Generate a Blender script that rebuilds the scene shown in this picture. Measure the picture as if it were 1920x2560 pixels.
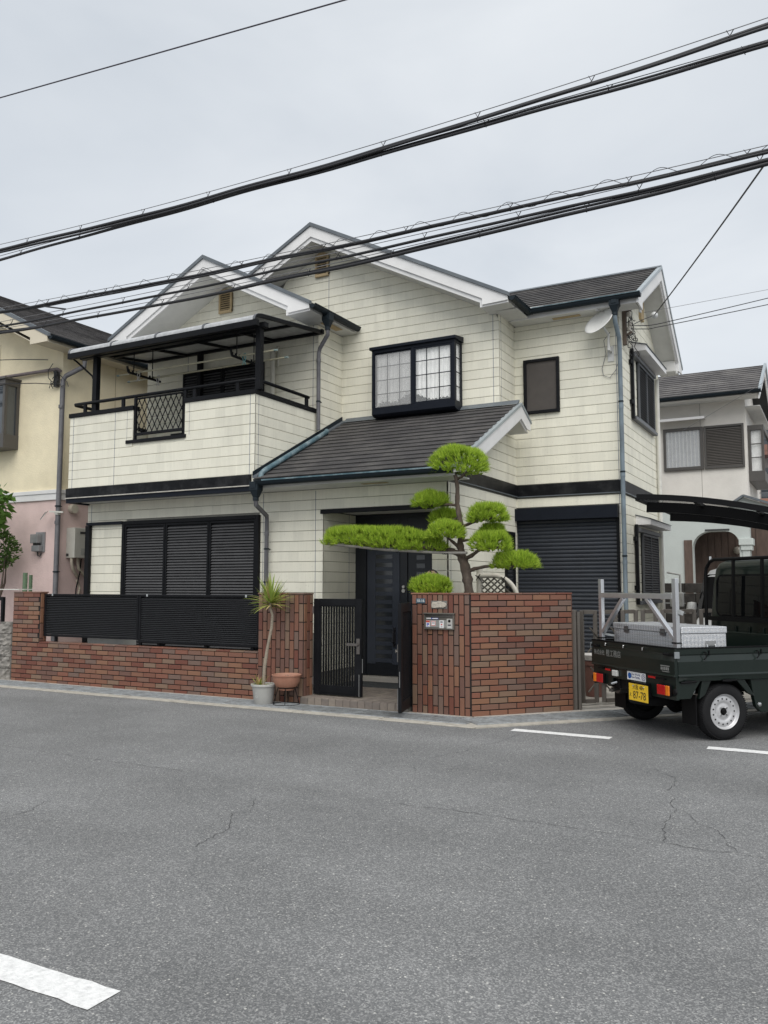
import bpy, bmesh, math, random
import numpy as np
from mathutils import Vector, Matrix
RN = random.Random(7)
NP = np.random.default_rng(11)
rad = math.radians
for o in list(bpy.data.objects): bpy.data.objects.remove(o)
S = bpy.context.scene
COL = S.collection
# ------------------------------------------------------------------ camera, sky, sun, exposure
cam = bpy.data.cameras.new('camera'); camo = bpy.data.objects.new('camera', cam); COL.objects.link(camo)
cam.sensor_fit = 'VERTICAL'; cam.sensor_height = 36; cam.sensor_width = 27
cam.lens = 2100 / 2560 * 36
cam.clip_start = .05; cam.clip_end = 3000
camo.location = (0, 0, 1.55); camo.rotation_euler = (rad(95), 0, rad(28.5))
S.camera = camo
SUN_EL, SUN_AZ = rad(52), rad(-58)      # azimuth of the sun seen from above, 0 = +X, counter-clockwise
W = bpy.data.worlds.new('World'); S.world = W; W.use_nodes = True
nt = W.node_tree; nt.nodes.clear()
def N(nt, t, **k):
    n = nt.nodes.new(t)
    for a, b in k.items(): setattr(n, a, b)
    return n
wo = N(nt, 'ShaderNodeOutputWorld'); bg = N(nt, 'ShaderNodeBackground'); bg.inputs[1].default_value = .1
sky = N(nt, 'ShaderNodeTexSky', sky_type='NISHITA'); sky.sun_disc = False
sky.sun_elevation = SUN_EL; sky.sun_rotation = math.pi / 2 - SUN_AZ
tc = N(nt, 'ShaderNodeTexCoord'); mp = N(nt, 'ShaderNodeMapping'); mp.inputs['Scale'].default_value = (1.3, 1.3, 3.2)
nz = N(nt, 'ShaderNodeTexNoise'); nz.inputs['Scale'].default_value = 1.5; nz.inputs['Detail'].default_value = 5; nz.inputs['Roughness'].default_value = .5; nz.inputs['Distortion'].default_value = .4
cr = N(nt, 'ShaderNodeValToRGB'); cr.color_ramp.elements[0].position = .3; cr.color_ramp.elements[1].position = .72
cr.color_ramp.elements[0].color = (3.42, 3.66, 3.93, 1); cr.color_ramp.elements[1].color = (4.62, 4.78, 4.92, 1)
mx = N(nt, 'ShaderNodeMix', data_type='RGBA'); mx.inputs[0].default_value = .93
nt.links.new(tc.outputs['Generated'], mp.inputs[0]); nt.links.new(mp.outputs[0], nz.inputs['Vector']); nt.links.new(nz.outputs[0], cr.inputs[0])
nt.links.new(sky.outputs[0], mx.inputs[6]); nt.links.new(cr.outputs[0], mx.inputs[7]); nt.links.new(mx.outputs[2], bg.inputs[0]); nt.links.new(bg.outputs[0], wo.inputs[0])
sun = bpy.data.lights.new('sun', 'SUN'); sun.energy = 1.5; sun.angle = rad(60); sun.color = (1, .97, .92)
suno = bpy.data.objects.new('sun', sun); COL.objects.link(suno)
sd = Vector((math.cos(SUN_EL) * math.cos(SUN_AZ), math.cos(SUN_EL) * math.sin(SUN_AZ), math.sin(SUN_EL)))
suno.rotation_euler = sd.to_track_quat('Z', 'Y').to_euler(); suno.location = sd * 60
S.view_settings.view_transform = 'Standard'; S.view_settings.look = 'None'; S.view_settings.gamma = 1
S.view_settings.exposure = .92
S.view_settings.use_curve_mapping = False
S.render.engine = 'CYCLES'

# ------------------------------------------------------------------ materials
def lin(c): return c / 12.92 if c <= .04045 else ((c + .055) / 1.055) ** 2.4
def sr(r, g, b, k=1.): return (min(lin(r / 255) * k, .9), min(lin(g / 255) * k, .9), min(lin(b / 255) * k, .9))
MATS = {}
def mat(name, col=(.5, .5, .5), rough=.6, metal=0., var=.12, vs=7., bump=0., bs=90., spec=.5, stretch=(1, 1, 1), coat=0., dirt=None, dirt_s=1.6, dirt_a=.35, rnd=0., trans=0., alpha=1., fac2=None):
    """Principled surface: base colour varied by two noises in world space, optional soft stain colour, object random tint, bump."""
    if name in MATS: return MATS[name]
    m = bpy.data.materials.new(name); m.use_nodes = True; t = m.node_tree; MATS[name] = m
    b = t.nodes['Principled BSDF']
    b.inputs['Roughness'].default_value = rough; b.inputs['Metallic'].default_value = metal
    b.inputs['Specular IOR Level'].default_value = spec; b.inputs['Coat Weight'].default_value = coat
    b.inputs['Transmission Weight'].default_value = trans; b.inputs['Alpha'].default_value = alpha
    geo = N(t, 'ShaderNodeNewGeometry'); mp = N(t, 'ShaderNodeMapping'); mp.inputs['Scale'].default_value = stretch
    t.links.new(geo.outputs['Position'], mp.inputs[0])
    n1 = N(t, 'ShaderNodeTexNoise'); n1.inputs['Scale'].default_value = vs; n1.inputs['Detail'].default_value = 6; n1.inputs['Roughness'].default_value = .62
    t.links.new(mp.outputs[0], n1.inputs['Vector'])
    mr = N(t, 'ShaderNodeMapRange'); mr.inputs[1].default_value = .25; mr.inputs[2].default_value = .75; mr.inputs[3].default_value = 1 - var; mr.inputs[4].default_value = 1 + var
    t.links.new(n1.outputs[0], mr.inputs[0]); fac = mr.outputs[0]
    if rnd:
        oi = N(t, 'ShaderNodeObjectInfo'); m2 = N(t, 'ShaderNodeMapRange'); m2.inputs[3].default_value = 1 - rnd; m2.inputs[4].default_value = 1 + rnd
        t.links.new(oi.outputs['Random'], m2.inputs[0]); mm = N(t, 'ShaderNodeMath', operation='MULTIPLY')
        t.links.new(fac, mm.inputs[0]); t.links.new(m2.outputs[0], mm.inputs[1]); fac = mm.outputs[0]
    rgb = N(t, 'ShaderNodeRGB'); rgb.outputs[0].default_value = (*col, 1); src = rgb.outputs[0]
    if dirt:
        n2 = N(t, 'ShaderNodeTexNoise'); n2.inputs['Scale'].default_value = dirt_s; n2.inputs['Detail'].default_value = 7; n2.inputs['Roughness'].default_value = .65
        t.links.new(geo.outputs['Position'], n2.inputs['Vector'])
        m3 = N(t, 'ShaderNodeMapRange'); m3.inputs[1].default_value = .45; m3.inputs[2].default_value = .72; m3.inputs[3].default_value = 0; m3.inputs[4].default_value = dirt_a
        t.links.new(n2.outputs[0], m3.inputs[0])
        mc = N(t, 'ShaderNodeMix', data_type='RGBA'); mc.inputs[7].default_value = (*dirt, 1)
        t.links.new(m3.outputs[0], mc.inputs[0]); t.links.new(src, mc.inputs[6]); src = mc.outputs[2]
    vm = N(t, 'ShaderNodeVectorMath', operation='SCALE'); t.links.new(src, vm.inputs[0]); t.links.new(fac, vm.inputs['Scale'])
    t.links.new(vm.outputs[0], b.inputs['Base Color'])
    if bump:
        n3 = N(t, 'ShaderNodeTexNoise'); n3.inputs['Scale'].default_value = bs; n3.inputs['Detail'].default_value = 3
        t.links.new(mp.outputs[0], n3.inputs['Vector'])
        bp = N(t, 'ShaderNodeBump'); bp.inputs['Strength'].default_value = bump; bp.inputs['Distance'].default_value = .01
        t.links.new(n3.outputs[0], bp.inputs['Height']); t.links.new(bp.outputs[0], b.inputs['Normal'])
    m['_src'] = 1
    return m

def math_node(t, op, a=None, b=None):
    n = N(t, 'ShaderNodeMath', operation=op)
    for i, v in ((0, a), (1, b)):
        if v is None: continue
        if isinstance(v, (int, float)): n.inputs[i].default_value = v
        else: t.links.new(v, n.inputs[i])
    return n.outputs[0]

def siding_mat(name, col, block=.19):
    """cement siding: board tint, blocks of slightly different tone along the board, vertical combing, pits, soot."""
    m = bpy.data.materials.new(name); m.use_nodes = True; t = m.node_tree; MATS[name] = m
    b = t.nodes['Principled BSDF']; b.inputs['Roughness'].default_value = .75; b.inputs['Specular IOR Level'].default_value = .3
    geo = N(t, 'ShaderNodeNewGeometry'); sp = N(t, 'ShaderNodeSeparateXYZ'); t.links.new(geo.outputs['Position'], sp.inputs[0])
    oi = N(t, 'ShaderNodeObjectInfo')
    s = math_node(t, 'ADD', sp.outputs[0], sp.outputs[1])
    cell = math_node(t, 'FLOOR', math_node(t, 'ADD', math_node(t, 'DIVIDE', s, block), math_node(t, 'MULTIPLY', oi.outputs['Random'], 37.3)))
    wn = N(t, 'ShaderNodeTexWhiteNoise', noise_dimensions='2D'); cb = N(t, 'ShaderNodeCombineXYZ')
    t.links.new(cell, cb.inputs[0]); t.links.new(oi.outputs['Random'], cb.inputs[1]); t.links.new(cb.outputs[0], wn.inputs['Vector'])
    blk = math_node(t, 'ADD', math_node(t, 'MULTIPLY', wn.outputs['Value'], .09), .925)
    brd = math_node(t, 'ADD', math_node(t, 'MULTIPLY', oi.outputs['Random'], .05), .97)
    cmb = N(t, 'ShaderNodeCombineXYZ'); t.links.new(math_node(t, 'MULTIPLY', s, 55.), cmb.inputs[0]); t.links.new(math_node(t, 'MULTIPLY', sp.outputs[2], 2.2), cmb.inputs[1]); t.links.new(wn.outputs['Value'], cmb.inputs[2])
    st = N(t, 'ShaderNodeTexNoise'); st.inputs['Scale'].default_value = 1.; st.inputs['Detail'].default_value = 3; t.links.new(cmb.outputs[0], st.inputs['Vector'])
    stf = math_node(t, 'ADD', math_node(t, 'MULTIPLY', st.outputs[0], .12), .94)
    pit = N(t, 'ShaderNodeTexNoise'); pit.inputs['Scale'].default_value = 38; pit.inputs['Detail'].default_value = 2; t.links.new(geo.outputs['Position'], pit.inputs['Vector'])
    pm = N(t, 'ShaderNodeMapRange'); pm.inputs[1].default_value = .66; pm.inputs[2].default_value = .74; pm.inputs[3].default_value = 1; pm.inputs[4].default_value = .84; t.links.new(pit.outputs[0], pm.inputs[0])
    ck = N(t, 'ShaderNodeCombineXYZ'); t.links.new(math_node(t, 'MULTIPLY', s, 5.), ck.inputs[0]); t.links.new(math_node(t, 'MULTIPLY', sp.outputs[2], .35), ck.inputs[1])
    sk_ = N(t, 'ShaderNodeTexNoise'); sk_.inputs['Scale'].default_value = 1.; sk_.inputs['Detail'].default_value = 5; t.links.new(ck.outputs[0], sk_.inputs['Vector'])
    skm = N(t, 'ShaderNodeMapRange'); skm.inputs[1].default_value = .52; skm.inputs[2].default_value = .75; skm.inputs[3].default_value = 1; skm.inputs[4].default_value = .90; t.links.new(sk_.outputs[0], skm.inputs[0])
    f = math_node(t, 'MULTIPLY', math_node(t, 'MULTIPLY', math_node(t, 'MULTIPLY', blk, brd), skm.outputs[0]), math_node(t, 'MULTIPLY', stf, pm.outputs[0]))
    so = N(t, 'ShaderNodeTexNoise'); so.inputs['Scale'].default_value = 1.1; so.inputs['Detail'].default_value = 8; so.inputs['Roughness'].default_value = .68; t.links.new(geo.outputs['Position'], so.inputs['Vector'])
    sm = N(t, 'ShaderNodeMapRange'); sm.inputs[1].default_value = .48; sm.inputs[2].default_value = .78; sm.inputs[3].default_value = 0; sm.inputs[4].default_value = .28; t.links.new(so.outputs[0], sm.inputs[0])
    mc = N(t, 'ShaderNodeMix', data_type='RGBA'); mc.inputs[6].default_value = (*col, 1); mc.inputs[7].default_value = (col[0] * .74, col[1] * .77, col[2] * .8, 1); t.links.new(sm.outputs[0], mc.inputs[0])
    vm = N(t, 'ShaderNodeVectorMath', operation='SCALE'); t.links.new(mc.outputs[2], vm.inputs[0]); t.links.new(f, vm.inputs['Scale']); t.links.new(vm.outputs[0], b.inputs['Base Color'])
    h = math_node(t, 'ADD', math_node(t, 'MULTIPLY', wn.outputs['Value'], .5), math_node(t, 'ADD', math_node(t, 'MULTIPLY', st.outputs[0], .5), math_node(t, 'MULTIPLY', pm.outputs[0], .8)))
    bp = N(t, 'ShaderNodeBump'); bp.inputs['Strength'].default_value = .35; bp.inputs['Distance'].default_value = .006; t.links.new(h, bp.inputs['Height']); t.links.new(bp.outputs[0], b.inputs['Normal'])
    return m

def ramp_mat(name, cols, rough=.5, comb=(1, 1, 60), amp=.1, bump=.15):
    """pieces fired to different colours: one colour of the list for each object, combed grain, faint bloom."""
    m = bpy.data.materials.new(name); m.use_nodes = True; t = m.node_tree; MATS[name] = m
    b = t.nodes['Principled BSDF']; b.inputs['Roughness'].default_value = rough; b.inputs['Specular IOR Level'].default_value = .45
    oi = N(t, 'ShaderNodeObjectInfo'); cr = N(t, 'ShaderNodeValToRGB'); cr.color_ramp.interpolation = 'CONSTANT'
    e = cr.color_ramp.elements
    while len(e) < len(cols): e.new(.5)
    for i, c in enumerate(cols): e[i].position = i / len(cols); e[i].color = (*c, 1)
    t.links.new(oi.outputs['Random'], cr.inputs[0])
    geo = N(t, 'ShaderNodeNewGeometry'); mp = N(t, 'ShaderNodeMapping'); mp.inputs['Scale'].default_value = comb; t.links.new(geo.outputs['Position'], mp.inputs[0])
    n1 = N(t, 'ShaderNodeTexNoise'); n1.inputs['Scale'].default_value = 6; n1.inputs['Detail'].default_value = 4; t.links.new(mp.outputs[0], n1.inputs['Vector'])
    mr = N(t, 'ShaderNodeMapRange'); mr.inputs[1].default_value = .3; mr.inputs[2].default_value = .7; mr.inputs[3].default_value = 1 - amp; mr.inputs[4].default_value = 1 + amp; t.links.new(n1.outputs[0], mr.inputs[0])
    n2 = N(t, 'ShaderNodeTexNoise'); n2.inputs['Scale'].default_value = 2.1; n2.inputs['Detail'].default_value = 9; n2.inputs['Roughness'].default_value = .7; t.links.new(geo.outputs['Position'], n2.inputs['Vector'])
    m3 = N(t, 'ShaderNodeMapRange'); m3.inputs[1].default_value = .66; m3.inputs[2].default_value = .8; m3.inputs[4].default_value = .3; t.links.new(n2.outputs[0], m3.inputs[0])
    mc = N(t, 'ShaderNodeMix', data_type='RGBA'); mc.inputs[7].default_value = (.36, .31, .28, 1); t.links.new(m3.outputs[0], mc.inputs[0]); t.links.new(cr.outputs[0], mc.inputs[6])
    vm = N(t, 'ShaderNodeVectorMath', operation='SCALE'); t.links.new(mc.outputs[2], vm.inputs[0]); t.links.new(mr.outputs[0], vm.inputs['Scale']); t.links.new(vm.outputs[0], b.inputs['Base Color'])
    bp = N(t, 'ShaderNodeBump'); bp.inputs['Strength'].default_value = bump; bp.inputs['Distance'].default_value = .004; t.links.new(n1.outputs[0], bp.inputs['Height']); t.links.new(bp.outputs[0], b.inputs['Normal'])
    return m

def asphalt_mat():
    m = bpy.data.materials.new('asphalt'); m.use_nodes = True; t = m.node_tree; MATS['asphalt'] = m
    b = t.nodes['Principled BSDF']; b.inputs['Roughness'].default_value = .88; b.inputs['Specular IOR Level'].default_value = .35
    geo = N(t, 'ShaderNodeNewGeometry')
    v1 = N(t, 'ShaderNodeTexVoronoi'); v1.inputs['Scale'].default_value = 150; t.links.new(geo.outputs['Position'], v1.inputs['Vector'])
    v2 = N(t, 'ShaderNodeTexVoronoi'); v2.inputs['Scale'].default_value = 75; t.links.new(geo.outputs['Position'], v2.inputs['Vector'])
    sepa = N(t, 'ShaderNodeSeparateColor'); t.links.new(v1.outputs['Color'], sepa.inputs[0])
    sepb = N(t, 'ShaderNodeSeparateColor'); t.links.new(v2.outputs['Color'], sepb.inputs[0])
    r1 = N(t, 'ShaderNodeValToRGB'); e = r1.color_ramp.elements
    e[0].position = 0; e[0].color = (.105, .107, .109, 1); e[1].position = 1; e[1].color = (.285, .285, .28, 1)
    k = e.new(.62); k.color = (.163, .165, .166, 1)
    t.links.new(sepa.outputs[0], r1.inputs[0])
    big = N(t, 'ShaderNodeMapRange'); big.inputs[1].default_value = .962; big.inputs[2].default_value = .98; big.inputs[3].default_value = 0; big.inputs[4].default_value = .75; t.links.new(sepb.outputs[1], big.inputs[0])
    core = N(t, 'ShaderNodeMapRange'); core.inputs[1].default_value = .32; core.inputs[2].default_value = .42; core.inputs[3].default_value = 1; core.inputs[4].default_value = 0; t.links.new(v2.outputs['Distance'], core.inputs[0])
    fb = math_node(t, 'MULTIPLY', big.outputs[0], core.outputs[0])
    mc = N(t, 'ShaderNodeMix', data_type='RGBA'); mc.inputs[7].default_value = (.56, .55, .51, 1); t.links.new(fb, mc.inputs[0]); t.links.new(r1.outputs[0], mc.inputs[6])
    n2 = N(t, 'ShaderNodeTexNoise'); n2.inputs['Scale'].default_value = .8; n2.inputs['Detail'].default_value = 8; n2.inputs['Roughness'].default_value = .6; t.links.new(geo.outputs['Position'], n2.inputs['Vector'])
    m3 = N(t, 'ShaderNodeMapRange'); m3.inputs[1].default_value = .3; m3.inputs[2].default_value = .72; m3.inputs[3].default_value = .84; m3.inputs[4].default_value = 1.15; t.links.new(n2.outputs[0], m3.inputs[0])
    mpw = N(t, 'ShaderNodeMapping'); mpw.inputs['Scale'].default_value = (.12, .9, 1); t.links.new(geo.outputs['Position'], mpw.inputs[0])
    n4 = N(t, 'ShaderNodeTexNoise'); n4.inputs['Scale'].default_value = 1.3; n4.inputs['Detail'].default_value = 3; t.links.new(mpw.outputs[0], n4.inputs['Vector'])
    m5 = N(t, 'ShaderNodeMapRange'); m5.inputs[1].default_value = .3; m5.inputs[2].default_value = .7; m5.inputs[3].default_value = .9; m5.inputs[4].default_value = 1.1; t.links.new(n4.outputs[0], m5.inputs[0])
    vm = N(t, 'ShaderNodeVectorMath', operation='SCALE'); t.links.new(mc.outputs[2], vm.inputs[0]); t.links.new(math_node(t, 'MULTIPLY', m3.outputs[0], m5.outputs[0]), vm.inputs['Scale']); t.links.new(vm.outputs[0], b.inputs['Base Color'])
    bp = N(t, 'ShaderNodeBump'); bp.inputs['Strength'].default_value = .35; bp.inputs['Distance'].default_value = .005; t.links.new(v1.outputs['Distance'], bp.inputs['Height']); t.links.new(bp.outputs[0], b.inputs['Normal'])
    return m

def leaf_mat(name, c0, c1, rough=.5, trans=.35):
    """leaves: colour from each leaf's own random value, a part of the light passes through."""
    m = bpy.data.materials.new(name); m.use_nodes = True; t = m.node_tree; MATS[name] = m
    b = t.nodes['Principled BSDF']; b.inputs['Roughness'].default_value = rough; b.inputs['Specular IOR Level'].default_value = .3
    geo = N(t, 'ShaderNodeNewGeometry'); mc = N(t, 'ShaderNodeMix', data_type='RGBA'); mc.inputs[6].default_value = (*c0, 1); mc.inputs[7].default_value = (*c1, 1)
    t.links.new(geo.outputs['Random Per Island'], mc.inputs[0]); t.links.new(mc.outputs[2], b.inputs['Base Color'])
    tl = N(t, 'ShaderNodeBsdfTranslucent'); t.links.new(mc.outputs[2], tl.inputs[0])
    ms = N(t, 'ShaderNodeMixShader'); ms.inputs[0].default_value = trans; out = t.nodes['Material Output']
    t.links.new(b.outputs[0], ms.inputs[1]); t.links.new(tl.outputs[0], ms.inputs[2]); t.links.new(ms.outputs[0], out.inputs[0])
    return m

def tread_mat():
    """aluminium tread plate: crossing raised bars in a chequer, as bump, their uneven sheen painted into the colour."""
    m = mat('tread_plate', (.66, .67, .69), rough=.4, metal=.85, var=.06)
    t = m.node_tree; b = t.nodes['Principled BSDF']
    tcn = N(t, 'ShaderNodeTexCoord'); sp = N(t, 'ShaderNodeSeparateXYZ'); t.links.new(tcn.outputs['Object'], sp.inputs[0])
    nrm = N(t, 'ShaderNodeNewGeometry')
    u = math_node(t, 'ADD', sp.outputs[0], sp.outputs[1]); v = math_node(t, 'ADD', sp.outputs[2], math_node(t, 'MULTIPLY', math_node(t, 'SUBTRACT', sp.outputs[0], sp.outputs[1]), .001))
    # face on top uses x,y ; sides use (x+y),z : blend by |normal z|
    tcn2 = N(t, 'ShaderNodeSeparateXYZ'); t.links.new(tcn.outputs['Normal'], tcn2.inputs[0])
    top = math_node(t, 'GREATER_THAN', math_node(t, 'ABSOLUTE', tcn2.outputs[2]), .7)
    def sel(a, c): return math_node(t, 'ADD', math_node(t, 'MULTIPLY', a, math_node(t, 'SUBTRACT', 1., top)), math_node(t, 'MULTIPLY', c, top))
    U = sel(u, sp.outputs[0]); V = sel(v, sp.outputs[1])
    p = math_node(t, 'MULTIPLY', math_node(t, 'ADD', U, V), 22.); q = math_node(t, 'MULTIPLY', math_node(t, 'SUBTRACT', U, V), 22.)
    chk = math_node(t, 'MODULO', math_node(t, 'ADD', math_node(t, 'FLOOR', p), math_node(t, 'FLOOR', q)), 2.)
    chk = math_node(t, 'ABSOLUTE', chk)
    s1 = math_node(t, 'SINE', math_node(t, 'MULTIPLY', p, 25.13)); s2 = math_node(t, 'SINE', math_node(t, 'MULTIPLY', q, 25.13))
    hh = math_node(t, 'ADD', math_node(t, 'MULTIPLY', s1, chk), math_node(t, 'MULTIPLY', s2, math_node(t, 'SUBTRACT', 1., chk)))
    bp = N(t, 'ShaderNodeBump'); bp.inputs['Strength'].default_value = .4; bp.inputs['Distance'].default_value = .003; t.links.new(hh, bp.inputs['Height']); t.links.new(bp.outputs[0], b.inputs['Normal'])
    lk = b.inputs['Base Color'].links[0].from_socket; vm2 = N(t, 'ShaderNodeVectorMath', operation='SCALE'); t.links.new(lk, vm2.inputs[0])
    t.links.new(math_node(t, 'ADD', math_node(t, 'MULTIPLY', chk, .34), .74), vm2.inputs['Scale']); t.links.new(vm2.outputs[0], b.inputs['Base Color'])  # brighter and duller sheen of alternate bar cells painted into base colour
    rr = math_node(t, 'ADD', math_node(t, 'MULTIPLY', chk, .10), .36); t.links.new(rr, b.inputs['Roughness'])
    return m

# ------------------------------------------------------------------ mesh helpers
class MB:
    def __init__(s): s.v = []; s.f = []
    def add(s, vs, fs):
        o = len(s.v); s.v += [tuple(p) for p in vs]; s.f += [tuple(i + o for i in f) for f in fs]; return s
    def box(s, x0, x1, y0, y1, z0, z1):
        return s.add([(x0, y0, z0), (x1, y0, z0), (x1, y1, z0), (x0, y1, z0), (x0, y0, z1), (x1, y0, z1), (x1, y1, z1), (x0, y1, z1)],
                     [(0, 3, 2, 1), (4, 5, 6, 7), (0, 1, 5, 4), (1, 2, 6, 5), (2, 3, 7, 6), (3, 0, 4, 7)])
    def bar(s, p, q, w, h=None, up=(0, 0, 1)):
        h = h or w; p = Vector(p); q = Vector(q); d = (q - p).normalized(); u = Vector(up)
        if abs(d.dot(u)) > .98: u = Vector((0, 1, 0))
        a = d.cross(u).normalized() * w / 2; b = a.cross(d).normalized() * h / 2
        vs = [p - a - b, p + a - b, p + a + b, p - a + b, q - a - b, q + a - b, q + a + b, q - a + b]
        return s.add(vs, [(0, 3, 2, 1), (4, 5, 6, 7), (0, 1, 5, 4), (1, 2, 6, 5), (2, 3, 7, 6), (3, 0, 4, 7)])
    def ext(s, poly, vec):
        """extrude a planar polygon of 3D points along vec"""
        n = len(poly); vec = Vector(vec); a = [Vector(p) for p in poly]; b = [p + vec for p in a]
        return s.add(a + b, [tuple(range(n))[::-1], tuple(range(n, 2 * n))] + [(i, (i + 1) % n, n + (i + 1) % n, n + i) for i in range(n)])
    def tube(s, pts, r, n=8, cap=True):
        pts = [Vector(p) for p in pts]; m = len(pts); rs = r if isinstance(r, (list, tuple)) else [r] * m
        ring = []; prev = None
        for i, p in enumerate(pts):
            d = (pts[min(i + 1, m - 1)] - pts[max(i - 1, 0)]).normalized()
            if prev is None:
                u = Vector((0, 0, 1)) if abs(d.z) < .9 else Vector((1, 0, 0))
                a = d.cross(u).normalized()
            else: a = (prev - d * prev.dot(d)).normalized()
            prev = a; b = d.cross(a)
            ring.append([p + (a * math.cos(2 * math.pi * k / n) + b * math.sin(2 * math.pi * k / n)) * rs[i] for k in range(n)])
        vs = [q for rg in ring for q in rg]; fs = []
        for i in range(m - 1):
            for k in range(n): fs.append((i * n + k, i * n + (k + 1) % n, (i + 1) * n + (k + 1) % n, (i + 1) * n + k))
        if cap: fs += [tuple(range(n))[::-1], tuple(range((m - 1) * n, m * n))]
        return s.add(vs, fs)
    def lathe(s, prof, c=(0, 0, 0), n=24, axis='Z', cap=False):
        vs = []; fs = []
        for r, h in prof:
            for k in range(n):
                a = 2 * math.pi * k / n; x, y = r * math.cos(a), r * math.sin(a)
                p = (x, y, h) if axis == 'Z' else ((x, h, y) if axis == 'Y' else (h, x, y))
                vs.append((c[0] + p[0], c[1] + p[1], c[2] + p[2]))
        for i in range(len(prof) - 1):
            for k in range(n): fs.append((i * n + k, i * n + (k + 1) % n, (i + 1) * n + (k + 1) % n, (i + 1) * n + k))
        if cap: fs += [tuple(range(n))[::-1], tuple(range((len(prof) - 1) * n, len(prof) * n))]
        return s.add(vs, fs)
    def plate(s, w, h, d, c=.003):
        """chamfered tile: x = length, z = height, front towards -y, back on y = 0, centred"""
        a, b = w / 2, h / 2
        vs = [(-a, 0, -b), (a, 0, -b), (a, 0, b), (-a, 0, b), (-a, -d + c, -b), (a, -d + c, -b), (a, -d + c, b), (-a, -d + c, b), (-a + c, -d, -b + c), (a - c, -d, -b + c), (a - c, -d, b - c), (-a + c, -d, b - c)]
        return s.add(vs, [(0, 1, 5, 4), (1, 2, 6, 5), (2, 3, 7, 6), (3, 0, 4, 7), (4, 5, 9, 8), (5, 6, 10, 9), (6, 7, 11, 10), (7, 4, 8, 11), (8, 9, 10, 11), (3, 2, 1, 0)])

def mesh_of(mb, name, m, smooth=None, center=True, recalc=True):
    me = bpy.data.meshes.new(name); v = mb.v; c = Vector((0, 0, 0))
    if center and v:
        lo = [min(p[i] for p in v) for i in range(3)]; hi = [max(p[i] for p in v) for i in range(3)]
        c = Vector([(lo[i] + hi[i]) / 2 for i in range(3)]); v = [(p[0] - c.x, p[1] - c.y, p[2] - c.z) for p in v]
    me.from_pydata(v, [], mb.f)
    if recalc:
        b = bmesh.new(); b.from_mesh(me); bmesh.ops.recalc_face_normals(b, faces=b.faces); b.to_mesh(me); b.free()
    if m: me.materials.append(m)
    if smooth is not None:
        me.polygons.foreach_set('use_smooth', [True] * len(me.polygons)); me.set_sharp_from_angle(angle=rad(smooth))
    me.update()
    return me, c
def tag(o, label=None, cat=None, group=None, kind=None):
    if label: o['label'] = label
    if cat: o['category'] = cat
    if group: o['group'] = group
    if kind: o['kind'] = kind
    return o
BASE = {}
def thing(name, label, cat, base=(0, 0, 0), rz=None, group=None):
    """an Empty at the thing's base; with rz the parts are given in its own frame, else in world coordinates"""
    o = bpy.data.objects.new(name, None); COL.objects.link(o); o.empty_display_size = .2
    o.location = base; BASE[o.name] = Vector((0, 0, 0)) if rz is not None else Vector(base)
    if rz is not None: o.rotation_euler = (0, 0, rz)
    return tag(o, label, cat, group)
def origin_of(parent):
    """offset to turn given coordinates into the parent's local ones"""
    if parent is None: return Vector((0, 0, 0))
    if parent.name in BASE: return BASE[parent.name]
    return origin_of(parent.parent) + parent.location if parent.parent else parent.location.copy()
SPLIT = {'post', 'guide', 'parapet_cap', 'notch_jamb', 'stile', 'shutter_rail', 'mud_flap', 'leaf_spring', 'hinge', 'latch', 'strap', 'clamp', 'plate_bolt', 'transom_bead', 'wall_joint', 'eave_fascia', 'belt_drip_edge', 'roof_gutter', 'seam_latch', 'guard_rail', 'end_cap', 'rope_hook', 'inner_rail', 'panel_bead', 'cross_bar', 'badge_mark', 'tie', 'hoop', 'window_surround', 'lock', 'soffit', 'sash', 'belt_lower_strip', 'post_cap', 'drop_bolt', 'sill_clutter', 'pot_mark', 'gate_handle', 'railing', 'plank', 'brace', 'arm', 'feed_horn'}
def pieces(mb):
    par = list(range(len(mb.v)))
    def fd(i):
        while par[i] != i: par[i] = par[par[i]]; i = par[i]
        return i
    for f in mb.f:
        a = fd(f[0])
        for j in f[1:]: par[fd(j)] = a
    g = {}
    for f in mb.f: g.setdefault(fd(f[0]), []).append(f)
    out = []
    for fs in g.values():
        ids = sorted({i for f in fs for i in f}); mp = {i: k for k, i in enumerate(ids)}
        b = MB(); b.v = [mb.v[i] for i in ids]; b.f = [tuple(mp[i] for i in f) for f in fs]; out.append(b)
    return out
def obj(name, mb, m, parent=None, smooth=None, bev=0., **k):
    if name in SPLIT and k.get('kind') is None:
        ps = pieces(mb)
        if len(ps) > 1: return [obj_one(name, p, m, parent, smooth, bev, **k) for p in ps][0]
    return obj_one(name, mb, m, parent, smooth, bev, **k)
def obj_one(name, mb, m, parent=None, smooth=None, bev=0., **k):
    me, c = mesh_of(mb, name, m, smooth)
    o = bpy.data.objects.new(name, me); COL.objects.link(o)
    o.parent = parent; o.location = c - origin_of(parent)
    if bev:
        bm = o.modifiers.new('bevel', 'BEVEL'); bm.width = bev; bm.segments = 2; bm.limit_method = 'ANGLE'; bm.angle_limit = rad(35)
    return tag(o, **k)
def inst(name, me, parent, loc, rot=(0, 0, 0), **k):
    o = bpy.data.objects.new(name, me); COL.objects.link(o); o.parent = parent
    o.location = Vector(loc) - origin_of(parent); o.rotation_euler = rot
    return tag(o, **k)
def copy_tree(o, parent=None):
    c = o.copy(); COL.objects.link(c); c.parent = parent
    if o.name in BASE: BASE[c.name] = BASE[o.name].copy()
    for ch in list(o.children): copy_tree(ch, c)
    return c
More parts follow.
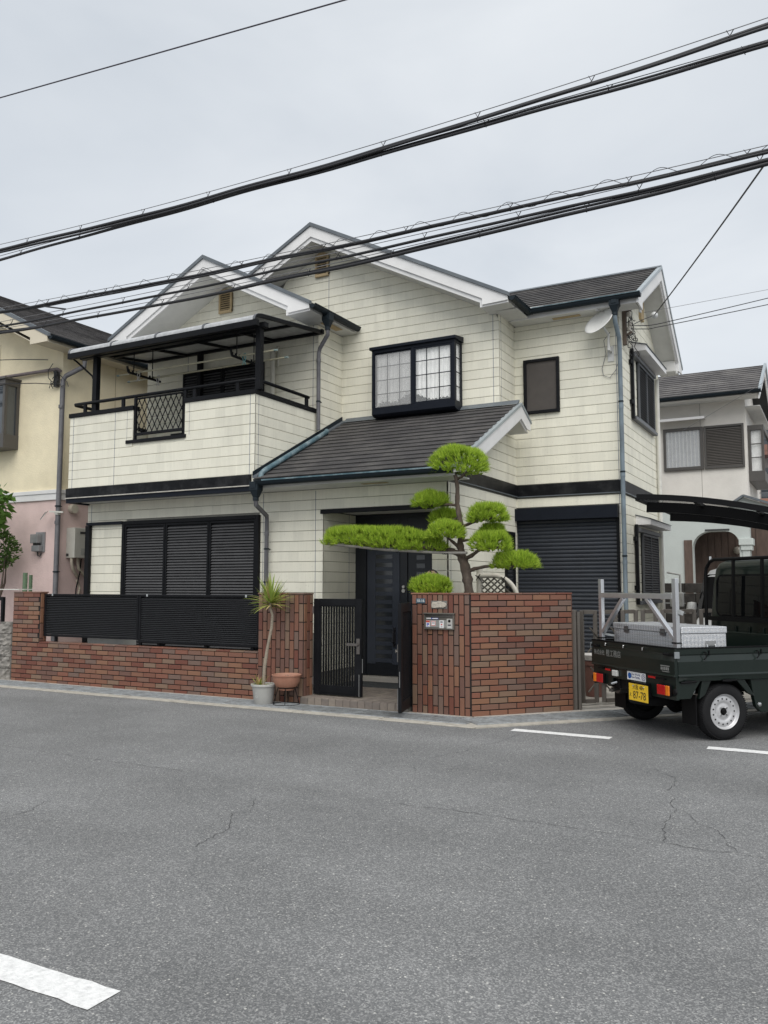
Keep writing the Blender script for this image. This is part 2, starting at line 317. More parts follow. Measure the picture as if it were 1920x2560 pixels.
def text_mesh(body, size, name, m, ext=.0006):
    cu = bpy.data.curves.new(name, 'FONT'); cu.body = body; cu.size = size; cu.align_x = 'CENTER'; cu.align_y = 'CENTER'; cu.extrude = ext; cu.resolution_u = 3
    t = bpy.data.objects.new(name, cu); COL.objects.link(t); bpy.context.view_layer.update()
    me = bpy.data.meshes.new_from_object(t.evaluated_get(bpy.context.evaluated_depsgraph_get())); bpy.data.objects.remove(t); me.name = name
    me.materials.clear(); me.materials.append(m); return me
def text(body, size, name, m, parent, loc, rot, sx=1., ext=.0006):
    o = inst(name, text_mesh(body, size, name, m, ext), parent, loc, rot); o.scale = (sx, 1, 1); return o
ROT_FRONT = (rad(90), 0, 0)                       # lettering on a face that looks towards -Y
# ------------------------------------------------------------------ palette
SIDING = siding_mat('cream_siding', (.82, .795, .675))
JOINT = mat('siding_joint', (.22, .215, .19), .9)
SEAL = mat('joint_seal', (.20, .21, .25), .7)
WHITE = mat('white_fascia', (.74, .735, .73), .55, var=.05, vs=3, dirt=(.5, .5, .5), dirt_a=.3)
SOFFIT = mat('soffit', (.66, .66, .64), .7, var=.05, dirt=(.45, .44, .4), dirt_a=.3)
TRIM = mat('grey_rake_metal', (.10, .115, .13), .5, var=.15, vs=4, dirt=(.2, .22, .23), dirt_a=.4)
SLATE = mat('slate', (.044, .0415, .042), .78, var=.2, vs=6, stretch=(1, 2, 2), bump=.3, bs=60, rnd=.10, dirt=(.15, .14, .13), dirt_s=2.2, dirt_a=.5)
BLACK = mat('black_aluminium', (.007, .0075, .009), .45, var=.15, spec=.14, dirt=(.022, .022, .025), dirt_s=3, dirt_a=.3)
BLACK2 = mat('charcoal_slat', (.085, .085, .088), .5, var=.12, spec=.14, rnd=.08)
NAVY = mat('navy_aluminium', (.010, .0125, .019), .45, var=.12, spec=.14)
GUTTER = mat('gutter_dark', (.014, .021, .027), .5, var=.15, spec=.2)
TEAL = mat('faded_gutter_teal', (.06, .115, .14), .5, var=.25, vs=9, dirt=(.35, .42, .44), dirt_s=5, dirt_a=.6)
PIPE = mat('downpipe_faded', (.115, .115, .125), .55, var=.2, vs=4, stretch=(1, 1, .6), dirt=(.22, .21, .22), dirt_s=5, dirt_a=.5)
PIPEB = mat('downpipe_blue', (.17, .215, .25), .55, var=.25, vs=4, stretch=(3, 3, .7), dirt=(.10, .12, .14), dirt_s=4, dirt_a=.6)
BAND = mat('belt_band', (.008, .0085, .010), .45, spec=.14, var=.3, dirt=(.06, .06, .06), dirt_s=3.5, dirt_a=.4)
WEATH = mat('weathered_edge', (.42, .40, .36), .8, var=.3, vs=12)
WOOD = mat('vent_wood', (.46, .35, .20), .7, var=.2, vs=9)
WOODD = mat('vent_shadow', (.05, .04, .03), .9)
GLASS = mat('window_glass', (.02, .022, .025), .04, var=0, spec=.8)
CLEAR = mat('clear_glass', (.9, .92, .92), .02, var=0, alpha=.14, spec=.7)
LACE = mat('lace_curtain', (.90, .90, .88), .85, var=.12, vs=25, stretch=(1, 1, .2))
SCREEN = mat('insect_screen', (.075, .066, .06), .8, var=.1)
NET = mat('grey_net', (.60, .60, .60), .8, var=.06, alpha=.22)
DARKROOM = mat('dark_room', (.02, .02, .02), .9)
CONC = mat('concrete', (.40, .375, .335), .9, var=.22, vs=5, bump=.5, bs=130, dirt=(.18, .17, .15), dirt_a=.6, dirt_s=2.2)
CONCL = mat('pale_concrete', (.40, .375, .325), .9, var=.25, vs=9, bump=.5, bs=110, dirt=(.24, .22, .19), dirt_a=.6, dirt_s=5)
STEEL = mat('galvanised_steel', (.40, .42, .43), .5, metal=.3, var=.3, vs=18, dirt=(.12, .11, .10), dirt_a=.6, dirt_s=6)
DARK = mat('drain_dark', (.012, .012, .012), .95)
PAINT = mat('road_paint', (.74, .74, .73), .8, var=.10, vs=26, bump=.5, bs=150, dirt=(.34, .34, .34), dirt_s=30, dirt_a=.5)
CRACK = mat('crack_tar', (.05, .05, .052), .9)
MORTAR = mat('mortar', (.014, .013, .013), .9, var=.2, vs=20)
BR = [sr(*c, 1.12) for c in ((112, 77, 63), (115, 81, 65), (100, 61, 50), (102, 83, 74), (113, 92, 77), (108, 72, 59), (115, 76, 62), (98, 72, 63), (108, 80, 68), (120, 87, 68))]
BRICK = ramp_mat('brick_tile', [tuple(min(.8, c * 1.06) for c in b) for b in BR], .42, (1, 1, 45), .1)
BRICKV = ramp_mat('brick_tile_upright', [tuple(min(.8, c * 1.02) for c in b) for b in BR[2:] + BR[:2]], .42, (40, 40, 1), .1)
TILE = ramp_mat('porch_tile', [sr(122, 113, 105), sr(116, 107, 100), sr(127, 118, 109), sr(111, 103, 97)], .6, (3, 3, 3), .1)
BARK = mat('pine_bark', (.085, .062, .048), .95, var=.4, vs=16, stretch=(1, 1, .45), bump=1., bs=38, dirt=(.16, .14, .12), dirt_s=8, dirt_a=.5)
asphalt_mat()

# ------------------------------------------------------------------ ground, road, kerb, drains
g = MB().add([(-400, -400, 0), (400, -400, 0), (400, 400, 0), (-400, 400, 0)], [(0, 1, 2, 3)])
road = obj('road', g, MATS['asphalt'], kind='structure')
def mark(poly, name='road_marking'):
    """painted bar with slightly ragged edges"""
    (x0, y0), (x1, y1) = poly; n = 26; vs = []
    rg = random.Random(int(x0 * 100) & 255)
    for i in range(n + 1): vs.append((x0 + (x1 - x0) * i / n, y0 + rg.uniform(-.006, .006), .004))
    for i in range(n + 1): vs.append((x0 + (x1 - x0) * i / n, y1 + rg.uniform(-.006, .006), .004))
    obj(name, MB().add(vs, [(i, i + 1, n + 2 + i, n + 1 + i) for i in range(n)]), PAINT, road)
mark(((-3.18, 8.685), (-2.13, 8.83))); mark(((-1.195, 8.62), (.1, 8.77))); mark(((1.1, 8.60), (2.4, 8.75))); mark(((-4.6, 2.315), (-2.49, 2.475)))
mark(((-7.5, 2.30), (-5.6, 2.46)))
CR = [[(-7.27, 5.55), (-6.44, 5.54), (-5.91, 5.51), (-5.43, 5.52), (-4.81, 5.53)], [(-4.99, 3.94), (-4.99, 4.08), (-5.1, 4.27), (-5.08, 4.33)], [(-3.44, 3.97), (-3.48, 4.14), (-3.51, 4.38), (-3.58, 4.5), (-3.73, 4.68), (-3.63, 4.77), (-3.84, 5.1)],
      [(-3.35, 6.96), (-3.25, 7.2), (-3.18, 7.44), (-3.15, 7.78), (-3.06, 8.02), (-3.02, 8.54)], [(-2.86, 5.46), (-2.7, 5.45), (-2.34, 5.47), (-1.92, 5.46), (-1.58, 5.45), (-1.25, 5.43), (-1.05, 5.41), (-.77, 5.37), (-.6, 5.4), (-.43, 5.37), (.3, 5.3), (1.5, 5.33)],
      [(-1.48, 7.5), (-1.24, 7.22), (-1.21, 7.0), (-1.23, 6.73)], [(-1.14, 6.57), (-1.13, 6.31), (-1.02, 6.22), (-.89, 5.93), (-.76, 5.84), (-.68, 5.6), (-.6, 5.41)], [(-1.01, 5.42), (-1.08, 5.79), (-1.08, 6.26)], [(-3.62, 6.56), (-3.48, 6.52), (-3.32, 6.66), (-3.18, 6.42)], [(-9.6, 5.5), (-8.4, 5.58), (-7.27, 5.55)]]
for L in CR:
    pts = []
    for (a, b) in zip(L[:-1], L[1:]):
        n = max(2, int(math.dist(a, b) / .04))
        for i in range(n): pts.append((a[0] + (b[0] - a[0]) * i / n + RN.uniform(-.012, .012), a[1] + (b[1] - a[1]) * i / n + RN.uniform(-.012, .012)))
    pts.append(L[-1]); vs = []; n = len(pts)
    for i, p in enumerate(pts):
        q = pts[min(i + 1, n - 1)]; r = pts[max(i - 1, 0)]; d = Vector((q[0] - r[0], q[1] - r[1])).normalized(); w = RN.uniform(.0006, .0028) * (1 if 0 < i < n - 1 else .2)
        vs += [(p[0] - d.y * w, p[1] + d.x * w, .003), (p[0] + d.y * w, p[1] - d.x * w, .003)]
    obj('road_crack', MB().add(vs, [(2 * i, 2 * i + 1, 2 * i + 3, 2 * i + 2) for i in range(n - 1)]), CRACK, road)
# kerb strip along the fence, then round the cut corner
DR = Vector((math.cos(rad(47.5)), math.sin(rad(47.5)), 0)); NR = Vector((-DR.y, DR.x, 0))
K0 = Vector((-3.56, 8.64, 0))
kerb = obj('kerb', MB().ext([(-40, 8.63, .0), (-13.17, 8.63, .0), (-13.17, 8.78, .0), (-40, 8.78, .0)], (0, 0, .014))
           .ext([K0 + Vector((.003, 0, 0)), K0 + DR * 9, K0 + DR * 9 + NR * .13, K0 + NR * .13 + Vector((.01, .01, 0))], (0, 0, .012)), CONCL, kind='structure')
for i in range(16):
    a, b = -13.16 + .6 * i, -13.16 + .6 * i + .594; dz = RN.uniform(-.002, .003); dy = RN.uniform(-.004, .004)
    q = [(a, 8.63 + dy, 0), (b, 8.63 + dy, 0), (b if i < 15 else b - .05, 8.78, 0), (a, 8.78, 0)]
    obj('kerb_stone', MB().ext(q, (0, 0, .014 + dz)), CONCL, kerb, bev=.004)
obj('gutter_apron', MB().ext([(-40, 8.783, 0), (-3.62, 8.783, 0), (-3.90, 9.37, 0), (-40, 9.37, 0)], (0, 0, .008))
    .ext([K0 + NR * .134 + Vector((-.02, .02, 0)), K0 + DR * 9 + NR * .134, K0 + DR * 9 + NR * .95, Vector((-2.9, 10.55, 0)), Vector((-3.89, 9.39, 0))], (0, 0, .0075)), CONC, kind='structure')
def grating(p, d, n, L, wid, label, group, nb=9, cross=None):
    """steel drain cover: dark trough, two edge angles, bearing bars and cross rods"""
    t = thing('drain_grating', label, 'drain cover', tuple(p + d * L / 2), group=group); p = Vector(p); up = Vector((0, 0, 1))
    q = lambda a, b, z: p + d * a + n * b + up * z
    obj('trough', MB().add([q(0, 0, .0105), q(L, 0, .0105), q(L, wid, .0105), q(0, wid, .0105)], [(0, 1, 2, 3)]), DARK, t)
    f = MB()
    for b in (0, wid): f.bar(q(0, b, .014), q(L, b, .014), .012, .014)
    for a in (.004, L - .004): f.bar(q(a, 0, .014), q(a, wid, .014), .008, .014)
    obj('frame', f, STEEL, t)
    bb = MB()
    if cross:
        k = int(L / cross)
        for i in range(1, k): bb.bar(q(L * i / k, .006, .013), q(L * i / k, wid - .006, .013), .006, .010)
        for i in range(1, nb): bb.bar(q(0, wid * i / nb, .0115), q(L, wid * i / nb, .0115), .004, .005)
    else:
        for i in range(1, nb): bb.bar(q(0, wid * i / nb, .0135), q(L, wid * i / nb, .0135), .006, .010)
        k = int(L / .1)
        for i in range(1, k): bb.bar(q(L * i / k, .006, .0125), q(L * i / k, wid - .006, .0125), .006, .006)
    obj('bars', bb, STEEL, t, kind='stuff')
X = Vector((1, 0, 0)); Yv = Vector((0, 1, 0))
xs = -13.2
for i in range(10):
    L = .995 if i < 9 else .46
    w = ['leftmost of the row', 'second from the left end', 'third from the left end', 'below the middle of the louvre fence', 'two left of the potted yucca', 'just left of the potted yucca', 'under the grey pot and bowl stand', 'in front of the closed gate leaf', 'in front of the open gate leaf', 'ending at the kerb corner'][i]
    grating(Vector((xs, 8.80, 0)), X, Yv, L, .42 if i < 7 else .40, 'steel drain grating along the kerb, ' + w, 'drain gratings along the fence', 12, None if i < 7 else .028); xs += 1.0
    if i == 8: xs = -4.2
p0 = K0 + NR * .17 + DR * .10
for i in range(5):
    grating(p0 + DR * (i * 1.0), DR, NR, .995, .42, 'steel drain grating round the cut corner, ' + ['nearest the corner', 'second from the corner', 'behind the truck wheel', 'fourth from the corner', 'farthest from the corner'][i], 'drain gratings on the side street', 11)
obj('garden_ground', MB().box(-26, -4.72, 9.52, 30, 0, .03).ext([(-4.70, 9.55, 0), (-3.95, 9.55, 0), (-2.95, 10.62, 0), (8, 22.4, 0), (8, 30, 0), (-4.70, 30, 0)], (0, 0, .026)), CONC, kind='structure')

# ------------------------------------------------------------------ brick walls
BP, BL = .0721, .2435
CACHE = {}
def brick_me(w, h):
    k = (round(w, 3), round(h, 3))
    if k not in CACHE:
        b = MB().plate(w, h, .012, .0025); CACHE[k] = mesh_of(b, 'brick', BRICK if w > h else BRICKV, center=False)[0]
    return CACHE[k]
def brick_me_v(w, h):
    k = ('v', round(w, 3), round(h, 3))
    if k not in CACHE: CACHE[k] = mesh_of(MB().plate(w, h, .012, .0025), 'brick', BRICKV, center=False)[0]
    return CACHE[k]
def bricks_h(t, p, rz, L, z0, z1, phase=0):
    """running bond from point p along direction rz, length L"""
    d = Vector((math.cos(rz), math.sin(rz), 0)); p = Vector(p); k = 0; z = z1
    while z > z0 + .022:
        bh = min(BP, z - z0)
        a = -BL * (.5 if (k + phase) % 2 else 0)
        while a < L - .012:
            a0, a1 = max(a, 0), min(a + BL, L)
            if a1 - a0 > .03:
                w = a1 - a0 - .0125
                inst('brick', brick_me(round(w, 3), round(bh - .0125, 3)) if w > .07 else brick_me_v(round(w, 3), round(bh - .0125, 3)), t, p + d * ((a0 + a1) / 2) + Vector((0, 0, z - bh / 2)), (0, 0, rz))
            a += BL
        z -= BP; k += 1
def bricks_v(t, p, rz, L, z0, z1, phase=0):
    """upright bond in columns"""
    d = Vector((math.cos(rz), math.sin(rz), 0)); p = Vector(p); n = max(1, round(L / BP)); w = L / n
    for i in range(n):
        z = z1 + (BL * .5 if (i + phase) % 2 else 0)
        while z > z0 + .012:
            a, b = max(z - BL, z0), min(z, z1)
            if b - a > .02:
                inst('brick', brick_me_v(round(w - .0125, 3), round(b - a - .0125, 3)), t, p + d * (w * (i + .5)) + Vector((0, 0, (a + b) / 2)), (0, 0, rz))
            z -= BL
def caps(t, p, rz, L, z, dep, n):
    d = Vector((math.cos(rz), math.sin(rz), 0)); nn = Vector((-d.y, d.x, 0)); p = Vector(p)
    for i in range(n):
        a, b = L * i / n + .003, L * (i + 1) / n - .003
        obj('cap_tile', MB().ext([p + d * a + nn * -.016 + Vector((0, 0, z)), p + d * b + nn * -.016 + Vector((0, 0, z)), p + d * b + nn * dep + Vector((0, 0, z)), p + d * a + nn * dep + Vector((0, 0, z))], (0, 0, .02)), BRICK, t, bev=.004)
# low garden wall under the louvre fence, with its raised left end
w1 = thing('brick_wall', 'low wall of mixed brown brick tiles under the black louvre fence', 'brick wall', (-9.5, 9.42, 0))
obj('core', MB().box(-12.05, -7.022, 9.362, 9.50, 0, .63).box(-12.05, -11.412, 9.3622, 9.4998, .63, 1.43), MORTAR, w1)
bricks_h(w1, (-12.05, 9.362, 0), 0, 5.028, 0, .63, 1)
bricks_h(w1, (-12.05, 9.362, 0), 0, .638, .63 + .004, 1.43, 0)
bricks_v(w1, (-11.412, 9.3625, 0), rad(90), .135, .652, 1.43)
caps(w1, (-11.40, 9.362, 0), 0, 4.37, .63, .15, 18); caps(w1, (-12.05, 9.362, 0), 0, .66, 1.43, .15, 3)
# pillar left of the gate
w2 = thing('brick_pillar', 'pillar of upright brick tiles between louvre fence and black gate', 'brick pillar', (-6.64, 9.44, 0))
obj('core', MB().box(-7.018, -6.283, 9.342, 9.56, 0, 1.43), MORTAR, w2)
bricks_v(w2, (-7.018, 9.342, 0), 0, .735, 0, 1.43); bricks_v(w2, (-6.283, 9.342, 0), rad(90), .215, 0, 1.43, 1)
caps(w2, (-7.03, 9.342, 0), 0, .76, 1.43, .225, 3)
# wall with the house number and the wall round the cut corner
PH = rad(49.5); D2 = Vector((math.cos(PH), math.sin(PH), 0)); N2 = Vector((-D2.y, D2.x, 0)); C0 = Vector((-3.915, 9.362, 0)); C1 = C0 + D2 * 1.42
w3 = thing('brick_corner_wall', 'corner brick wall with letterbox and house number below the pine', 'brick wall', (-3.9, 9.6, 0))
c3 = [Vector((-4.69, 9.362, 0)), C0, C1, C1 + N2 * .14, C0 + Vector((-.07, .15, 0)), Vector((-4.69, 9.512, 0))]
obj('core', MB().ext(c3, (0, 0, 1.44)), MORTAR, w3)
bricks_v(w3, (-4.685, 9.362, 0), 0, .768, 0, 1.44, 1)
bricks_h(w3, C0 + D2 * .006, PH, 1.41, 0, 1.44, 1)
bricks_v(w3, C1 + Vector((0, 0, 0)), PH + rad(90), .138, 0, 1.44)
caps(w3, (-4.70, 9.362, 0), 0, .78, 1.44, .16, 3); caps(w3, C0 + D2 * .003, PH, 1.425, 1.44, .16, 6)

# ------------------------------------------------------------------ the house
H = thing('house', 'two storey cream siding house with black shutters and grey slate roofs', 'house', (-7.6, 11, 0))
SP = .1525; GAP = .006; TH = .016
def wall(mb): return obj('wall', mb, JOINT, H)
def siding(parent, ax, pl, a0, a1, z0, z1, clip=None, zref=None, holes=(), p=SP):
    """boards on a wall plane; ax 'Y': the wall looks to -Y, boards run along X; ax 'X': looks to +X, boards run along Y"""
    zref = z0 if zref is None else zref
    k = math.floor((z0 - zref) / p + 1e-6)
    while True:
        lo, hi = max(z0, zref + k * p), min(z1, zref + (k + 1) * p); k += 1
        if lo >= z1 - .02: break
        if hi - lo < .03: continue
        spans = [(a0, a1)]
        for (h0, h1, q0, q1) in holes:
            if min(hi, q1) - max(lo, q0) > .4 * (hi - lo):
                spans = [s for (s0, s1) in spans for s in ((s0, min(s1, h0)), (max(s0, h1), s1)) if s[1] - s[0] > .02]
        for (s0, s1) in spans:
            zl, zh = lo + GAP / 2, hi - GAP / 2
            l0, l1, u0, u1 = s0, s1, s0, s1
            if clip:
                cl, ch = clip(zl), clip(zh); l0, l1 = max(l0, cl[0]), min(l1, cl[1]); u0, u1 = max(u0, ch[0]), min(u1, ch[1])
                if l1 - l0 < .04: continue
                if u1 - u0 < .01: m = (u0 + u1) / 2; u0, u1 = m - .004, m + .004
            c = .004
            def P3(a, z, d): return (a, pl + d, z) if ax == 'Y' else (pl - d, a, z)
            b = MB().add([P3(l0, zl, TH), P3(l1, zl, TH), P3(u1, zh, TH), P3(u0, zh, TH), P3(l0, zl, c), P3(l1, zl, c), P3(u1, zh, c), P3(u0, zh, c), P3(l0, zl + c, 0), P3(l1, zl + c, 0), P3(u1, zh - c, 0), P3(u0, zh - c, 0)],
                         [(0, 1, 5, 4), (1, 2, 6, 5), (2, 3, 7, 6), (3, 0, 4, 7), (4, 5, 9, 8), (5, 6, 10, 9), (6, 7, 11, 10), (7, 4, 8, 11), (8, 9, 10, 11), (3, 2, 1, 0)])
            obj('siding_board', b, SIDING, parent)
def seal(ax, pl, a, z0, z1, par, w=.009):
    b = MB()
    if ax == 'Y': b.box(a - w / 2, a + w / 2, pl - .0015, pl + .01, z0, z1)
    else: b.box(pl - .01, pl + .0015, a - w / 2, a + w / 2, z0, z1)
    obj('joint_seal', b, SEAL, par)
Y1, YB, YG, YM, YD, XR = 10.40, 9.95, 11.65, 12.44, 13.17, -2.93
XL, XB, XM = -11.54, -7.594, -4.66
t = TH
# ground storey
wl = wall(MB().box(XL, -6.668 - t, Y1 + t, 16.4, 0, 3.0).box(-6.668 - t - .001, -4.90, Y1 + t + .001, 11.38, 2.66, 2.999).box(-4.90, XM - t, Y1 + t, 16.41, 0, 2.998).box(-6.668 - t - .001, -4.899, 11.42, 16.40, 0, 2.997))
siding(wl, 'Y', Y1, XL, XM, .85, 2.97, zref=2.97 - 18 * SP, holes=[(-6.668, -4.90, 0, 2.66), (-10.62, -7.82, .4, 2.6)])
for a in (XL + .09, -8.3 + .55, -6.668 - .13): seal('Y', Y1, a, .3, 2.95, wl)
wr = wall(MB().box(-6.668 - .05, -6.668 - t - .002, Y1 + t + .002, 11.40, 0, 2.655))
siding(wr, 'X', -6.668, Y1 + .004, 11.38, .3, 2.64, zref=2.97 - 18 * SP)
seal('X', -6.668, 11.15, .3, 2.64, wr)
wp = wall(MB().box(XM - .05, XM - t - .001, Y1 + .02, 13.16, 0, 3.0).ext([(XM - t - .001, 10.45, 3.001), (XM - t - .001, 13.16, 3.001), (XM - t - .001, 13.16, 3.95), (XM - t - .001, 12.5, 4.18), (XM - t - .001, 10.45, 3.15)], (-.03, 0, 0)))
siding(wp, 'X', XM, Y1, YD, .85, 3.0, zref=2.97 - 18 * SP)
siding(wp, 'X', XM, 10.05, YD, 3.2, 4.32, clip=lambda z: (10.02 + (z - 3.0) / .5 if z < 4.2 else 12.5, YD), zref=3.2)
seal('X', XM, Y1 + .09, .3, 2.95, wp)
obj('porch_return_wall', MB().box(-4.905, -4.885, 10.42, 11.38, 0, 2.655), SIDING, H)
obj('porch_ceiling', MB().box(-6.66, -4.905, Y1 + .02, 11.39, 2.652, 2.659), SOFFIT, H)
obj('porch_head_beam', MB().box(-6.70, -4.86, Y1 - .03, Y1 + .02, 2.60, 2.66), BLACK, H, bev=.004)
# back wall of the porch recess, right of the door
wb = wall(MB().box(-5.29, -4.906, 11.402, 11.42, .1, 2.65))
siding(wb, 'Y', 11.385, -5.29, -4.906, .3, 2.64, zref=2.97 - 18 * SP)
# balcony block
by0, by1 = YB, YB + .12
bal = obj('balcony', MB().box(XL, XB - t, YB + t, 11.60, 3.02, 3.185).ext([(XL + .001, YB + t + .001, 3.186), (XB - t - .001, YB + t + .001, 3.186), (XB - t - .001, YB + t + .001, 4.41), (-8.965, YB + t + .001, 4.41), (-8.965, YB + t + .001, 3.885), (-10.075, YB + t + .001, 3.885), (-10.075, YB + t + .001, 4.41), (XL + .001, YB + t + .001, 4.41)], (0, .10, 0))
          .box(XB - .13, XB - t - .001, YB + .118, 11.64, 3.186, 4.41).box(XL + .002, XL + .13, YB + .118, 11.64, 3.186, 4.41), SIDING, H)
siding(bal, 'Y', YB, XL, XB, 3.195, 4.415, zref=3.195, holes=[(-10.08, -8.96, 3.89, 5)])
siding(bal, 'X', XB, YB + .004, YG, 3.195, 4.415, clip=lambda z: (YB + .004, min(YG, 10.3 + (z - 3.2) / .5)), zref=3.195)
for a in (XL + .09, -10.47, XB - .09): seal('Y', YB, a, 3.195, 4.415, bal)
seal('Y', YB, -10.20, 3.9, 4.41, bal, .005); seal('Y', YB, -8.87, 3.9, 4.41, bal, .005); seal('X', XB, YB + .09, 3.195, 4.415, bal)
obj('notch_jamb', MB().box(-10.08, -10.076, YB + .002, by1, 3.89, 4.412).box(-8.964, -8.96, YB + .002, by1, 3.89, 4.412), SIDING, bal)
cp = MB().box(XL - .02, -10.06, YB - .02, by1 + .02, 4.415, 4.485).box(-8.98, XB + .02, YB - .02, by1 + .02, 4.415, 4.485).box(XB - .14, XB + .02, by1 + .021, 11.60, 4.4151, 4.4851).box(XL - .02, XL + .14, by1 + .021, 11.60, 4.4151, 4.4851)
obj('parapet_cap', cp, BLACK, bal, bev=.004)
obj('notch_cap', MB().box(-10.21, -8.93, YB - .022, by1 + .022, 3.86, 3.915), BLACK, bal, bev=.004)
# belt under the balcony
bd = MB().box(XL - .03, XB - .06, YB - .025, YB + .05, 3.035, 3.19)
obj('belt_band', bd, BAND, H, bev=.003)
obj('belt_drip_edge', MB().box(XL - .032, XB - .06, YB - .035, YB + .04, 3.018, 3.034), WEATH, H)
obj('belt_lower_strip', MB().box(XL - .03, XB - .06, YB - .012, YB + .06, 2.945, 3.017).box(XL - .03, XL + .03, YB + .061, 10.5, 2.945, 3.017), NAVY, H)
obj('balcony_soffit', MB().box(XL, XB, YB + .062, Y1 + .01, 2.972, 3.017), SOFFIT, H)
for (x0, y0, x1, y1) in ((XM, 10.42, XM + .022, YD - .0),): obj('belt_band', MB().box(x0, x1, y0, y1, 3.01, 3.19), BAND, H, bev=.003)
obj('belt_band', MB().box(XM + .024, XR + .02, YD - .022, YD + .0, 3.005, 3.185), BAND, H, bev=.003)
obj('belt_band', MB().box(XR - .0, XR + .022, YD + .002, 16.4, 3.0052, 3.1852), BAND, H, bev=.003)
obj('belt_drip_edge', MB().box(XM, XM + .03, 10.42, YD - .03, 2.995, 3.009).box(XM + .03, XR + .03, YD - .03, YD, 2.99, 3.004).box(XR, XR + .03, YD + .001, 16.4, 2.9902, 3.0042), TRIM, H)
# upper storey
def gab(xr, zr, xe, ze): return lambda z: (xr - (zr - z) / ((zr - ze) / (xe - xr)), xr + (zr - z) / ((zr - ze) / (xe - xr)))
GX, GZ = -9.52, 7.255; MXX, MZ = -7.96, 7.90
sg, sm = (GZ - 6.09) / 2.21, (MZ - 6.03) / 3.63
wg = wall(MB().ext([(-11.44 + t, YG + t, 3.0), (XB - t, YG + t, 3.0), (XB - t, YG + t, 5.96), (GX, YG + t, 6.95), (-11.44 + t, YG + t, 5.96)], (0, 4, 0)))
siding(wg, 'Y', YG, -11.44, XB, 4.1, 6.94, clip=lambda z: (-11.44, XB) if z < 5.93 else (GX - (6.95 - z) / sg, GX + (6.95 - z) / sg), zref=3.195)
seal('Y', YG, XB - .09, 4.4, 5.95, wg); seal('Y', YG, -10.44, 4.0, 6.3, wg)
ws = wall(MB().box(XB - .05, XB - t - .001, YG + .02, YM + .02, 3.9, 5.95))
siding(ws, 'X', XB, YG + .003, YM + .02, 3.95, 5.95, zref=3.195)
wm = wall(MB().ext([(-11.2, YM + t, 3.0), (XM - t, YM + t, 3.0), (XM - t, YM + t, 5.92), (MXX, YM + t, 7.60), (-11.2, YM + t, 5.95)], (0, 3.9, 0)))
siding(wm, 'Y', YM, XB + .0, XM, 4.34, 7.58, clip=lambda z: (-11, XM) if z < 5.90 else (-11, MXX + (7.60 - z) / sm), zref=3.195)
siding(wm, 'Y', YM, -8.9, XB - .002, 6.0, 7.58, clip=lambda z: (MXX - (7.60 - z) / sm, XB - .002 if z < 7.43 else MXX + (7.60 - z) / sm), zref=3.195 + 0)
seal('Y', YM, XM - .10, 4.35, 5.9, wm); seal('Y', YM, -7.88, 6.2, 7.1, wm)
wc = wall(MB().box(XM - .05, XM - t - .002, YM + .02, YD, 4.2, 5.9))
siding(wc, 'X', XM, YM + .003, YD, 4.30, 5.90, zref=3.195)
seal('X', XM, YM + .09, 4.3, 5.9, wc)
wd = wall(MB().box(XM, XR - t, YD + t, 16.4, 2.70, 5.88).box(XM, -4.78 + .02, YD + t + .001, 16.4, 0, 2.41).box(-2.99, XR - t - .001, YD + t + .001, 16.4, 0, 2.41).box(-4.74, -2.99, 13.6, 16.4, 0, 2.41))
siding(wd, 'Y', YD, XM + .0, XR, 3.195, 5.87, zref=3.195)
siding(wd, 'Y', YD, XM + .0, XR, .85, 2.99, zref=2.97 - 18 * SP, holes=[(-4.75, -2.99, 0, 2.80)])
seal('Y', YD, XR - .05, .4, 5.87, wd)
RZ, RY = 7.10, 14.85; sdm = (RZ - 5.99) / (RY - 12.82)
wx = wall(MB().ext([(XR - t - .002, YD + t + .003, 3.0), (XR - t - .002, 16.39, 3.0), (XR - t - .002, 16.39, 5.78), (XR - t - .002, RY, 6.83), (XR - t - .002, YD + t + .003, 5.9)], (-.03, 0, 0)).box(XR - .05, XR - t - .003, YD + t + .004, 16.38, 0, 3.0))
siding(wx, 'X', XR, YD + .003, 16.4, 3.195, 6.82, clip=lambda z: (YD if z < 5.88 else RY - (6.83 - z) / sdm, 16.4 if z < 5.8 else RY + (6.83 - z) / .66), zref=3.195)
siding(wx, 'X', XR, YD + .003, 16.4, .7, 2.99, zref=2.97 - 18 * SP)
seal('X', XR, YD + .05, .4, 5.87, wx)
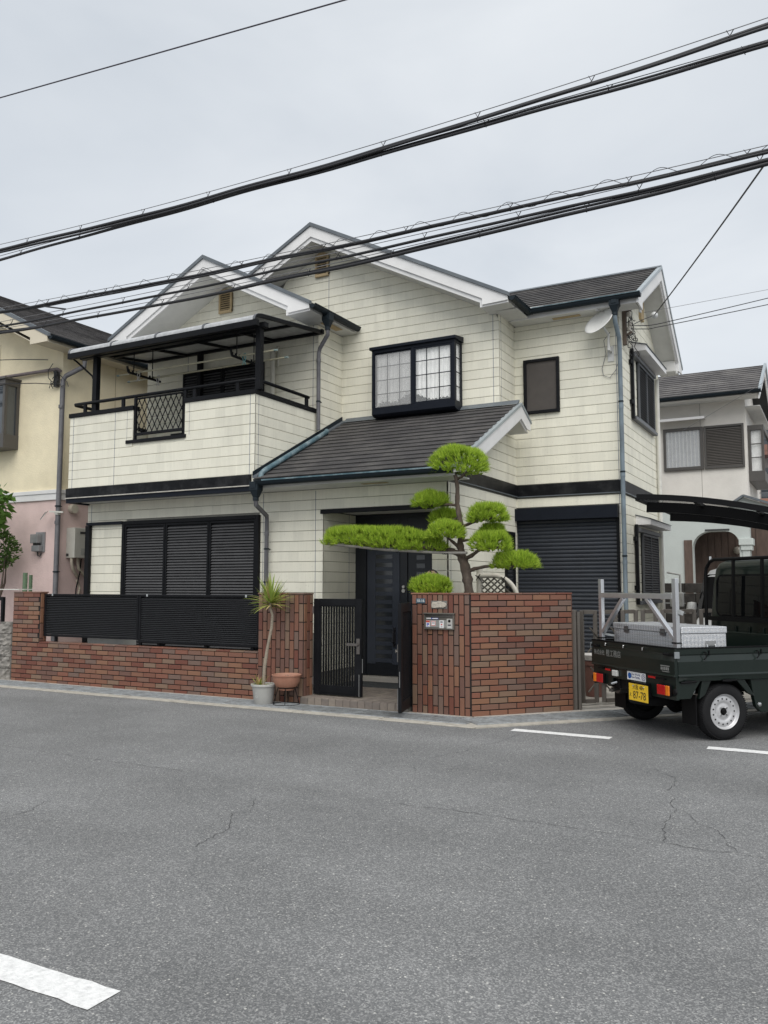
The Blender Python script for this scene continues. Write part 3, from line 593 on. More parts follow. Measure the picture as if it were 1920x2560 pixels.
# ------------------------------------------------------------------ roofs of the house
def courses(parent, e0, e1, up, L, pitch, m=None, name='slate_course', th=.016, lim=None):
    """overlapping slate courses from the eave line e0-e1 up the slope direction 'up' (unit), length L; lim(s) -> (a0, a1) fractions"""
    e0, e1, up = Vector(e0), Vector(e1), Vector(up).normalized(); d = (e1 - e0); nn = d.normalized().cross(up).normalized()
    if nn.z < 0: nn = -nn
    n = math.ceil(L / pitch)
    for i in range(n):
        s0, s1 = i * pitch, min(L, (i + 1) * pitch + .012)
        a0, a1 = lim((s0 + s1) / 2) if lim else (0, 1)
        if a1 - a0 < .01: continue
        p, q = e0 + d * a0, e0 + d * a1
        v = [p + up * s0, q + up * s0, q + up * s1, p + up * s1]
        lo = [nn * .004, nn * .004, nn * -.006, nn * -.006]; hi = [nn * (.004 + th), nn * (.004 + th), nn * .003, nn * .003]
        # slightly uneven butt edge
        k = 14; vs = []; fs = []
        rg = random.Random(i * 77 + int(abs(e0.x) * 10))
        for j in range(k + 1):
            f = j / k; w = up * (rg.uniform(-.003, .003)) + nn * rg.uniform(-.0012, .0012)
            vs += [p.lerp(q, f) + up * s0 + nn * .004 + w, p.lerp(q, f) + up * s0 + nn * (.004 + th) + w, p.lerp(q, f) + up * s1 + nn * .003, p.lerp(q, f) + up * s1 - nn * .006]
        for j in range(k):
            a, b = 4 * j, 4 * j + 4
            fs += [(a, b, b + 1, a + 1), (a + 1, b + 1, b + 2, a + 2), (a + 2, b + 2, b + 3, a + 3), (a + 3, b + 3, b, a)]
        fs += [(0, 1, 2, 3), (4 * k, 4 * k + 3, 4 * k + 2, 4 * k + 1)]
        obj(name, MB().add(vs, fs), m or SLATE, parent)
def slab(mb, a, b, c, d, th):
    """roof deck: quad a-b-c-d thickened downwards"""
    a, b, c, d = map(Vector, (a, b, c, d)); n = (b - a).cross(d - a).normalized(); n = n if n.z > 0 else -n
    return mb.ext([a, b, c, d], -n * th)
DECK = mat('roof_deck', (.05, .05, .05), .9)
# porch roof
pr = obj('roof', slab(slab(MB(), (-7.55, 9.86, 3.105), (-4.33, 9.86, 3.105), (-4.33, 12.44, 4.395), (-7.55, 12.44, 4.395), .05), (-4.655, 12.441, 4.394), (-4.33, 12.441, 4.394), (-4.33, 12.86, 4.17), (-4.655, 12.86, 4.17), .05), DECK, H)
up = Vector((0, 1, .5)).normalized()
courses(pr, (-7.50, 9.84, 3.098), (-4.34, 9.84, 3.098), up, 2.88, .192)
obj('ridge_flashing', MB().ext([(-7.5, 12.37, 4.385), (-7.5, 12.44, 4.42), (-7.5, 12.437, 4.46), (-7.5, 12.33, 4.372)], (3.17, 0, 0)), TRIM, pr)
obj('wall_flashing', MB().ext([(-7.592, 9.90, 3.13), (-7.50, 9.90, 3.13), (-7.50, 12.43, 4.395), (-7.592, 12.43, 4.395)], (0, 0, .035)), TRIM, pr)
for x in (-7.50,): obj('flashing_upstand', MB().ext([(-7.588, 9.90, 3.16), (-7.588, 12.43, 4.43), (-7.588, 12.43, 4.50), (-7.588, 9.90, 3.23)], (.01, 0, 0)), GUTTER, pr)
# porch rake at the right end: fascia, moulding, metal trim
def rake_poly(x, pts): return [(x, y, z) for (y, z) in pts]
pf = [(9.84, 3.075), (12.44, 4.372), (12.88, 4.150), (12.88, 4.03), (12.72, 4.03), (12.44, 4.155), (10.25, 3.06), (10.02, 3.03), (9.84, 3.0)]
obj('fascia', MB().ext(rake_poly(-4.33, pf), (.028, 0, 0)), WHITE, pr, bev=.003)
obj('fascia_moulding', MB().ext(rake_poly(-4.345, [(10.2, 3.06), (12.44, 4.18), (12.74, 4.03), (12.74, 3.99), (12.44, 4.125), (10.26, 3.035)]), (.015, 0, 0)), WHITE, pr)
obj('rake_trim', MB().ext(rake_poly(-4.36, [(9.82, 3.10), (12.44, 4.41), (12.90, 4.18), (12.90, 4.14), (12.44, 4.365), (9.82, 3.06)]), (.075, 0, 0)), mat('pale_rake_metal', (.34, .38, .40), .4, metal=.3, var=.12), pr, bev=.004)
obj('rake_soffit', MB().ext([(-4.655, 9.9, 3.05), (-4.655, 12.44, 4.16), (-4.655, 12.86, 3.99), (-4.655, 12.86, 4.01), (-4.655, 12.44, 4.18), (-4.655, 9.9, 3.07)], (.31, 0, 0)), SOFFIT, pr)
obj('soffit', MB().box(-7.58, -4.345, 9.93, Y1 + .01, 2.972, 2.99), SOFFIT, pr)
obj('eave_fascia', MB().box(-7.58, -4.345, 9.90, 9.928, 2.975, 3.09), SOFFIT, pr)
def gutter(parent, p, q, r=.055, m=None, name='gutter'):
    """half-round trough between two points with a rolled lip"""
    p, q = Vector(p), Vector(q); d = (q - p).normalized(); n = Vector((-d.y, d.x, 0)); vs = []; k = 8; fs = []
    for e in (p, q):
        for rr in (r, r - .004):
            for j in range(k + 1):
                a = math.pi + math.pi * j / k; vs.append(e + n * math.cos(a) * rr + Vector((0, 0, math.sin(a) * rr * 1.15)))
    m1 = k + 1
    for j in range(k):
        fs += [(j, j + 1, 2 * m1 + j + 1, 2 * m1 + j), (m1 + j, m1 + j + 1, 3 * m1 + j + 1, 3 * m1 + j), (j, j + 1, m1 + j + 1, m1 + j), (2 * m1 + j, 2 * m1 + j + 1, 3 * m1 + j + 1, 3 * m1 + j)]
    fs += [tuple(range(m1)), tuple(range(2 * m1, 3 * m1))]
    b = MB().add(vs, fs)
    for s in (-1, 1): b.tube([p + n * s * r, q + n * s * r], .009, 6)
    return obj(name, b, m or GUTTER, parent, smooth=40)
gp = gutter(H, (-7.42, 9.80, 3.065), (-4.36, 9.80, 3.065), .062)
obj('lip', MB().box(-7.30, -4.36, 9.728, 9.742, 3.057, 3.077), TEAL, gp)
def hopper(x, y, z, parent, m=None, s=1.):
    m = m or GUTTER
    b = MB().ext([(x - .075 * s, y - .075 * s, z), (x + .075 * s, y - .075 * s, z), (x + .075 * s, y + .06 * s, z), (x - .075 * s, y + .06 * s, z)], (0, 0, .13 * s))
    b.add([(x - .07 * s, y - .07 * s, z), (x + .07 * s, y - .07 * s, z), (x + .07 * s, y + .055 * s, z), (x - .07 * s, y + .055 * s, z), (x - .035 * s, y - .035 * s, z - .1 * s), (x + .035 * s, y - .035 * s, z - .1 * s), (x + .035 * s, y + .03 * s, z - .1 * s), (x - .035 * s, y + .03 * s, z - .1 * s)], [(0, 1, 5, 4), (1, 2, 6, 5), (2, 3, 7, 6), (3, 0, 4, 7), (4, 5, 6, 7)])
    b.tube([(x, y - .01, z - .1 * s), (x, y - .01, z - .15 * s)], .045 * s, 10)
    b.box(x - .04 * s, x + .04 * s, y - .083 * s, y - .074 * s, z + .03 * s, z + .1 * s)
    return obj('rain_hopper', b, m, parent, bev=.004)
def downpipe(pts, r, m, parent, joints=(), straps=()):
    o = obj('downpipe', MB().tube(pts, r, 12), m, parent, smooth=50)
    for j in joints: obj('pipe_joint', MB().tube([(j[0], j[1], j[2] - .03), (j[0], j[1], j[2] + .03)], r * 1.1, 12), m, o, smooth=50)
    for j in straps: obj('pipe_strap', MB().tube([(j[0], j[1], j[2] - .012), (j[0], j[1], j[2] + .012)], r * 1.16, 12).box(j[0] - .008, j[0] + .008, j[1], j[1] + .09, j[2] - .008, j[2] + .008), GUTTER, o)
    return o
hopper(-7.46, 9.83, 2.93, H)
downpipe([(-7.46, 9.82, 2.80), (-7.46, 9.83, 2.72), (-7.60, 10.28, 2.60), (-7.62, 10.31, 2.52), (-7.62, 10.31, .05)], .034, PIPE, H, [(-7.62, 10.31, 2.33)], [(-7.62, 10.31, 2.1), (-7.62, 10.31, 1.6), (-7.62, 10.31, .9)])
# sloping teal pipe on the porch roof
downpipe([(-7.47, 9.92, 3.06), (-7.46, 9.95, 3.20), (-7.455, 10.02, 3.25), (-7.455, 11.72, 4.10), (-7.47, 11.75, 4.13)], .04, TEAL, H)
# gable 2 roof and main roof decks
def gable_roof(name, xr, zr, xe, ze, y0, y1, wallL, wallR, wy, soff_z, kick, in_drop):
    half = xe - xr; s = (zr - ze) / half
    r = obj(name, slab(slab(MB(), (xr, y0, zr), (xe, y0, ze), (xe, y1, ze), (xr, y1, zr), .05), (xr - half, y0, ze), (xr - .0005, y0, zr), (xr - .0005, y1, zr), (xr - half, y1, ze), .05), DECK, H)
    # fascia, mirrored halves in one board
    o = [(xr, zr - .035), (xe, ze - .035), (xe, soff_z + .02), (xe - kick, soff_z + .005), (xe - kick, zr - in_drop - s * (half - kick)), (xr, zr - in_drop)]
    mir = [(2 * xr - x, z) for x, z in o]
    P = [(x, y0 - .002, z) for x, z in o] ; Q = [(x, y0 - .002, z) for x, z in mir][::-1]
    b = MB().ext(P, (0, .026, 0)); b.ext(Q, (0, .0262, 0)); obj('fascia', b, WHITE, r, bev=.003)
    def strip(o1, dy, th, m, nm):
        b = MB(); b.ext([(x, y0 + dy, z) for x, z in o1], (0, th, 0)); b.ext([(2 * xr - x, y0 + dy + .0003, z) for x, z in o1][::-1], (0, th, 0)); obj(nm, b, m, r, bev=.003)
    d2 = in_drop + .075
    strip([(xr, zr - in_drop + .02), (xe - kick - .0, zr - in_drop + .02 - s * (half - kick)), (xe - kick, soff_z + .06), (xe, soff_z + .06), (xe, soff_z - .01), (xe - kick - .045, soff_z - .025), (xe - kick - .045, zr - d2 - s * (half - kick - .045)), (xr, zr - d2)], .025, .03, WHITE, 'fascia_moulding')
    strip([(xr, zr + .022), (xe + .02, ze + .022 - s * .02), (xe + .02, ze - .04 - s * .02), (xr, zr - .045)], -.03, .075, TRIM, 'rake_trim')
    # sloping soffit and boxed eaves
    b = MB()
    ze2 = zr - d2 - s * (half - kick - .05)
    for sg_ in (1, -1):
        X_ = lambda x: xr + sg_ * (x - xr)
        b.ext([(xr, y0 + .05, zr - d2 + .005), (X_(xe - kick - .05), y0 + .05, ze2 + .005), (X_(xe - kick - .05), y0 + .05, ze2 + .018), (xr, y0 + .05, zr - d2 + .018)], (0, wy - y0 - .045, 0))
        b.ext([(X_(xe - kick - .05), y0 + .05, soff_z - .012), (X_(xe), y0 + .05, soff_z + .0), (X_(xe), y0 + .05, soff_z + .012), (X_(xe - kick - .05), y0 + .05, soff_z)], (0, y1 - y0 - .3, 0))
        b.ext([(X_(xe - kick - .05), y0 + .05, soff_z - .012), (X_(xe - kick - .04), y0 + .05, soff_z - .012), (X_(xe - kick - .04), y0 + .05, ze2 + .012), (X_(xe - kick - .05), y0 + .05, ze2 + .012)], (0, wy - y0 - .045, 0))
    obj('soffit', b, SOFFIT, r)
    b = MB(); b.box(xe - .03, xe - .002, y0 + .03, y1, soff_z + .003, ze - .03); b.box(2 * xr - xe + .002, 2 * xr - xe + .03, y0 + .03, y1, soff_z + .003, ze - .03); obj('eave_fascia', b, WHITE, r)
    return r
rg_ = gable_roof('roof', GX, GZ, -7.31, 6.09, 10.95, 13.6, -11.44, XB, YG, 5.955, .42, .235)
rm_ = gable_roof('roof', MXX, MZ, -4.33, 6.03, 11.95, 12.84, -11.2, XM, YM, 5.905, .42, .235)
obj('roof', slab(slab(MB(), (MXX, 12.841, MZ), (-4.9, 12.841, MZ - sm * (-4.9 - MXX)), (-4.9, 17.0, MZ - sm * (-4.9 - MXX)), (MXX, 17.0, MZ), .05), (-11.59, 12.841, 6.03), (MXX - .001, 12.841, MZ), (MXX - .001, 17, MZ), (-11.59, 17, 6.03), .05), DECK, H)
gutter(H, (-7.25, 10.95, 6.035), (-7.25, 12.40, 6.035), .06)
gutter(H, (-4.27, 11.97, 5.98), (-4.27, 12.80, 5.98), .06)
obj('gutter_corner', MB().box(-4.33, -4.21, 12.70, 12.82, 5.92, 5.985), GUTTER, H, bev=.01)
gutter(H, (-4.25, 12.76, 5.98), (-2.50, 12.76, 5.98), .06)
obj('gutter_lip', MB().box(-4.2, -2.5, 12.692, 12.702, 5.985, 5.997), TEAL, H)
hopper(-7.25, 11.42, 5.88, H)
downpipe([(-7.25, 11.41, 5.73), (-7.25, 11.42, 5.66), (-7.50, 11.57, 5.50), (-7.53, 11.58, 5.42), (-7.53, 11.58, 4.12)], .034, PIPE, H, [(-7.53, 11.58, 5.30)], [(-7.53, 11.58, 4.6)])
# cross-gable roof on the right, ridge along X
rx_ = obj('roof', slab(slab(MB(), (-6.3, 12.82, 5.99), (-2.57, 12.82, 5.99), (-2.57, RY, RZ), (-6.3, RY, RZ), .05), (-6.3, RY + .0005, RZ), (-2.57, RY + .0005, RZ), (-2.57, 16.75, 5.78), (-6.3, 16.75, 5.78), .05), DECK, H)
ur = Vector((0, 1, sdm)).normalized(); LR = math.hypot(RY - 12.80, RZ - 5.98)
def valley(s):
    y = 12.80 + s / math.hypot(1, sdm); z = 5.99 + (y - 12.82) * sdm; x = MXX + (MZ - z) / sm
    return (max(0, min(1, (x + 6.3) / 3.72)), 1)
courses(rx_, (-6.3, 12.80, 5.982), (-2.58, 12.80, 5.982), ur, LR, .192, lim=valley)
obj('ridge_cap', MB().ext([(-6.2, RY - .11, RZ - .03), (-6.2, RY, RZ + .035), (-6.2, RY + .11, RZ - .04), (-6.2, RY, RZ + .01)], (3.66, 0, 0)), TRIM, rx_)
fx = [(12.80, 5.955), (RY, RZ - .03), (16.77, 5.745), (16.77, 5.62), (16.42, 5.60), (16.42, 5.76), (RY, RZ - .24), (13.15, 5.95), (13.15, 5.83), (12.80, 5.85)]
obj('fascia', MB().ext([(-2.575, y, z) for y, z in fx], (.028, 0, 0)), WHITE, rx_, bev=.003)
obj('fascia_moulding', MB().ext([(-2.60, y, z) for y, z in [(13.1, 5.96), (RY, RZ - .2), (16.45, 5.80), (16.45, 5.56), (16.40, 5.56), (16.40, 5.74), (RY, RZ - .29), (13.19, 5.93), (13.19, 5.80), (13.1, 5.80)]], (.024, 0, 0)), WHITE, rx_)
obj('rake_trim', MB().ext([(-2.60, y, z) for y, z in [(12.78, 6.0), (RY, RZ + .022), (16.8, 5.765), (16.8, 5.70), (RY, RZ - .04), (12.78, 5.94)]], (.07, 0, 0)), mat('pale_rake_metal'), rx_, bev=.004)
obj('soffit', MB().ext([(XR, 13.16, 5.90), (XR, RY, RZ - .28), (XR, 16.42, 5.78), (XR, 16.42, 5.80), (XR, RY, RZ - .26), (XR, 13.16, 5.92)], (.33, 0, 0)).box(XM + .02, -2.60, 12.86, YD + .01, 5.868, 5.882).box(XR, -2.60, 16.36, 16.75, 5.60, 5.615), SOFFIT, rx_)
obj('eave_fascia', MB().box(-4.6, -2.58, 12.84, 12.868, 5.866, 5.975), WHITE, rx_)
obj('valley_flashing', MB().ext([(-4.36, 12.80, 6.0), (-4.02, 12.80, 6.0), (-4.08, 12.95, 6.08), (-4.42, 12.95, 6.09)], (0, 0, .01)), mat('lead_flashing', (.42, .43, .42), .5, metal=.4), rx_)
obj('eave_soffit', MB().box(XM + .002, -4.30, 12.3, YD - .001, 5.888, 5.894), SOFFIT, H)
obj('eave_return', MB().box(XR + .001, -2.602, 16.36, 16.74, 5.616, 5.80), WHITE, H)
# house right downpipe with its hopper
hopper(-2.90, 12.80, 5.84, H)
downpipe([(-2.90, 12.79, 5.70), (-2.90, 12.80, 5.60), (-2.90, 13.03, 5.42), (-2.90, 13.06, 5.32), (-2.90, 13.06, .05)], .036, PIPEB, H, [(-2.90, 13.06, 4.32), (-2.90, 13.06, 3.25), (-2.90, 13.06, 1.9)], [(-2.90, 13.06, 4.4), (-2.90, 13.06, 3.3), (-2.90, 13.06, 2.0)])
# wooden gable vents, soffit vents
def vent(x, y, z0, z1, w):
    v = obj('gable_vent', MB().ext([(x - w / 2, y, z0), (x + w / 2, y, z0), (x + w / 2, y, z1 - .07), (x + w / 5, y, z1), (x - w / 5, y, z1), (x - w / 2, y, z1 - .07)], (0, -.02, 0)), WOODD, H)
    f = MB()
    for a, b in ((x - w / 2, x - w / 2 + .035), (x + w / 2 - .035, x + w / 2)): f.box(a, b, y - .055, y - .021, z0, z1 - .07)
    f.box(x - w / 2, x + w / 2, y - .0552, y - .0212, z0 - .02, z0 + .03); f.ext([(x - w / 2, y - .0215, z1 - .075), (x + w / 2, y - .0215, z1 - .075), (x + w / 2, y - .0215, z1 - .045), (x + w / 5, y - .0215, z1 + .01), (x - w / 5, y - .0215, z1 + .01), (x - w / 2, y - .0215, z1 - .045)], (0, -.0345, 0))
    obj('frame', f, WOOD, v, bev=.003)
    n = 8
    for i in range(n):
        z = z0 + .04 + (z1 - z0 - .13) * i / (n - 1)
        obj('slat', MB().add([(x - w / 2 + .03, y - .05, z), (x + w / 2 - .03, y - .05, z), (x + w / 2 - .03, y - .022, z + .03), (x - w / 2 + .03, y - .022, z + .03), (x - w / 2 + .03, y - .05, z + .006), (x + w / 2 - .03, y - .05, z + .006), (x + w / 2 - .03, y - .022, z + .036), (x - w / 2 + .03, y - .022, z + .036)], [(0, 1, 2, 3), (4, 5, 6, 7), (0, 1, 5, 4), (1, 2, 6, 5), (2, 3, 7, 6), (3, 0, 4, 7)]), WOOD, v)
vent(-9.56, YG, 6.46, 6.87, .29); vent(-8.01, YM, 7.12, 7.53, .28)
vs_ = obj('gable_vent', MB().box(XR, XR + .045, 14.75, 14.99, 6.2, 6.62), WOOD, H, bev=.004)
for (x0, x1, y0, y1, z) in ((-3.95, -3.5, 12.98, 13.08, 5.864), (-5.85, -5.45, 10.1, 10.18, 2.968), (-7.52, -7.38, 11.6, 12.1, 5.944)): obj('soffit_vent', MB().box(x0, x1, y0, y1, z - .004, z), WOOD, H)

# ------------------------------------------------------------------ shutters, windows, doors
def slat_mesh(w, h, dep, m):
    """one louvre blade: tilted so that its face looks up and out; x = length"""
    a = w / 2; key = ('slat', round(w, 3), round(h, 4), m.name)
    if key not in CACHE:
        b = MB().add([(-a, 0, h * .36), (a, 0, h * .36), (a, -dep, -h * .18), (-a, -dep, -h * .18), (-a, -dep, -h * .30), (a, -dep, -h * .30), (a, 0, h * .2), (-a, 0, h * .2)], [(0, 1, 2, 3), (3, 2, 5, 4), (4, 5, 6, 7), (7, 6, 1, 0), (0, 3, 4, 7), (1, 6, 5, 2)])
        CACHE[key] = mesh_of(b, 'slat', m, center=False)[0]
    return CACHE[key]
def shutter(x0, x1, z0, z1, y, par, pitch=.045, dep=.022, fr=.035, name='shutter'):
    s = obj(name, MB().box(x0 + .004, x1 - .004, y - .012, y - .002, z0 + .004, z1 - .004), BLACK, par)
    f = MB().box(x0, x0 + fr, y - .045, y - .0021, z0, z1).box(x1 - fr, x1, y - .045, y - .0021, z0, z1).box(x0 + fr, x1 - fr, y - .0448, y - .0022, z1 - fr, z1).box(x0 + fr, x1 - fr, y - .0448, y - .0022, z0, z0 + fr)
    obj('frame', f, BLACK, s, bev=.003)
    n = int((z1 - z0 - 2 * fr) / pitch); me = slat_mesh(x1 - x0 - 2 * fr, pitch, dep, BLACK2)
    for i in range(n): inst('slat', me, s, ((x0 + x1) / 2, y - .013, z0 + fr + pitch * (i + .5)))
    return s
# living-room window with three sliding shutters
lw = obj('window_surround', MB().box(-10.66, -10.60, Y1 - .06, Y1 + .01, .42, 2.63).box(-7.86, -7.80, Y1 - .06, Y1 + .01, .42, 2.63).box(-10.60, -7.86, Y1 - .061, Y1 + .01, 2.57, 2.631), BLACK, H, bev=.004)
obj('shutter_rail', MB().box(-11.50, -10.66, Y1 - .075, Y1 + .0, 2.585, 2.635), NAVY, H, bev=.003)
obj('shutter_rail_bracket', MB().box(-11.52, -11.42, Y1 - .07, Y1 - .01, .5, 2.58), BLACK, H, bev=.003)
for x0, x1 in ((-10.60, -9.70), (-9.69, -8.78), (-8.77, -7.86)): shutter(x0, x1, .45, 2.565, Y1 + .0 - .006, H)
# balcony window shutters
for x0, x1 in ((-10.52, -9.60), (-9.59, -8.69)): shutter(x0, x1, 3.55, 5.44, YG - .006, H, pitch=.05)
obj('balcony_pipe', MB().tube([(-8.47, 11.58, 3.2), (-8.47, 11.58, 5.62)], .045, 12).tube([(-8.47, 11.58, 5.40), (-8.47, 11.58, 5.62)], .052, 12), mat('pvc_beige', (.55, .53, .46), .5), H, smooth=40)
obj('vent_pipe', MB().tube([(-8.40, 11.6, 5.66), (-8.36, 11.58, 5.64), (-8.36, 11.58, 5.3)], .015, 8), mat('pvc_beige'), H, smooth=40)
# brown screened window on the set-back wall
bw = obj('window', MB().box(-4.45, -3.945, YD - .018, YD - .008, 4.41, 5.225), SCREEN, H)
obj('frame', MB().box(-4.50, -4.45, YD - .05, YD + .0, 4.36, 5.27).box(-3.945, -3.895, YD - .05, YD + .0, 4.36, 5.27).box(-4.45, -3.945, YD - .0502, YD, 5.225, 5.2702).box(-4.45, -3.945, YD - .0502, YD, 4.3598, 4.41), BLACK, bw, bev=.004)
# bay window with lace curtains
b0, b1, bf, bz0, bz1 = -6.82, -5.30, 12.13, 4.46, 5.49
bay = obj('bay_window', MB().box(b0, b1, bf, YM, bz0 - .06, bz0 + .05), NAVY, H, bev=.004)
obj('head', MB().box(b0, b1, bf, YM, bz1 - .04, bz1 + .02), NAVY, bay, bev=.004)
obj('hood', MB().ext([(b0 - .03, YM - .002, bz1 + .11), (b0 - .03, bf - .04, bz1 + .06), (b0 - .03, bf - .04, bz1 + .012), (b0 - .03, YM - .002, bz1 + .012)], (b1 - b0 + .06, 0, 0)), NAVY, bay, bev=.004)
obj('apron', MB().ext([(b0, YM - .003, bz0 - .12), (b0, bf + .06, bz0 - .09), (b0, bf - .004, bz0 - .058), (b0, YM - .003, bz0 - .058)], (b1 - b0, 0, 0)), NAVY, bay, bev=.003)
f = MB()
for x in (b0, (b0 + b1) / 2 - .02, b1 - .05): f.box(x, x + .05, bf - .002, bf + .05, bz0 + .051, bz1 - .041)
for x in (b0, b1 - .05): f.box(x, x + .05, YM - .05, YM - .001, bz0 + .051, bz1 - .041)
obj('post', f, NAVY, bay, bev=.003)
def panes(x0, x1, nx, net=False):
    z0, z1 = bz0 + .052, bz1 - .042; f = MB(); y = bf + (.008 if not net else .028)
    f.box(x0, x0 + .028, y, y + .018, z0, z1).box(x1 - .028, x1, y, y + .018, z0, z1).box(x0 + .028, x1 - .028, y + .0002, y + .018, z0, z0 + .03).box(x0 + .028, x1 - .028, y + .0002, y + .018, z1 - .03, z1)
    w = obj('sash', f, NAVY, bay)
    for i in range(1, nx): obj('muntin', MB().box(x0 + (x1 - x0) * i / nx - .006, x0 + (x1 - x0) * i / nx + .006, y + .004, y + .014, z0 + .03, z1 - .03), NAVY, w)
    for j in range(1, 4): obj('muntin', MB().box(x0 + .028, x1 - .028, y + .0045, y + .0135, z0 + (z1 - z0) * j / 4 - .006, z0 + (z1 - z0) * j / 4 + .006), NAVY, w)
    obj('pane', MB().box(x0 + .028, x1 - .028, y + .0105, y + .0125, z0 + .03, z1 - .03), CLEAR, w)
    if net: obj('insect_screen', MB().box(x0 + .01, x1 - .01, bf + .012, bf + .0135, z0 + .01, z1 - .03), NET, w)
panes(b0 + .052, (b0 + b1) / 2 - .022, 3, True); panes((b0 + b1) / 2 + .032, b1 - .052, 3)
# side light of the bay
sf = MB().box(b1 - .02, b1 - .002, bf + .052, bf + .075, bz0 + .052, bz1 - .042).box(b1 - .02, b1 - .002, YM - .075, YM - .052, bz0 + .052, bz1 - .042)
sw = obj('side_sash', sf, NAVY, bay)
for j in range(1, 4): obj('muntin', MB().box(b1 - .018, b1 - .006, bf + .075, YM - .075, bz0 + .05 + .94 * j / 4 - .006, bz0 + .05 + .94 * j / 4 + .006), NAVY, sw)
obj('pane', MB().box(b1 - .0115, b1 - .0095, bf + .075, YM - .075, bz0 + .055, bz1 - .045), CLEAR, sw)
def curtain(p, q, z0, z1, waves, amp, hem, name='lace_curtain', seed=1):
    p, q = Vector(p), Vector(q); n = 90; d = q - p; nn = Vector((-d.y, d.x, 0)).normalized(); rg = random.Random(seed); vs = []; fs = []; rows = 14
    ph = [rg.uniform(0, 6.28) for _ in range(4)]
    for j in range(rows + 1):
        tt = j / rows
        for i in range(n + 1):
            f_ = i / n; a = math.sin(f_ * waves * 6.28 + ph[0]) * amp * (.45 + .55 * tt) + math.sin(f_ * waves * 2.3 * 6.28 + ph[1]) * amp * .35
            hm = hem(f_) + .012 * math.sin(f_ * 70 + ph[2])
            z = z1 + (z0 + hm - z1) * tt; c = p + d * f_ + nn * (a + (.015 * math.sin(f_ * 110) if tt > .9 else 0)); vs.append((c.x, c.y, z))
    for j in range(rows):
        for i in range(n): a = j * (n + 1) + i; fs.append((a, a + 1, a + n + 2, a + n + 1))
    return obj(name, MB().add(vs, fs), LACE, bay, smooth=180)
curtain((b0 + .05, bf + .085, 0), ((b0 + b1) / 2 - .03, bf + .085, 0), bz0 + .06, bz1 - .05, 9, .016, lambda f: .05 + .12 * f + .03 * math.sin(f * 9), seed=3)
curtain(((b0 + b1) / 2 - .01, bf + .075, 0), (b1 - .06, bf + .07, 0), bz0 + .06, bz1 - .05, 9, .016, lambda f: .14 - .12 * f + .03 * math.sin(f * 8 + 1), seed=5)
curtain((b1 - .045, bf + .1, 0), (b1 - .045, YM - .03, 0), bz0 + .06, bz1 - .05, 4, .012, lambda f: .02, seed=8)
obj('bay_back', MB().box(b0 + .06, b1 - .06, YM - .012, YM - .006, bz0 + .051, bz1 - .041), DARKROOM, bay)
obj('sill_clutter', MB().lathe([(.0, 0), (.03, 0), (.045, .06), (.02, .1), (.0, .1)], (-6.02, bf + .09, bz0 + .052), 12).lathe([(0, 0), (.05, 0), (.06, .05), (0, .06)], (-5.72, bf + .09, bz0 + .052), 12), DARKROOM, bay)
# garage roller shutter
gs = obj('roller_shutter', MB().box(-4.72, -3.02, YD + .05, YD + .06, .03, 2.62), NAVY, H)
obj('shutter_box', MB().box(-4.745, -2.995, YD - .10, YD + .04, 2.60, 2.80), NAVY, gs, bev=.005)
obj('guide', MB().box(-4.745, -4.70, YD - .012, YD + .065, .02, 2.599).box(-3.04, -2.995, YD - .012, YD + .065, .02, 2.599), BLACK, gs, bev=.003)
def roll_slat(w, h):
    n = 6; vs = []; fs = []
    for x in (-w / 2, w / 2):
        for i in range(n + 1):
            a = math.pi * i / n; vs.append((x, -.012 * math.sin(a) ** .7, -h / 2 + .004 + (h - .004) * i / n))
    for i in range(n): fs.append((i, i + 1, n + 2 + i, n + 1 + i))
    return mesh_of(MB().add(vs, fs), 'slat', mat('roller_slat', (.019, .024, .034), .5, var=.12, rnd=.06), smooth=60, center=False)[0]
rsm = roll_slat(1.66, .0625)
for i in range(41): inst('slat', rsm, gs, (-3.87, YD + .048, .05 + .0625 * (i + .5)))
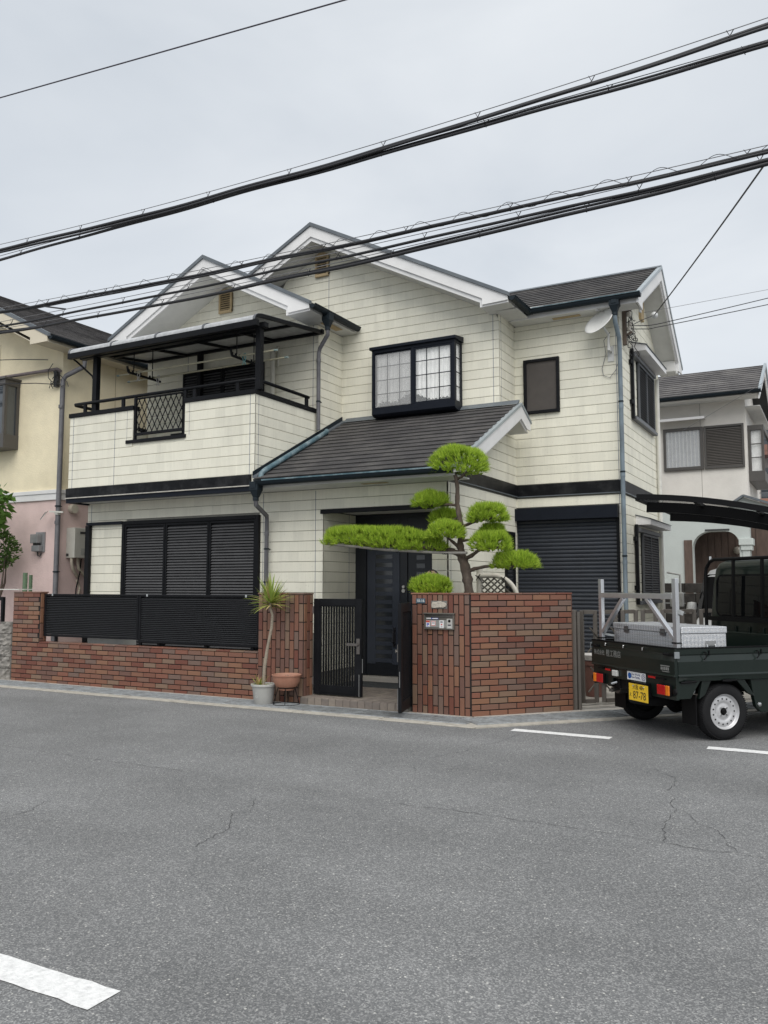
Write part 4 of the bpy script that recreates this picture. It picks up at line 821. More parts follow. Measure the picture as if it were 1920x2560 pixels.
# side-wall windows with shutters and little hoods
def side_win(z0, z1, y0, y1, zh):
    s = obj('shutter', MB().box(XR - .01, XR + .02, y0, y1, z0, z1), BLACK, H)
    f = MB()
    for a in (y0, (y0 + y1) / 2 - .015, y1 - .035): f.box(XR + .0205, XR + .05, a, a + .035, z0, z1)
    f.box(XR + .0203, XR + .0498, y0 + .036, y1 - .036, z0, z0 + .035).box(XR + .0203, XR + .0498, y0 + .036, y1 - .036, z1 - .035, z1); obj('frame', f, mat('grey_frame', (.09, .095, .105), .5), s)
    sl = MB(); n = int((z1 - z0 - .07) / .043)
    for i in range(n):
        z = z0 + .035 + .043 * (i + .5)
        sl.add([(XR + .021, y0 + .036, z + .015), (XR + .021, y1 - .036, z + .015), (XR + .045, y1 - .036, z - .010), (XR + .045, y0 + .036, z - .010), (XR + .045, y0 + .036, z - .02), (XR + .045, y1 - .036, z - .02)], [(0, 1, 2, 3), (3, 2, 5, 4)])
    obj('slats', sl, BLACK2, s, kind='stuff')
    f = MB().box(XR + .012, XR + .06, 13.90, 13.97, z0 - .05, z1 + .12).box(XR - .001, XR + .05, 13.83, 13.901, z0 + .18, z0 + .25).box(XR - .001, XR + .05, 13.83, 13.901, z1 - .15, z1 - .08)
    obj('shutter_stile', f, BLACK, H, bev=.003)
    obj('shutter_rail', MB().box(XR + .001, XR + .08, 13.971, y1 + .03, z0 - .06, z0 - .005).box(XR + .001, XR + .08, 13.971, y1 + .03, z1 + .005, z1 + .07), mat('grey_rail', (.12, .125, .135), .5), H, bev=.003)
    h = obj('window_hood', MB().ext([(XR, 14.05, zh), (XR + .24, 14.05, zh), (XR + .24, 14.05, zh + .09), (XR, 14.05, zh + .16)], (0, 1.85, 0)), WHITE, H, bev=.003)
    obj('hood_flashing', MB().ext([(XR, 14.03, zh + .162), (XR + .255, 14.03, zh + .092), (XR + .255, 14.03, zh + .10), (XR, 14.03, zh + .172)], (0, 1.89, 0)), TRIM, h)
side_win(4.34, 5.34, 14.40, 15.75, 5.44)
side_win(1.30, 2.42, 14.40, 15.75, 2.54)
downpipe([(XR + .05, 15.98, .1), (XR + .05, 15.98, 5.38)], .038, mat('pvc_white', (.62, .61, .56), .5), H, [(XR + .05, 15.98, 3.4)])
# narrow dark window on the porch side wall
nw = obj('window', MB().box(XM - .005, XM + .012, 12.62, 12.95, 1.5, 2.35), GLASS, H)
obj('frame', MB().box(XM - .004, XM + .035, 12.57, 12.62, 1.44, 2.41).box(XM - .004, XM + .035, 12.95, 13.0, 1.44, 2.41).box(XM - .004, XM + .0348, 12.62, 12.95, 2.35, 2.4098).box(XM - .004, XM + .0348, 12.62, 12.95, 1.4402, 1.5), BLACK, nw, bev=.003)
# front door
DN = mat('door_navy', (.034, .041, .058), .42, var=.08); DNB = mat('door_black_navy', (.009, .011, .016), .4, var=.1); DG = mat('door_glass', (.03, .034, .04), .12, var=.02, spec=.7)
ft = obj('door_frame', MB().box(-6.665, -6.48, 11.34, 11.40, .18, 2.645).box(-5.87, -5.76, 11.345, 11.40, .18, 2.645).box(-5.345, -5.295, 11.34, 11.40, .18, 2.645).box(-6.48, -5.87, 11.342, 11.40, 2.17, 2.645).box(-5.76, -5.345, 11.342, 11.40, 2.17, 2.645), DNB, H, bev=.004)
obj('transom_bead', MB().box(-6.45, -5.90, 11.334, 11.343, 2.24, 2.58).box(-5.74, -5.36, 11.334, 11.343, 2.24, 2.58), DNB, ft, bev=.004)
dr = obj('door', MB().box(-6.478, -5.872, 11.362, 11.398, .19, 2.168), DNB, H)
obj('stile', MB().box(-6.455, -6.31, 11.350, 11.363, .36, 2.15).box(-6.02, -5.895, 11.350, 11.363, .36, 2.15), DN, dr, bev=.002)
obj('glass', MB().box(-6.31, -6.02, 11.358, 11.3625, .38, 2.15), DG, dr)
for i in range(14): obj('glazing_bar', MB().box(-6.308, -6.022, 11.351, 11.358, .385 + .126 * i, .385 + .126 * i + .062), DN, dr)
hd = obj('handle', MB().box(-6.0, -5.955, 11.335, 11.351, .62, .92).tube([(-5.975, 11.34, .88), (-5.975, 11.29, .86), (-5.975, 11.28, .70), (-5.975, 11.33, .66)], .012, 8), mat('handle_dark', (.06, .06, .07), .3, metal=.8), dr, bev=.003)
obj('lock', MB().lathe([(0, -.012), (.028, -.012), (.034, 0), (.034, .01)], (-5.82, 11.338, 1.47), 16, 'Y').lathe([(0, -.012), (.022, -.012), (.026, .01)], (-5.82, 11.338, 1.53), 16, 'Y'), mat('lock_steel', (.5, .48, .44), .35, metal=.8), dr, smooth=40)
sl_ = obj('sidelight', MB().box(-5.758, -5.347, 11.366, 11.398, .19, 2.168), DNB, H)
for i in range(12): obj('glass', MB().box(-5.61, -5.47, 11.361, 11.367, .55 + .126 * i, .55 + .126 * i + .068), DG, sl_)
obj('door_sill', MB().box(-6.66, -5.30, 11.20, 11.399, .06, .178), mat('sill_stone', (.36, .34, .31), .7), H, bev=.004)
# ------------------------------------------------------------------ balcony railing, lattice, canopy (parts of the house)
rl = obj('balcony_railing', MB().tube([(-11.50, 11.4, 4.645), (-11.50, 10.02, 4.645), (-11.46, 9.98, 4.645), (-7.66, 9.98, 4.645), (-7.62, 10.02, 4.645), (-7.62, 11.42, 4.645)], .027, 10), BLACK, H, smooth=50)
for x in (-11.22, -10.33, -8.80, -7.95): obj('post', MB().box(x - .03, x + .03, 9.965, 10.0, 4.486, 4.63), BLACK, rl, bev=.003)
for y in (11.36,): obj('post', MB().box(-7.64, -7.60, y - .03, y + .03, 4.486, 4.63).box(-11.52, -11.48, y - .03, y + .03, 4.486, 4.63), BLACK, rl, bev=.003)
lt = obj('lattice_panel', MB().box(-10.075, -10.03, 9.965, 10.005, 3.916, 4.63).box(-9.01, -8.965, 9.965, 10.005, 3.916, 4.63).box(-10.03, -9.01, 9.967, 10.003, 3.985, 4.03).box(-10.03, -9.01, 9.967, 10.003, 4.585, 4.61), BLACK, H, bev=.003)
lx0, lx1, lz0, lz1 = -10.03, -9.01, 4.03, 4.585; sl = 1.85
for sgn, y in ((1, 9.98), (-1, 9.99)):
    k = -8
    while k < 16:
        xa = lx0 + k * .113; pts = []
        for z in (lz0, lz1): pts.append((xa + (z - lz0) / sl, z))
        (xa_, za), (xb, zb) = pts
        if xb > lx0 and xa_ < lx1:
            if xa_ < lx0: za += (lx0 - xa_) * sl; xa_ = lx0
            if xb > lx1: zb -= (xb - lx1) * sl; xb = lx1
            if zb - za > .03:
                q = (lambda x: x) if sgn > 0 else (lambda x: lx0 + lx1 - x)
                obj('lattice_bar', MB().bar((q(xa_), y, za), (q(xb), y, zb), .009, .012, up=(0, 1, 0)), BLACK, lt)
        k += 1
POLY = mat('polycarbonate', (.40, .41, .42), .35, var=.1, vs=14, dirt=(.72, .72, .72), dirt_s=7, dirt_a=.5, alpha=.86)
cn = obj('balcony_canopy', MB().box(-11.40, -7.46, 9.985, 10.085, 5.43, 5.51).box(-11.40, -7.46, 11.58, 11.64, 5.75, 5.83).box(-11.45, -7.45, 9.765, 9.84, 5.395, 5.488), BLACK, H, bev=.004)
for x in (-11.03, -7.59): obj('post', MB().box(x - .047, x + .047, 9.99, 10.08, 4.486, 5.43), BLACK, cn, bev=.004)
obj('post', MB().box(-10.10, -10.01, 11.5, 11.58, 3.2, 5.75), BLACK, cn, bev=.004)
obj('drain_pipe', MB().tube([(-11.40, 9.82, 5.42), (-11.38, 9.9, 5.38), (-11.12, 10.02, 5.12), (-11.10, 10.03, 5.06), (-11.10, 10.03, 4.5)], .016, 8), BLACK, cn, smooth=50)
prof = [(9.77, 5.492), (9.775, 5.53), (9.80, 5.562), (9.85, 5.59), (9.93, 5.61), (10.12, 5.635), (10.6, 5.69), (11.1, 5.75), (11.6, 5.81)]
def profile_strip(x0, x1, th, dz=0.):
    vs = []; n = len(prof)
    for x in (x0, x1):
        for (y, z) in prof: vs.append((x, y, z + dz))
        for (y, z) in prof: vs.append((x, y, z + dz - th))
    m = 2 * n; fs = []
    for i in range(n - 1): fs += [(i, i + 1, m + i + 1, m + i), (n + i, n + i + 1, m + n + i + 1, m + n + i), (i, i + 1, n + i + 1, n + i), (m + i, m + i + 1, m + n + i + 1, m + n + i)]
    fs += [(0, n, m + n, m), (n - 1, 2 * n - 1, m + 2 * n - 1, m + n - 1)]
    return MB().add(vs, fs)
xr_ = [-11.42, -10.44, -9.46, -8.48, -7.50]
for x in xr_: obj('rafter', profile_strip(x - .02, x + .02, .055, .0), BLACK, cn)
for a, b in zip(xr_[:-1], xr_[1:]): obj('roof_panel', profile_strip(a + .021, b - .021, .004, -.006), POLY, cn, smooth=40)
for x in xr_: obj('rafter_cover', profile_strip(x - .022, x + .022, .006, .0075), mat('grey_cover', (.10, .105, .115), .5), cn, smooth=40)
obj('purlin', MB().box(-11.40, -7.5, 10.78, 10.82, 5.66, 5.70), BLACK, cn)
# hangers for the drying poles
for x in (-10.42, -8.22):
    hg = obj('pole_hanger', MB().tube([(x, 10.28, 5.18), (x, 10.28, 5.64)], .009, 8).tube([(x, 10.72, 5.14), (x, 10.72, 5.69)], .009, 8), BLACK, cn, smooth=50)
    b = MB().bar((x, 10.16, 5.13), (x, 10.92, 5.13), .03, .035)
    for y in (10.17, 10.26, 10.35, 10.44, 10.66, 10.75, 10.84): b.box(x - .014, x + .014, y - .012, y + .012, 5.146, 5.185)
    b.bar((x, 10.16, 5.13), (x, 10.13, 5.23), .028, .03); obj('arm', b, BLACK, hg, bev=.003)
PB = mat('beige_pole', (.50, .47, .34), .45, var=.12); GR = mat('pole_cap', (.25, .33, .32), .5)
for (y, z, x0, x1, w) in ((10.35, 5.165, -10.85, -7.52, 'upper, farther left'), (10.75, 5.16, -11.0, -7.60, 'nearer the wall')):
    tp = thing('drying_pole', 'long beige laundry drying pole under the balcony canopy, ' + ('front one' if y < 10.5 else 'rear one nearest the wall'), 'drying pole', ((x0 + x1) / 2, y, z), group='drying poles on the balcony')
    obj('tube', MB().tube([(x0, y, z), (x1, y, z)], .014, 10), PB, tp, smooth=50)
    obj('end_cap', MB().tube([(x0 - .03, y, z), (x0 + .03, y, z)], .016, 10).tube([(x1 - .03, y, z), (x1 + .03, y, z)], .016, 10), GR, tp, smooth=50)
for i, (x, y, c) in enumerate(((-10.30, 10.75, (.5, .5, .5)), (-10.37, 10.36, (.45, .44, .42)), (-8.12, 10.36, (.15, .36, .36)), (-8.08, 10.75, (.5, .48, .45)))):
    b = MB()
    for s in (-1, 1): b.tube([(x + s * .01, y, 5.20), (x + s * .03, y - .015, 5.12), (x + s * .012, y - .02, 5.06), (x + s * .03, y - .02, 5.01)], .007, 6)
    tag(obj('clothes_peg', b, mat('peg_%d' % i, c, .5), smooth=50), 'plastic clothes peg clipped to the %s end of the %s drying pole' % ('left' if i < 2 else 'right', 'front' if y < 10.5 else 'rear'), 'clothes peg', 'pegs on the drying poles')
bc = thing('balcony_chair', 'dark plastic chair glimpsed behind the balcony lattice', 'chair', (-9.85, 10.6, 3.19))
obj('seat', MB().box(-10.05, -9.65, 10.4, 10.8, 3.60, 3.63), BLACK, bc, bev=.01); obj('backrest', MB().box(-10.05, -9.65, 10.8, 10.83, 3.63, 4.15), BLACK, bc, bev=.01)
for x in (-10.03, -9.67):
    for y in (10.42, 10.81): obj('leg', MB().bar((x, y, 3.186), (x, y, 3.60), .03), BLACK, bc)

# ------------------------------------------------------------------ satellite dish and service cables on the house
sd_ = thing('satellite_dish', 'white satellite dish on the wall bracket beside the corner downpipe', 'satellite dish', (-3.02, YD, 5.2))
dc = Vector((-3.14, 12.88, 5.63)); dn = Vector((-.346, -.713, .548)).normalized(); da = dn.cross(Vector((0, 0, 1))).normalized(); db = dn.cross(da)
vs = []; fs = []; nr, ns = 6, 28
for j in range(nr + 1):
    r = .25 * j / nr
    for i in range(ns):
        a = 2 * math.pi * i / ns; p = dc + da * math.cos(a) * r + db * math.sin(a) * r * 1.06 + dn * (r * r * .9); vs.append(p)
for j in range(nr):
    for i in range(ns): fs.append((j * ns + i, j * ns + (i + 1) % ns, (j + 1) * ns + (i + 1) % ns, (j + 1) * ns + i))
DW = mat('dish_white', (.62, .62, .60), .45, var=.08)
dd = obj('reflector', MB().add(vs, fs), DW, sd_, smooth=80); so = dd.modifiers.new('thick', 'SOLIDIFY'); so.thickness = .006; so.offset = 0
obj('arm', MB().tube([dc - dn * .02, (-3.07, 12.98, 5.50), (-3.06, 13.02, 5.46)], .018, 8).tube([(-3.06, 13.02, 5.50), (-3.06, 13.02, 5.22)], .02, 10).bar((-3.06, 13.02, 5.25), (-3.06, 13.165, 5.25), .05, .06).box(-3.11, -3.01, 13.155, 13.168, 5.08, 5.33), DW, sd_, smooth=40)
obj('feed_horn', MB().tube([dc - db * .24, dc + dn * .16 - db * .14], .008, 8).tube([dc + dn * .15 - db * .14, dc + dn * .19 - db * .11], .02, 10), mat('grey_plastic', (.30, .30, .29), .5), sd_, smooth=40)
mat('dark_plastic', (.04, .04, .04), .5)
CAB = mat('cable_black', (.018, .018, .021), .5); CABG = mat('cable_grey', (.18, .18, .19), .5)
obj('coax_cable', MB().tube([(-3.02, 12.98, 5.5), (-3.14, 13.05, 5.40), (-3.13, 13.13, 5.2), (-3.20, 13.15, 4.98), (-3.18, 13.15, 4.86), (-3.08, 13.15, 4.82), (-2.98, 13.12, 4.92), (-2.95, 13.1, 5.0)], .005, 6), CABG, sd_, smooth=60)
sv = thing('service_bracket', 'tangled electric service bracket and cables on the right gable wall', 'cable bracket', (-2.9, 13.5, 5.6))
obj('bracket', MB().box(XR, XR + .06, 13.42, 13.50, 5.40, 5.95).bar((XR + .03, 13.46, 5.93), (XR + .16, 13.46, 5.98), .03).bar((XR + .03, 13.46, 5.55), (XR + .15, 13.46, 5.6), .03), mat('rusty_steel', (.13, .10, .08), .7), sv, bev=.003)
for (y, z) in ((13.46, 5.86), (13.52, 5.72), (13.46, 5.62)): obj('insulator', MB().lathe([(0, 0), (.03, 0), (.038, .02), (.025, .035), (.034, .05), (.02, .07), (0, .07)], (XR + .1, y, z), 12), mat('porcelain', (.55, .52, .47), .3), sv, smooth=40)
b = MB(); rg = random.Random(4)
for i in range(13):
    y0, z0 = 13.4 + rg.random() * .3, 5.5 + rg.random() * .55; pts = [(XR + .05 + rg.random() * .06, y0, z0)]
    for j in range(5): y0 += rg.uniform(-.12, .2); z0 += rg.uniform(-.16, .12); pts.append((XR + .04 + rg.random() * .12, y0, max(5.3, min(6.15, z0))))
    sm_ = []
    for j in range(len(pts) - 1):
        for k in range(4): sm_.append(Vector(pts[j]).lerp(Vector(pts[j + 1]), k / 4))
    for _ in range(2): sm_ = [sm_[0]] + [(sm_[j - 1] + sm_[j] * 2 + sm_[j + 1]) / 4 for j in range(1, len(sm_) - 1)] + [sm_[-1]]
    b.tube(sm_, .006, 5)
obj('cable_tangle', b, CAB, sv, smooth=60, kind='stuff')
ic = Vector((-2.55, 14.1, 6.02))
ib = thing('strain_insulator', 'white ball strain insulator on the service drop beside the gable', 'insulator', tuple(ic))
obj('ball', MB().lathe([(0, -.055), (.035, -.045), (.055, -.015), (.058, .01), (.045, .04), (.02, .055), (0, .055)], tuple(ic), 16, 'Y'), mat('porcelain_white', (.62, .63, .63), .3), ib, smooth=60)
obj('tail_wire', MB().tube([ic, ic + Vector((-.12, -.25, -.12)), (XR + .08, 13.55, 5.72)], .006, 6), CAB, ib, smooth=60)
def wire(name, pts, r, m, label, group=None, cat='cable'):
    return tag(obj(name, MB().tube(pts, r, 8), m, smooth=60), label, cat, group)
def sag(p, q, s, n=24): 
    p, q = Vector(p), Vector(q); return [p.lerp(q, i / n) - Vector((0, 0, 4 * s * (i / n) * (1 - i / n))) for i in range(n + 1)]
wire('service_drop', sag(ic, (-.473, 8.2, 5.40), .02), .009, CAB, 'black service drop rising from the ball insulator to the street cables')
wire('service_drop', [(XR + .12, 13.52, 5.72), (-2.62, 13.9, 5.80)] + sag((-2.5, 14.0, 5.83), (6.0, 21.5, 9.4), .1), .007, CAB, 'upper of two thin drops crossing the right gable to the sky')
wire('service_drop', [(XR + .12, 13.5, 5.66), (-2.6, 13.9, 5.74)] + sag((-2.5, 14.0, 5.78), (6.5, 21.0, 8.9), .1), .007, CAB, 'lower of two thin drops crossing the right gable to the sky')
wire('service_drop', sag((XR + .06, 14.9, 6.35), (8.0, 24.0, 9.9), .05), .004, CABG, 'faint thin wire leaving the right gable vent')
wire('phone_wire', sag((-3.2, 20.9, 5.25), (5.5, 14.0, 8.4), .1), .004, CABG, 'fine wire slanting up across the beige neighbour house')

# ------------------------------------------------------------------ overhead cables
def zfit(pts):
    A = np.array([[1, x, x * x] for x, z in pts]); return np.linalg.lstsq(A, np.array([z for x, z in pts]), rcond=None)[0]
def overhead(name, y, pts, r, label, mess=None, x0=-24, x1=9, twist=None, ring=1.15, second=None, fixed=None):
    c = zfit(pts); zf = lambda x: c[0] + c[1] * x + c[2] * x * x
    t_ = thing(name, label, 'overhead cable', (0, y, zf(0)), group='overhead cables along the street')
    rg = random.Random(int(r * 1e5) + int(zf(0) * 100)); n = 160
    path = [(x0 + (x1 - x0) * i / n, y + .008 * math.sin(i * .7), zf(x0 + (x1 - x0) * i / n) + .006 * math.sin(i * .45)) for i in range(n + 1)]
    obj('sheath', MB().tube(path, r, 8), CAB, t_, smooth=60)
    if second:
        obj('sheath', MB().tube([(p[0], p[1] + second[0] + .012 * math.sin(i * .21), p[2] + second[1] + second[2] * math.sin(i * .13 + 1)) for i, p in enumerate(path)], r * .7, 8), CAB, t_, smooth=60)
    if mess:
        obj('messenger_wire', MB().tube([(p[0], y, zf(p[0]) + mess) for p in path], .0042, 6), CABG, t_, smooth=60)
        b = MB(); x = x0 + .3
        while x < x1:
            z = zf(x); b.tube([(x, y, z - r - .006), (x - .01, y - r - .004, z), (x, y, z + r + .006), (x + .03, y, z + mess)], .0045, 5); b.tube([(x, y, z + r), (x - .03, y, z + mess + .01)], .003, 4); x += ring * rg.uniform(.9, 1.1)
        obj('hanger_rings', b, CAB, t_, kind='stuff')
    if twist:
        b = MB(); pts_ = []; k = int((x1 - x0) / .03)
        for i in range(k):
            x = x0 + (x1 - x0) * i / k; a = x / twist * 2 * math.pi; pts_.append((x, y + math.cos(a) * .05, zf(x) + .03 + math.sin(a) * .048))
        obj('lashing_wire', MB().tube(pts_, .0032, 5), CAB, t_, smooth=60)
overhead('overhead_cable', 7.6, [(-10.37, 6.33), (-8.8, 6.276), (-6.8, 6.22), (-5.3, 6.235), (-4.1, 6.22), (-2.76, 6.263), (-1.5, 6.316), (-.36, 6.35)], .021, 'thick black cable, upper strand of the higher bundle over the street', .075, second=(-.02, -.035, .02))
overhead('overhead_cable', 7.62, [(-10.36, 6.193), (-7.9, 6.183), (-6.2, 6.174), (-4.1, 6.178), (-2.47, 6.182), (-1.27, 6.186), (-.36, 6.187)], .016, 'twisted black cable, lower strand of the higher bundle over the street', .055, second=(.0, .022, .012))
overhead('overhead_cable', 8.2, [(-11.1, 5.712), (-9.07, 5.638), (-7.4, 5.59), (-5.27, 5.55), (-3.05, 5.539), (-1.78, 5.523), (-.43, 5.528)], .019, 'black cable wrapped in spiral wire, top strand of the lower bundle', .06, twist=.52, second=(.0, -.02, .014))
overhead('overhead_cable', 8.2, [(-11.1, 5.484), (-9.37, 5.451), (-7.3, 5.412), (-6.07, 5.412), (-4.45, 5.409), (-3.2, 5.42), (-1.8, 5.414), (-.43, 5.44)], .017, 'black cable on ring hangers, middle strand of the lower bundle', .07)
overhead('overhead_cable', 8.2, [(-11.1, 5.38), (-8.7, 5.314), (-7.5, 5.283), (-5.6, 5.28), (-4.45, 5.299), (-2.4, 5.337), (-1.0, 5.385), (-.43, 5.396)], .02, 'thick black cable, bottom strand of the lower bundle', .065, second=(.02, .03, .022))
wire('overhead_wire', sag((-18, 6.0, 8.09), (6, 6.0, 5.84), .03), .007, mat('wire_violet', (.06, .055, .075), .5), 'single thin wire alone high in the upper left sky')
obj_ = obj('cable_clip', MB().bar((-11.0 + .9, 8.15, 5.62), (-9.62, 8.15, 5.50), .012, .02), CAB); tag(obj_, 'small bar clipped across the lower cable bundle at the far left', 'cable clip')

# ------------------------------------------------------------------ louvre fence on the low wall
fz = thing('louvre_fence', 'black slatted louvre fence standing on the low brick wall', 'fence', (-9.3, 9.46, .652))
me = None
for k, (x0, x1) in enumerate(((-11.385, -9.325), (-9.315, -7.075))):
    z0, z1, y = .735 if k == 0 else .70, 1.415, 9.44
    pn = obj('panel_frame', MB().box(x0, x0 + .035, y - .02, y + .02, z0, z1).box(x1 - .035, x1, y - .02, y + .02, z0, z1).box(x0 + .035, x1 - .035, y - .0198, y + .0198, z1 - .03, z1).box(x0 + .035, x1 - .035, y - .0198, y + .0198, z0, z0 + .03), BLACK, fz, bev=.003)
    n = int((z1 - z0 - .06) / .0275); w = x1 - x0 - .07
    b = MB().add([(-w / 2, .014, .008), (w / 2, .014, .008), (w / 2, -.012, -.003), (-w / 2, -.012, -.003), (-w / 2, -.012, -.008), (w / 2, -.012, -.008), (w / 2, .014, .003), (-w / 2, .014, .003)], [(0, 1, 2, 3), (3, 2, 5, 4), (4, 5, 6, 7), (7, 6, 1, 0), (0, 3, 4, 7), (1, 6, 5, 2)])
    me = mesh_of(b, 'slat', mat('fence_slat', (.032, .033, .036), .5, spec=.3, var=.1), center=False)[0]
    for i in range(n): inst('slat', me, pn, ((x0 + x1) / 2, y, z0 + .03 + .0275 * (i + .5)))
    obj('backing', MB().box(x0 + .036, x1 - .036, y + .0155, y + .0175, z0 + .031, z1 - .031), BLACK, pn)
for x in (-11.15, -9.32, -8.95, -8.05, -7.22): obj('post', MB().box(x - .025, x + .025, 9.462, 9.49, .652, 1.38), BLACK, fz)
for x in (-11.2, -9.15, -7.3): obj('clip', MB().box(x - .014, x + .014, 9.414, 9.419, 1.385, 1.42), STEEL, fz)
ac = thing('air_conditioner_unit', 'pale outdoor air conditioner glimpsed below the louvre fence', 'air conditioner', (-10.3, 9.85, .03))
obj('casing', MB().box(-10.72, -9.92, 9.72, 10.0, .08, .72), mat('ac_casing', (.55, .55, .53), .5), ac, bev=.01)
obj('grille', MB().lathe([(.05, 0), (.22, 0), (.23, .012)], (-10.43, 9.707, .4), 28, 'Y'), mat('grey_frame'), ac)
for x in (-10.6, -10.05): obj('foot', MB().box(x - .03, x + .03, 9.7, 10.02, .03, .079), mat('grey_frame'), ac)

# ------------------------------------------------------------------ gate leaves
def gate(label, base, rz, W_=.74, z0=.115, z1=1.375):
    g_ = thing('gate_leaf', label, 'gate', base, rz=rz, group='black front gate leaves')
    zb, zt = z0 - base[2], z1 - base[2]
    f = MB().box(0, .085, -.02, .02, zb, zt).box(W_ - .085, W_, -.02, .02, zb, zt).box(.085, W_ - .085, -.0198, .0198, zt - .105, zt).box(.085, W_ - .085, -.0198, .0198, zb, zb + .125)
    obj('frame', f, BLACK, g_, bev=.004)
    obj('panel_bead', MB().box(.1, W_ - .1, -.024, -.0199, zb + .03, zb + .1).box(.1, W_ - .1, -.024, -.0199, zt - .085, zt - .03), BLACK, g_, bev=.002)
    n = 14
    for i in range(n):
        x = .105 + (W_ - .21) * i / (n - 1); obj('bar', MB().box(x - .0085, x + .0085, -.011, .011, zb + .125, zt - .105), BLACK, g_)
    obj('inner_rail', MB().box(.0855, .097, -.012, .012, zb + .126, zt - .106).box(W_ - .097, W_ - .0855, -.012, .012, zb + .126, zt - .106), BLACK, g_)
    hm = mat('gate_handle_bronze', (.16, .145, .135), .35, metal=.7)
    h_ = obj('handle', MB().box(W_ - .07, W_ - .02, -.034, -.0205, .66 - base[2], .86 - base[2]).box(W_ - .20, W_ - .04, -.062, -.044, .765 - base[2], .80 - base[2]).tube([(W_ - .045, -.03, .782 - base[2]), (W_ - .045, -.055, .782 - base[2])], .012, 8), hm, g_, bev=.003)
    obj('hinge', MB().tube([(-.012, 0, zb + .12), (-.012, 0, zb + .22)], .012, 8).tube([(-.012, 0, zt - .2), (-.012, 0, zt - .1)], .012, 8).box(-.03, .0, -.012, .012, zb + .13, zb + .21).box(-.03, .0, -.012, .012, zt - .19, zt - .11), mat('hinge_steel', (.3, .3, .3), .4, metal=.8), g_)
    obj('drop_bolt', MB().tube([(W_ - .03, -.028, .03 - base[2] + .085), (W_ - .03, -.028, .30)], .006, 6).tube([(W_ + .003, 0, .32), (W_ + .003, 0, .5)], .006, 6), mat('hinge_steel'), g_)
    return g_
gate('closed black gate leaf with vertical bars beside the left brick pillar', (-6.245, 9.545, .1), 0)
g2 = gate('opened black gate leaf seen edge-on beside the house number wall', (-4.745, 9.44, .05), math.atan2(8.79 - 9.44, -4.56 + 4.745), .70, .075, 1.34)
# porch floor and step
pf_ = obj('porch_floor', MB().box(-6.30, -4.72, 9.30, 11.395, 0, .088), mat('tile_grout', (.12, .115, .105), .9), kind='structure')
tw = .1075; tm = mesh_of(MB().add([(-.05, -.05, 0), (.05, -.05, 0), (.05, .05, 0), (-.05, .05, 0), (-.05, -.05, .01), (.05, -.05, .01), (.05, .05, .01), (-.05, .05, .01), (-.047, -.047, .013), (.047, -.047, .013), (.047, .047, .013), (-.047, .047, .013)], [(0, 1, 5, 4), (1, 2, 6, 5), (2, 3, 7, 6), (3, 0, 4, 7), (4, 5, 9, 8), (5, 6, 10, 9), (6, 7, 11, 10), (7, 4, 8, 11), (8, 9, 10, 11)]), 'tile', TILE, center=False)[0]
for i in range(14):
    for j in range(18): inst('tile', tm, pf_, (-6.235 + tw * i, 9.355 + tw * j, .087))
tf = mesh_of(MB().plate(.1, .083, .008, .002), 'riser_tile', TILE, center=False)[0]
for i in range(14): inst('riser_tile', tf, pf_, (-6.235 + tw * i, 9.30, .05))
mt = tag(obj('door_mat', MB().ext([(-6.55, 10.62, .1), (-5.30, 10.62, .1), (-5.22, 10.72, .1), (-5.22, 11.15, .1), (-6.55, 11.15, .1)], (0, 0, .014)), mat('rubber_mat', (.05, .055, .058), .8, var=.15, bump=.8, bs=140, stretch=(1, 4, 1))), 'dark ribbed rubber mat on the porch tiles before the front door', 'door mat')

# ------------------------------------------------------------------ letterbox, house number, name stone
lb = thing('letterbox', 'bronze letterbox with notices and intercom set in the brick wall', 'letterbox', (-4.305, 9.35, 1.02))
BZ = mat('bronze_panel', (.17, .155, .135), .4, metal=.5, var=.1)
x0, x1, z0, z1, yf = -4.505, -4.105, 1.02, 1.215, 9.348
obj('frame', MB().box(x0, x1, yf - .03, yf, z0, z0 + .018).box(x0, x0 + .018, yf - .03, yf, z0 + .018, z1 - .012).box(x1 - .018, x1, yf - .03, yf, z0 + .018, z1 - .012).box(x0 - .008, x1 + .008, yf - .045, yf, z1 - .012, z1 + .004), BZ, lb, bev=.002)
obj('back', MB().box(x0 + .018, x1 - .018, yf - .012, yf, z0 + .018, z1 - .012), BZ, lb)
obj('flap', MB().box(x0 + .02, x1 - .02, yf - .022, yf - .0125, 1.165, 1.20), mat('bronze_flap', (.12, .11, .10), .35, metal=.5), lb, bev=.002)
obj('door_plate', MB().box(x0 + .022, -4.205, yf - .02, yf - .0125, 1.042, 1.132), mat('brushed_panel', (.34, .34, .32), .4, metal=.4), lb, bev=.002)
ST = mat('sticker_white', (.72, .72, .72), .5, var=.03); SRD = mat('sticker_red', (.5, .08, .06), .5, var=.03); SBL = mat('sticker_blue', (.03, .06, .38), .5, var=.03); INK = mat('sticker_ink', (.03, .03, .05), .6)
def sticker(x, z, w, h, parts, nm='notice_sticker'):
    s_ = obj(nm, MB().box(x - w / 2, x + w / 2, yf - .0212, yf - .0202, z - h / 2, z + h / 2), ST, lb)
    for (m_, a, b_, c, d) in parts: obj('print', MB().box(x + a * w, x + b_ * w, yf - .0218, yf - .0213, z + c * h, z + d * h), m_, s_)
    return s_
sticker(-4.455, 1.087, .052, .082, [(SRD, -.48, .48, .18, .48), (SBL, -.3, -.05, -.3, .1), (SBL, .02, .3, -.2, .08), (SBL, -.4, .4, -.44, -.38)])
sticker(-4.382, 1.092, .062, .062, [(SRD, -.46, .46, .36, .46), (SRD, -.46, .46, -.46, -.36), (SRD, -.46, -.38, -.36, .36), (SRD, .38, .46, -.36, .36), (INK, -.3, .3, .0, .14)])
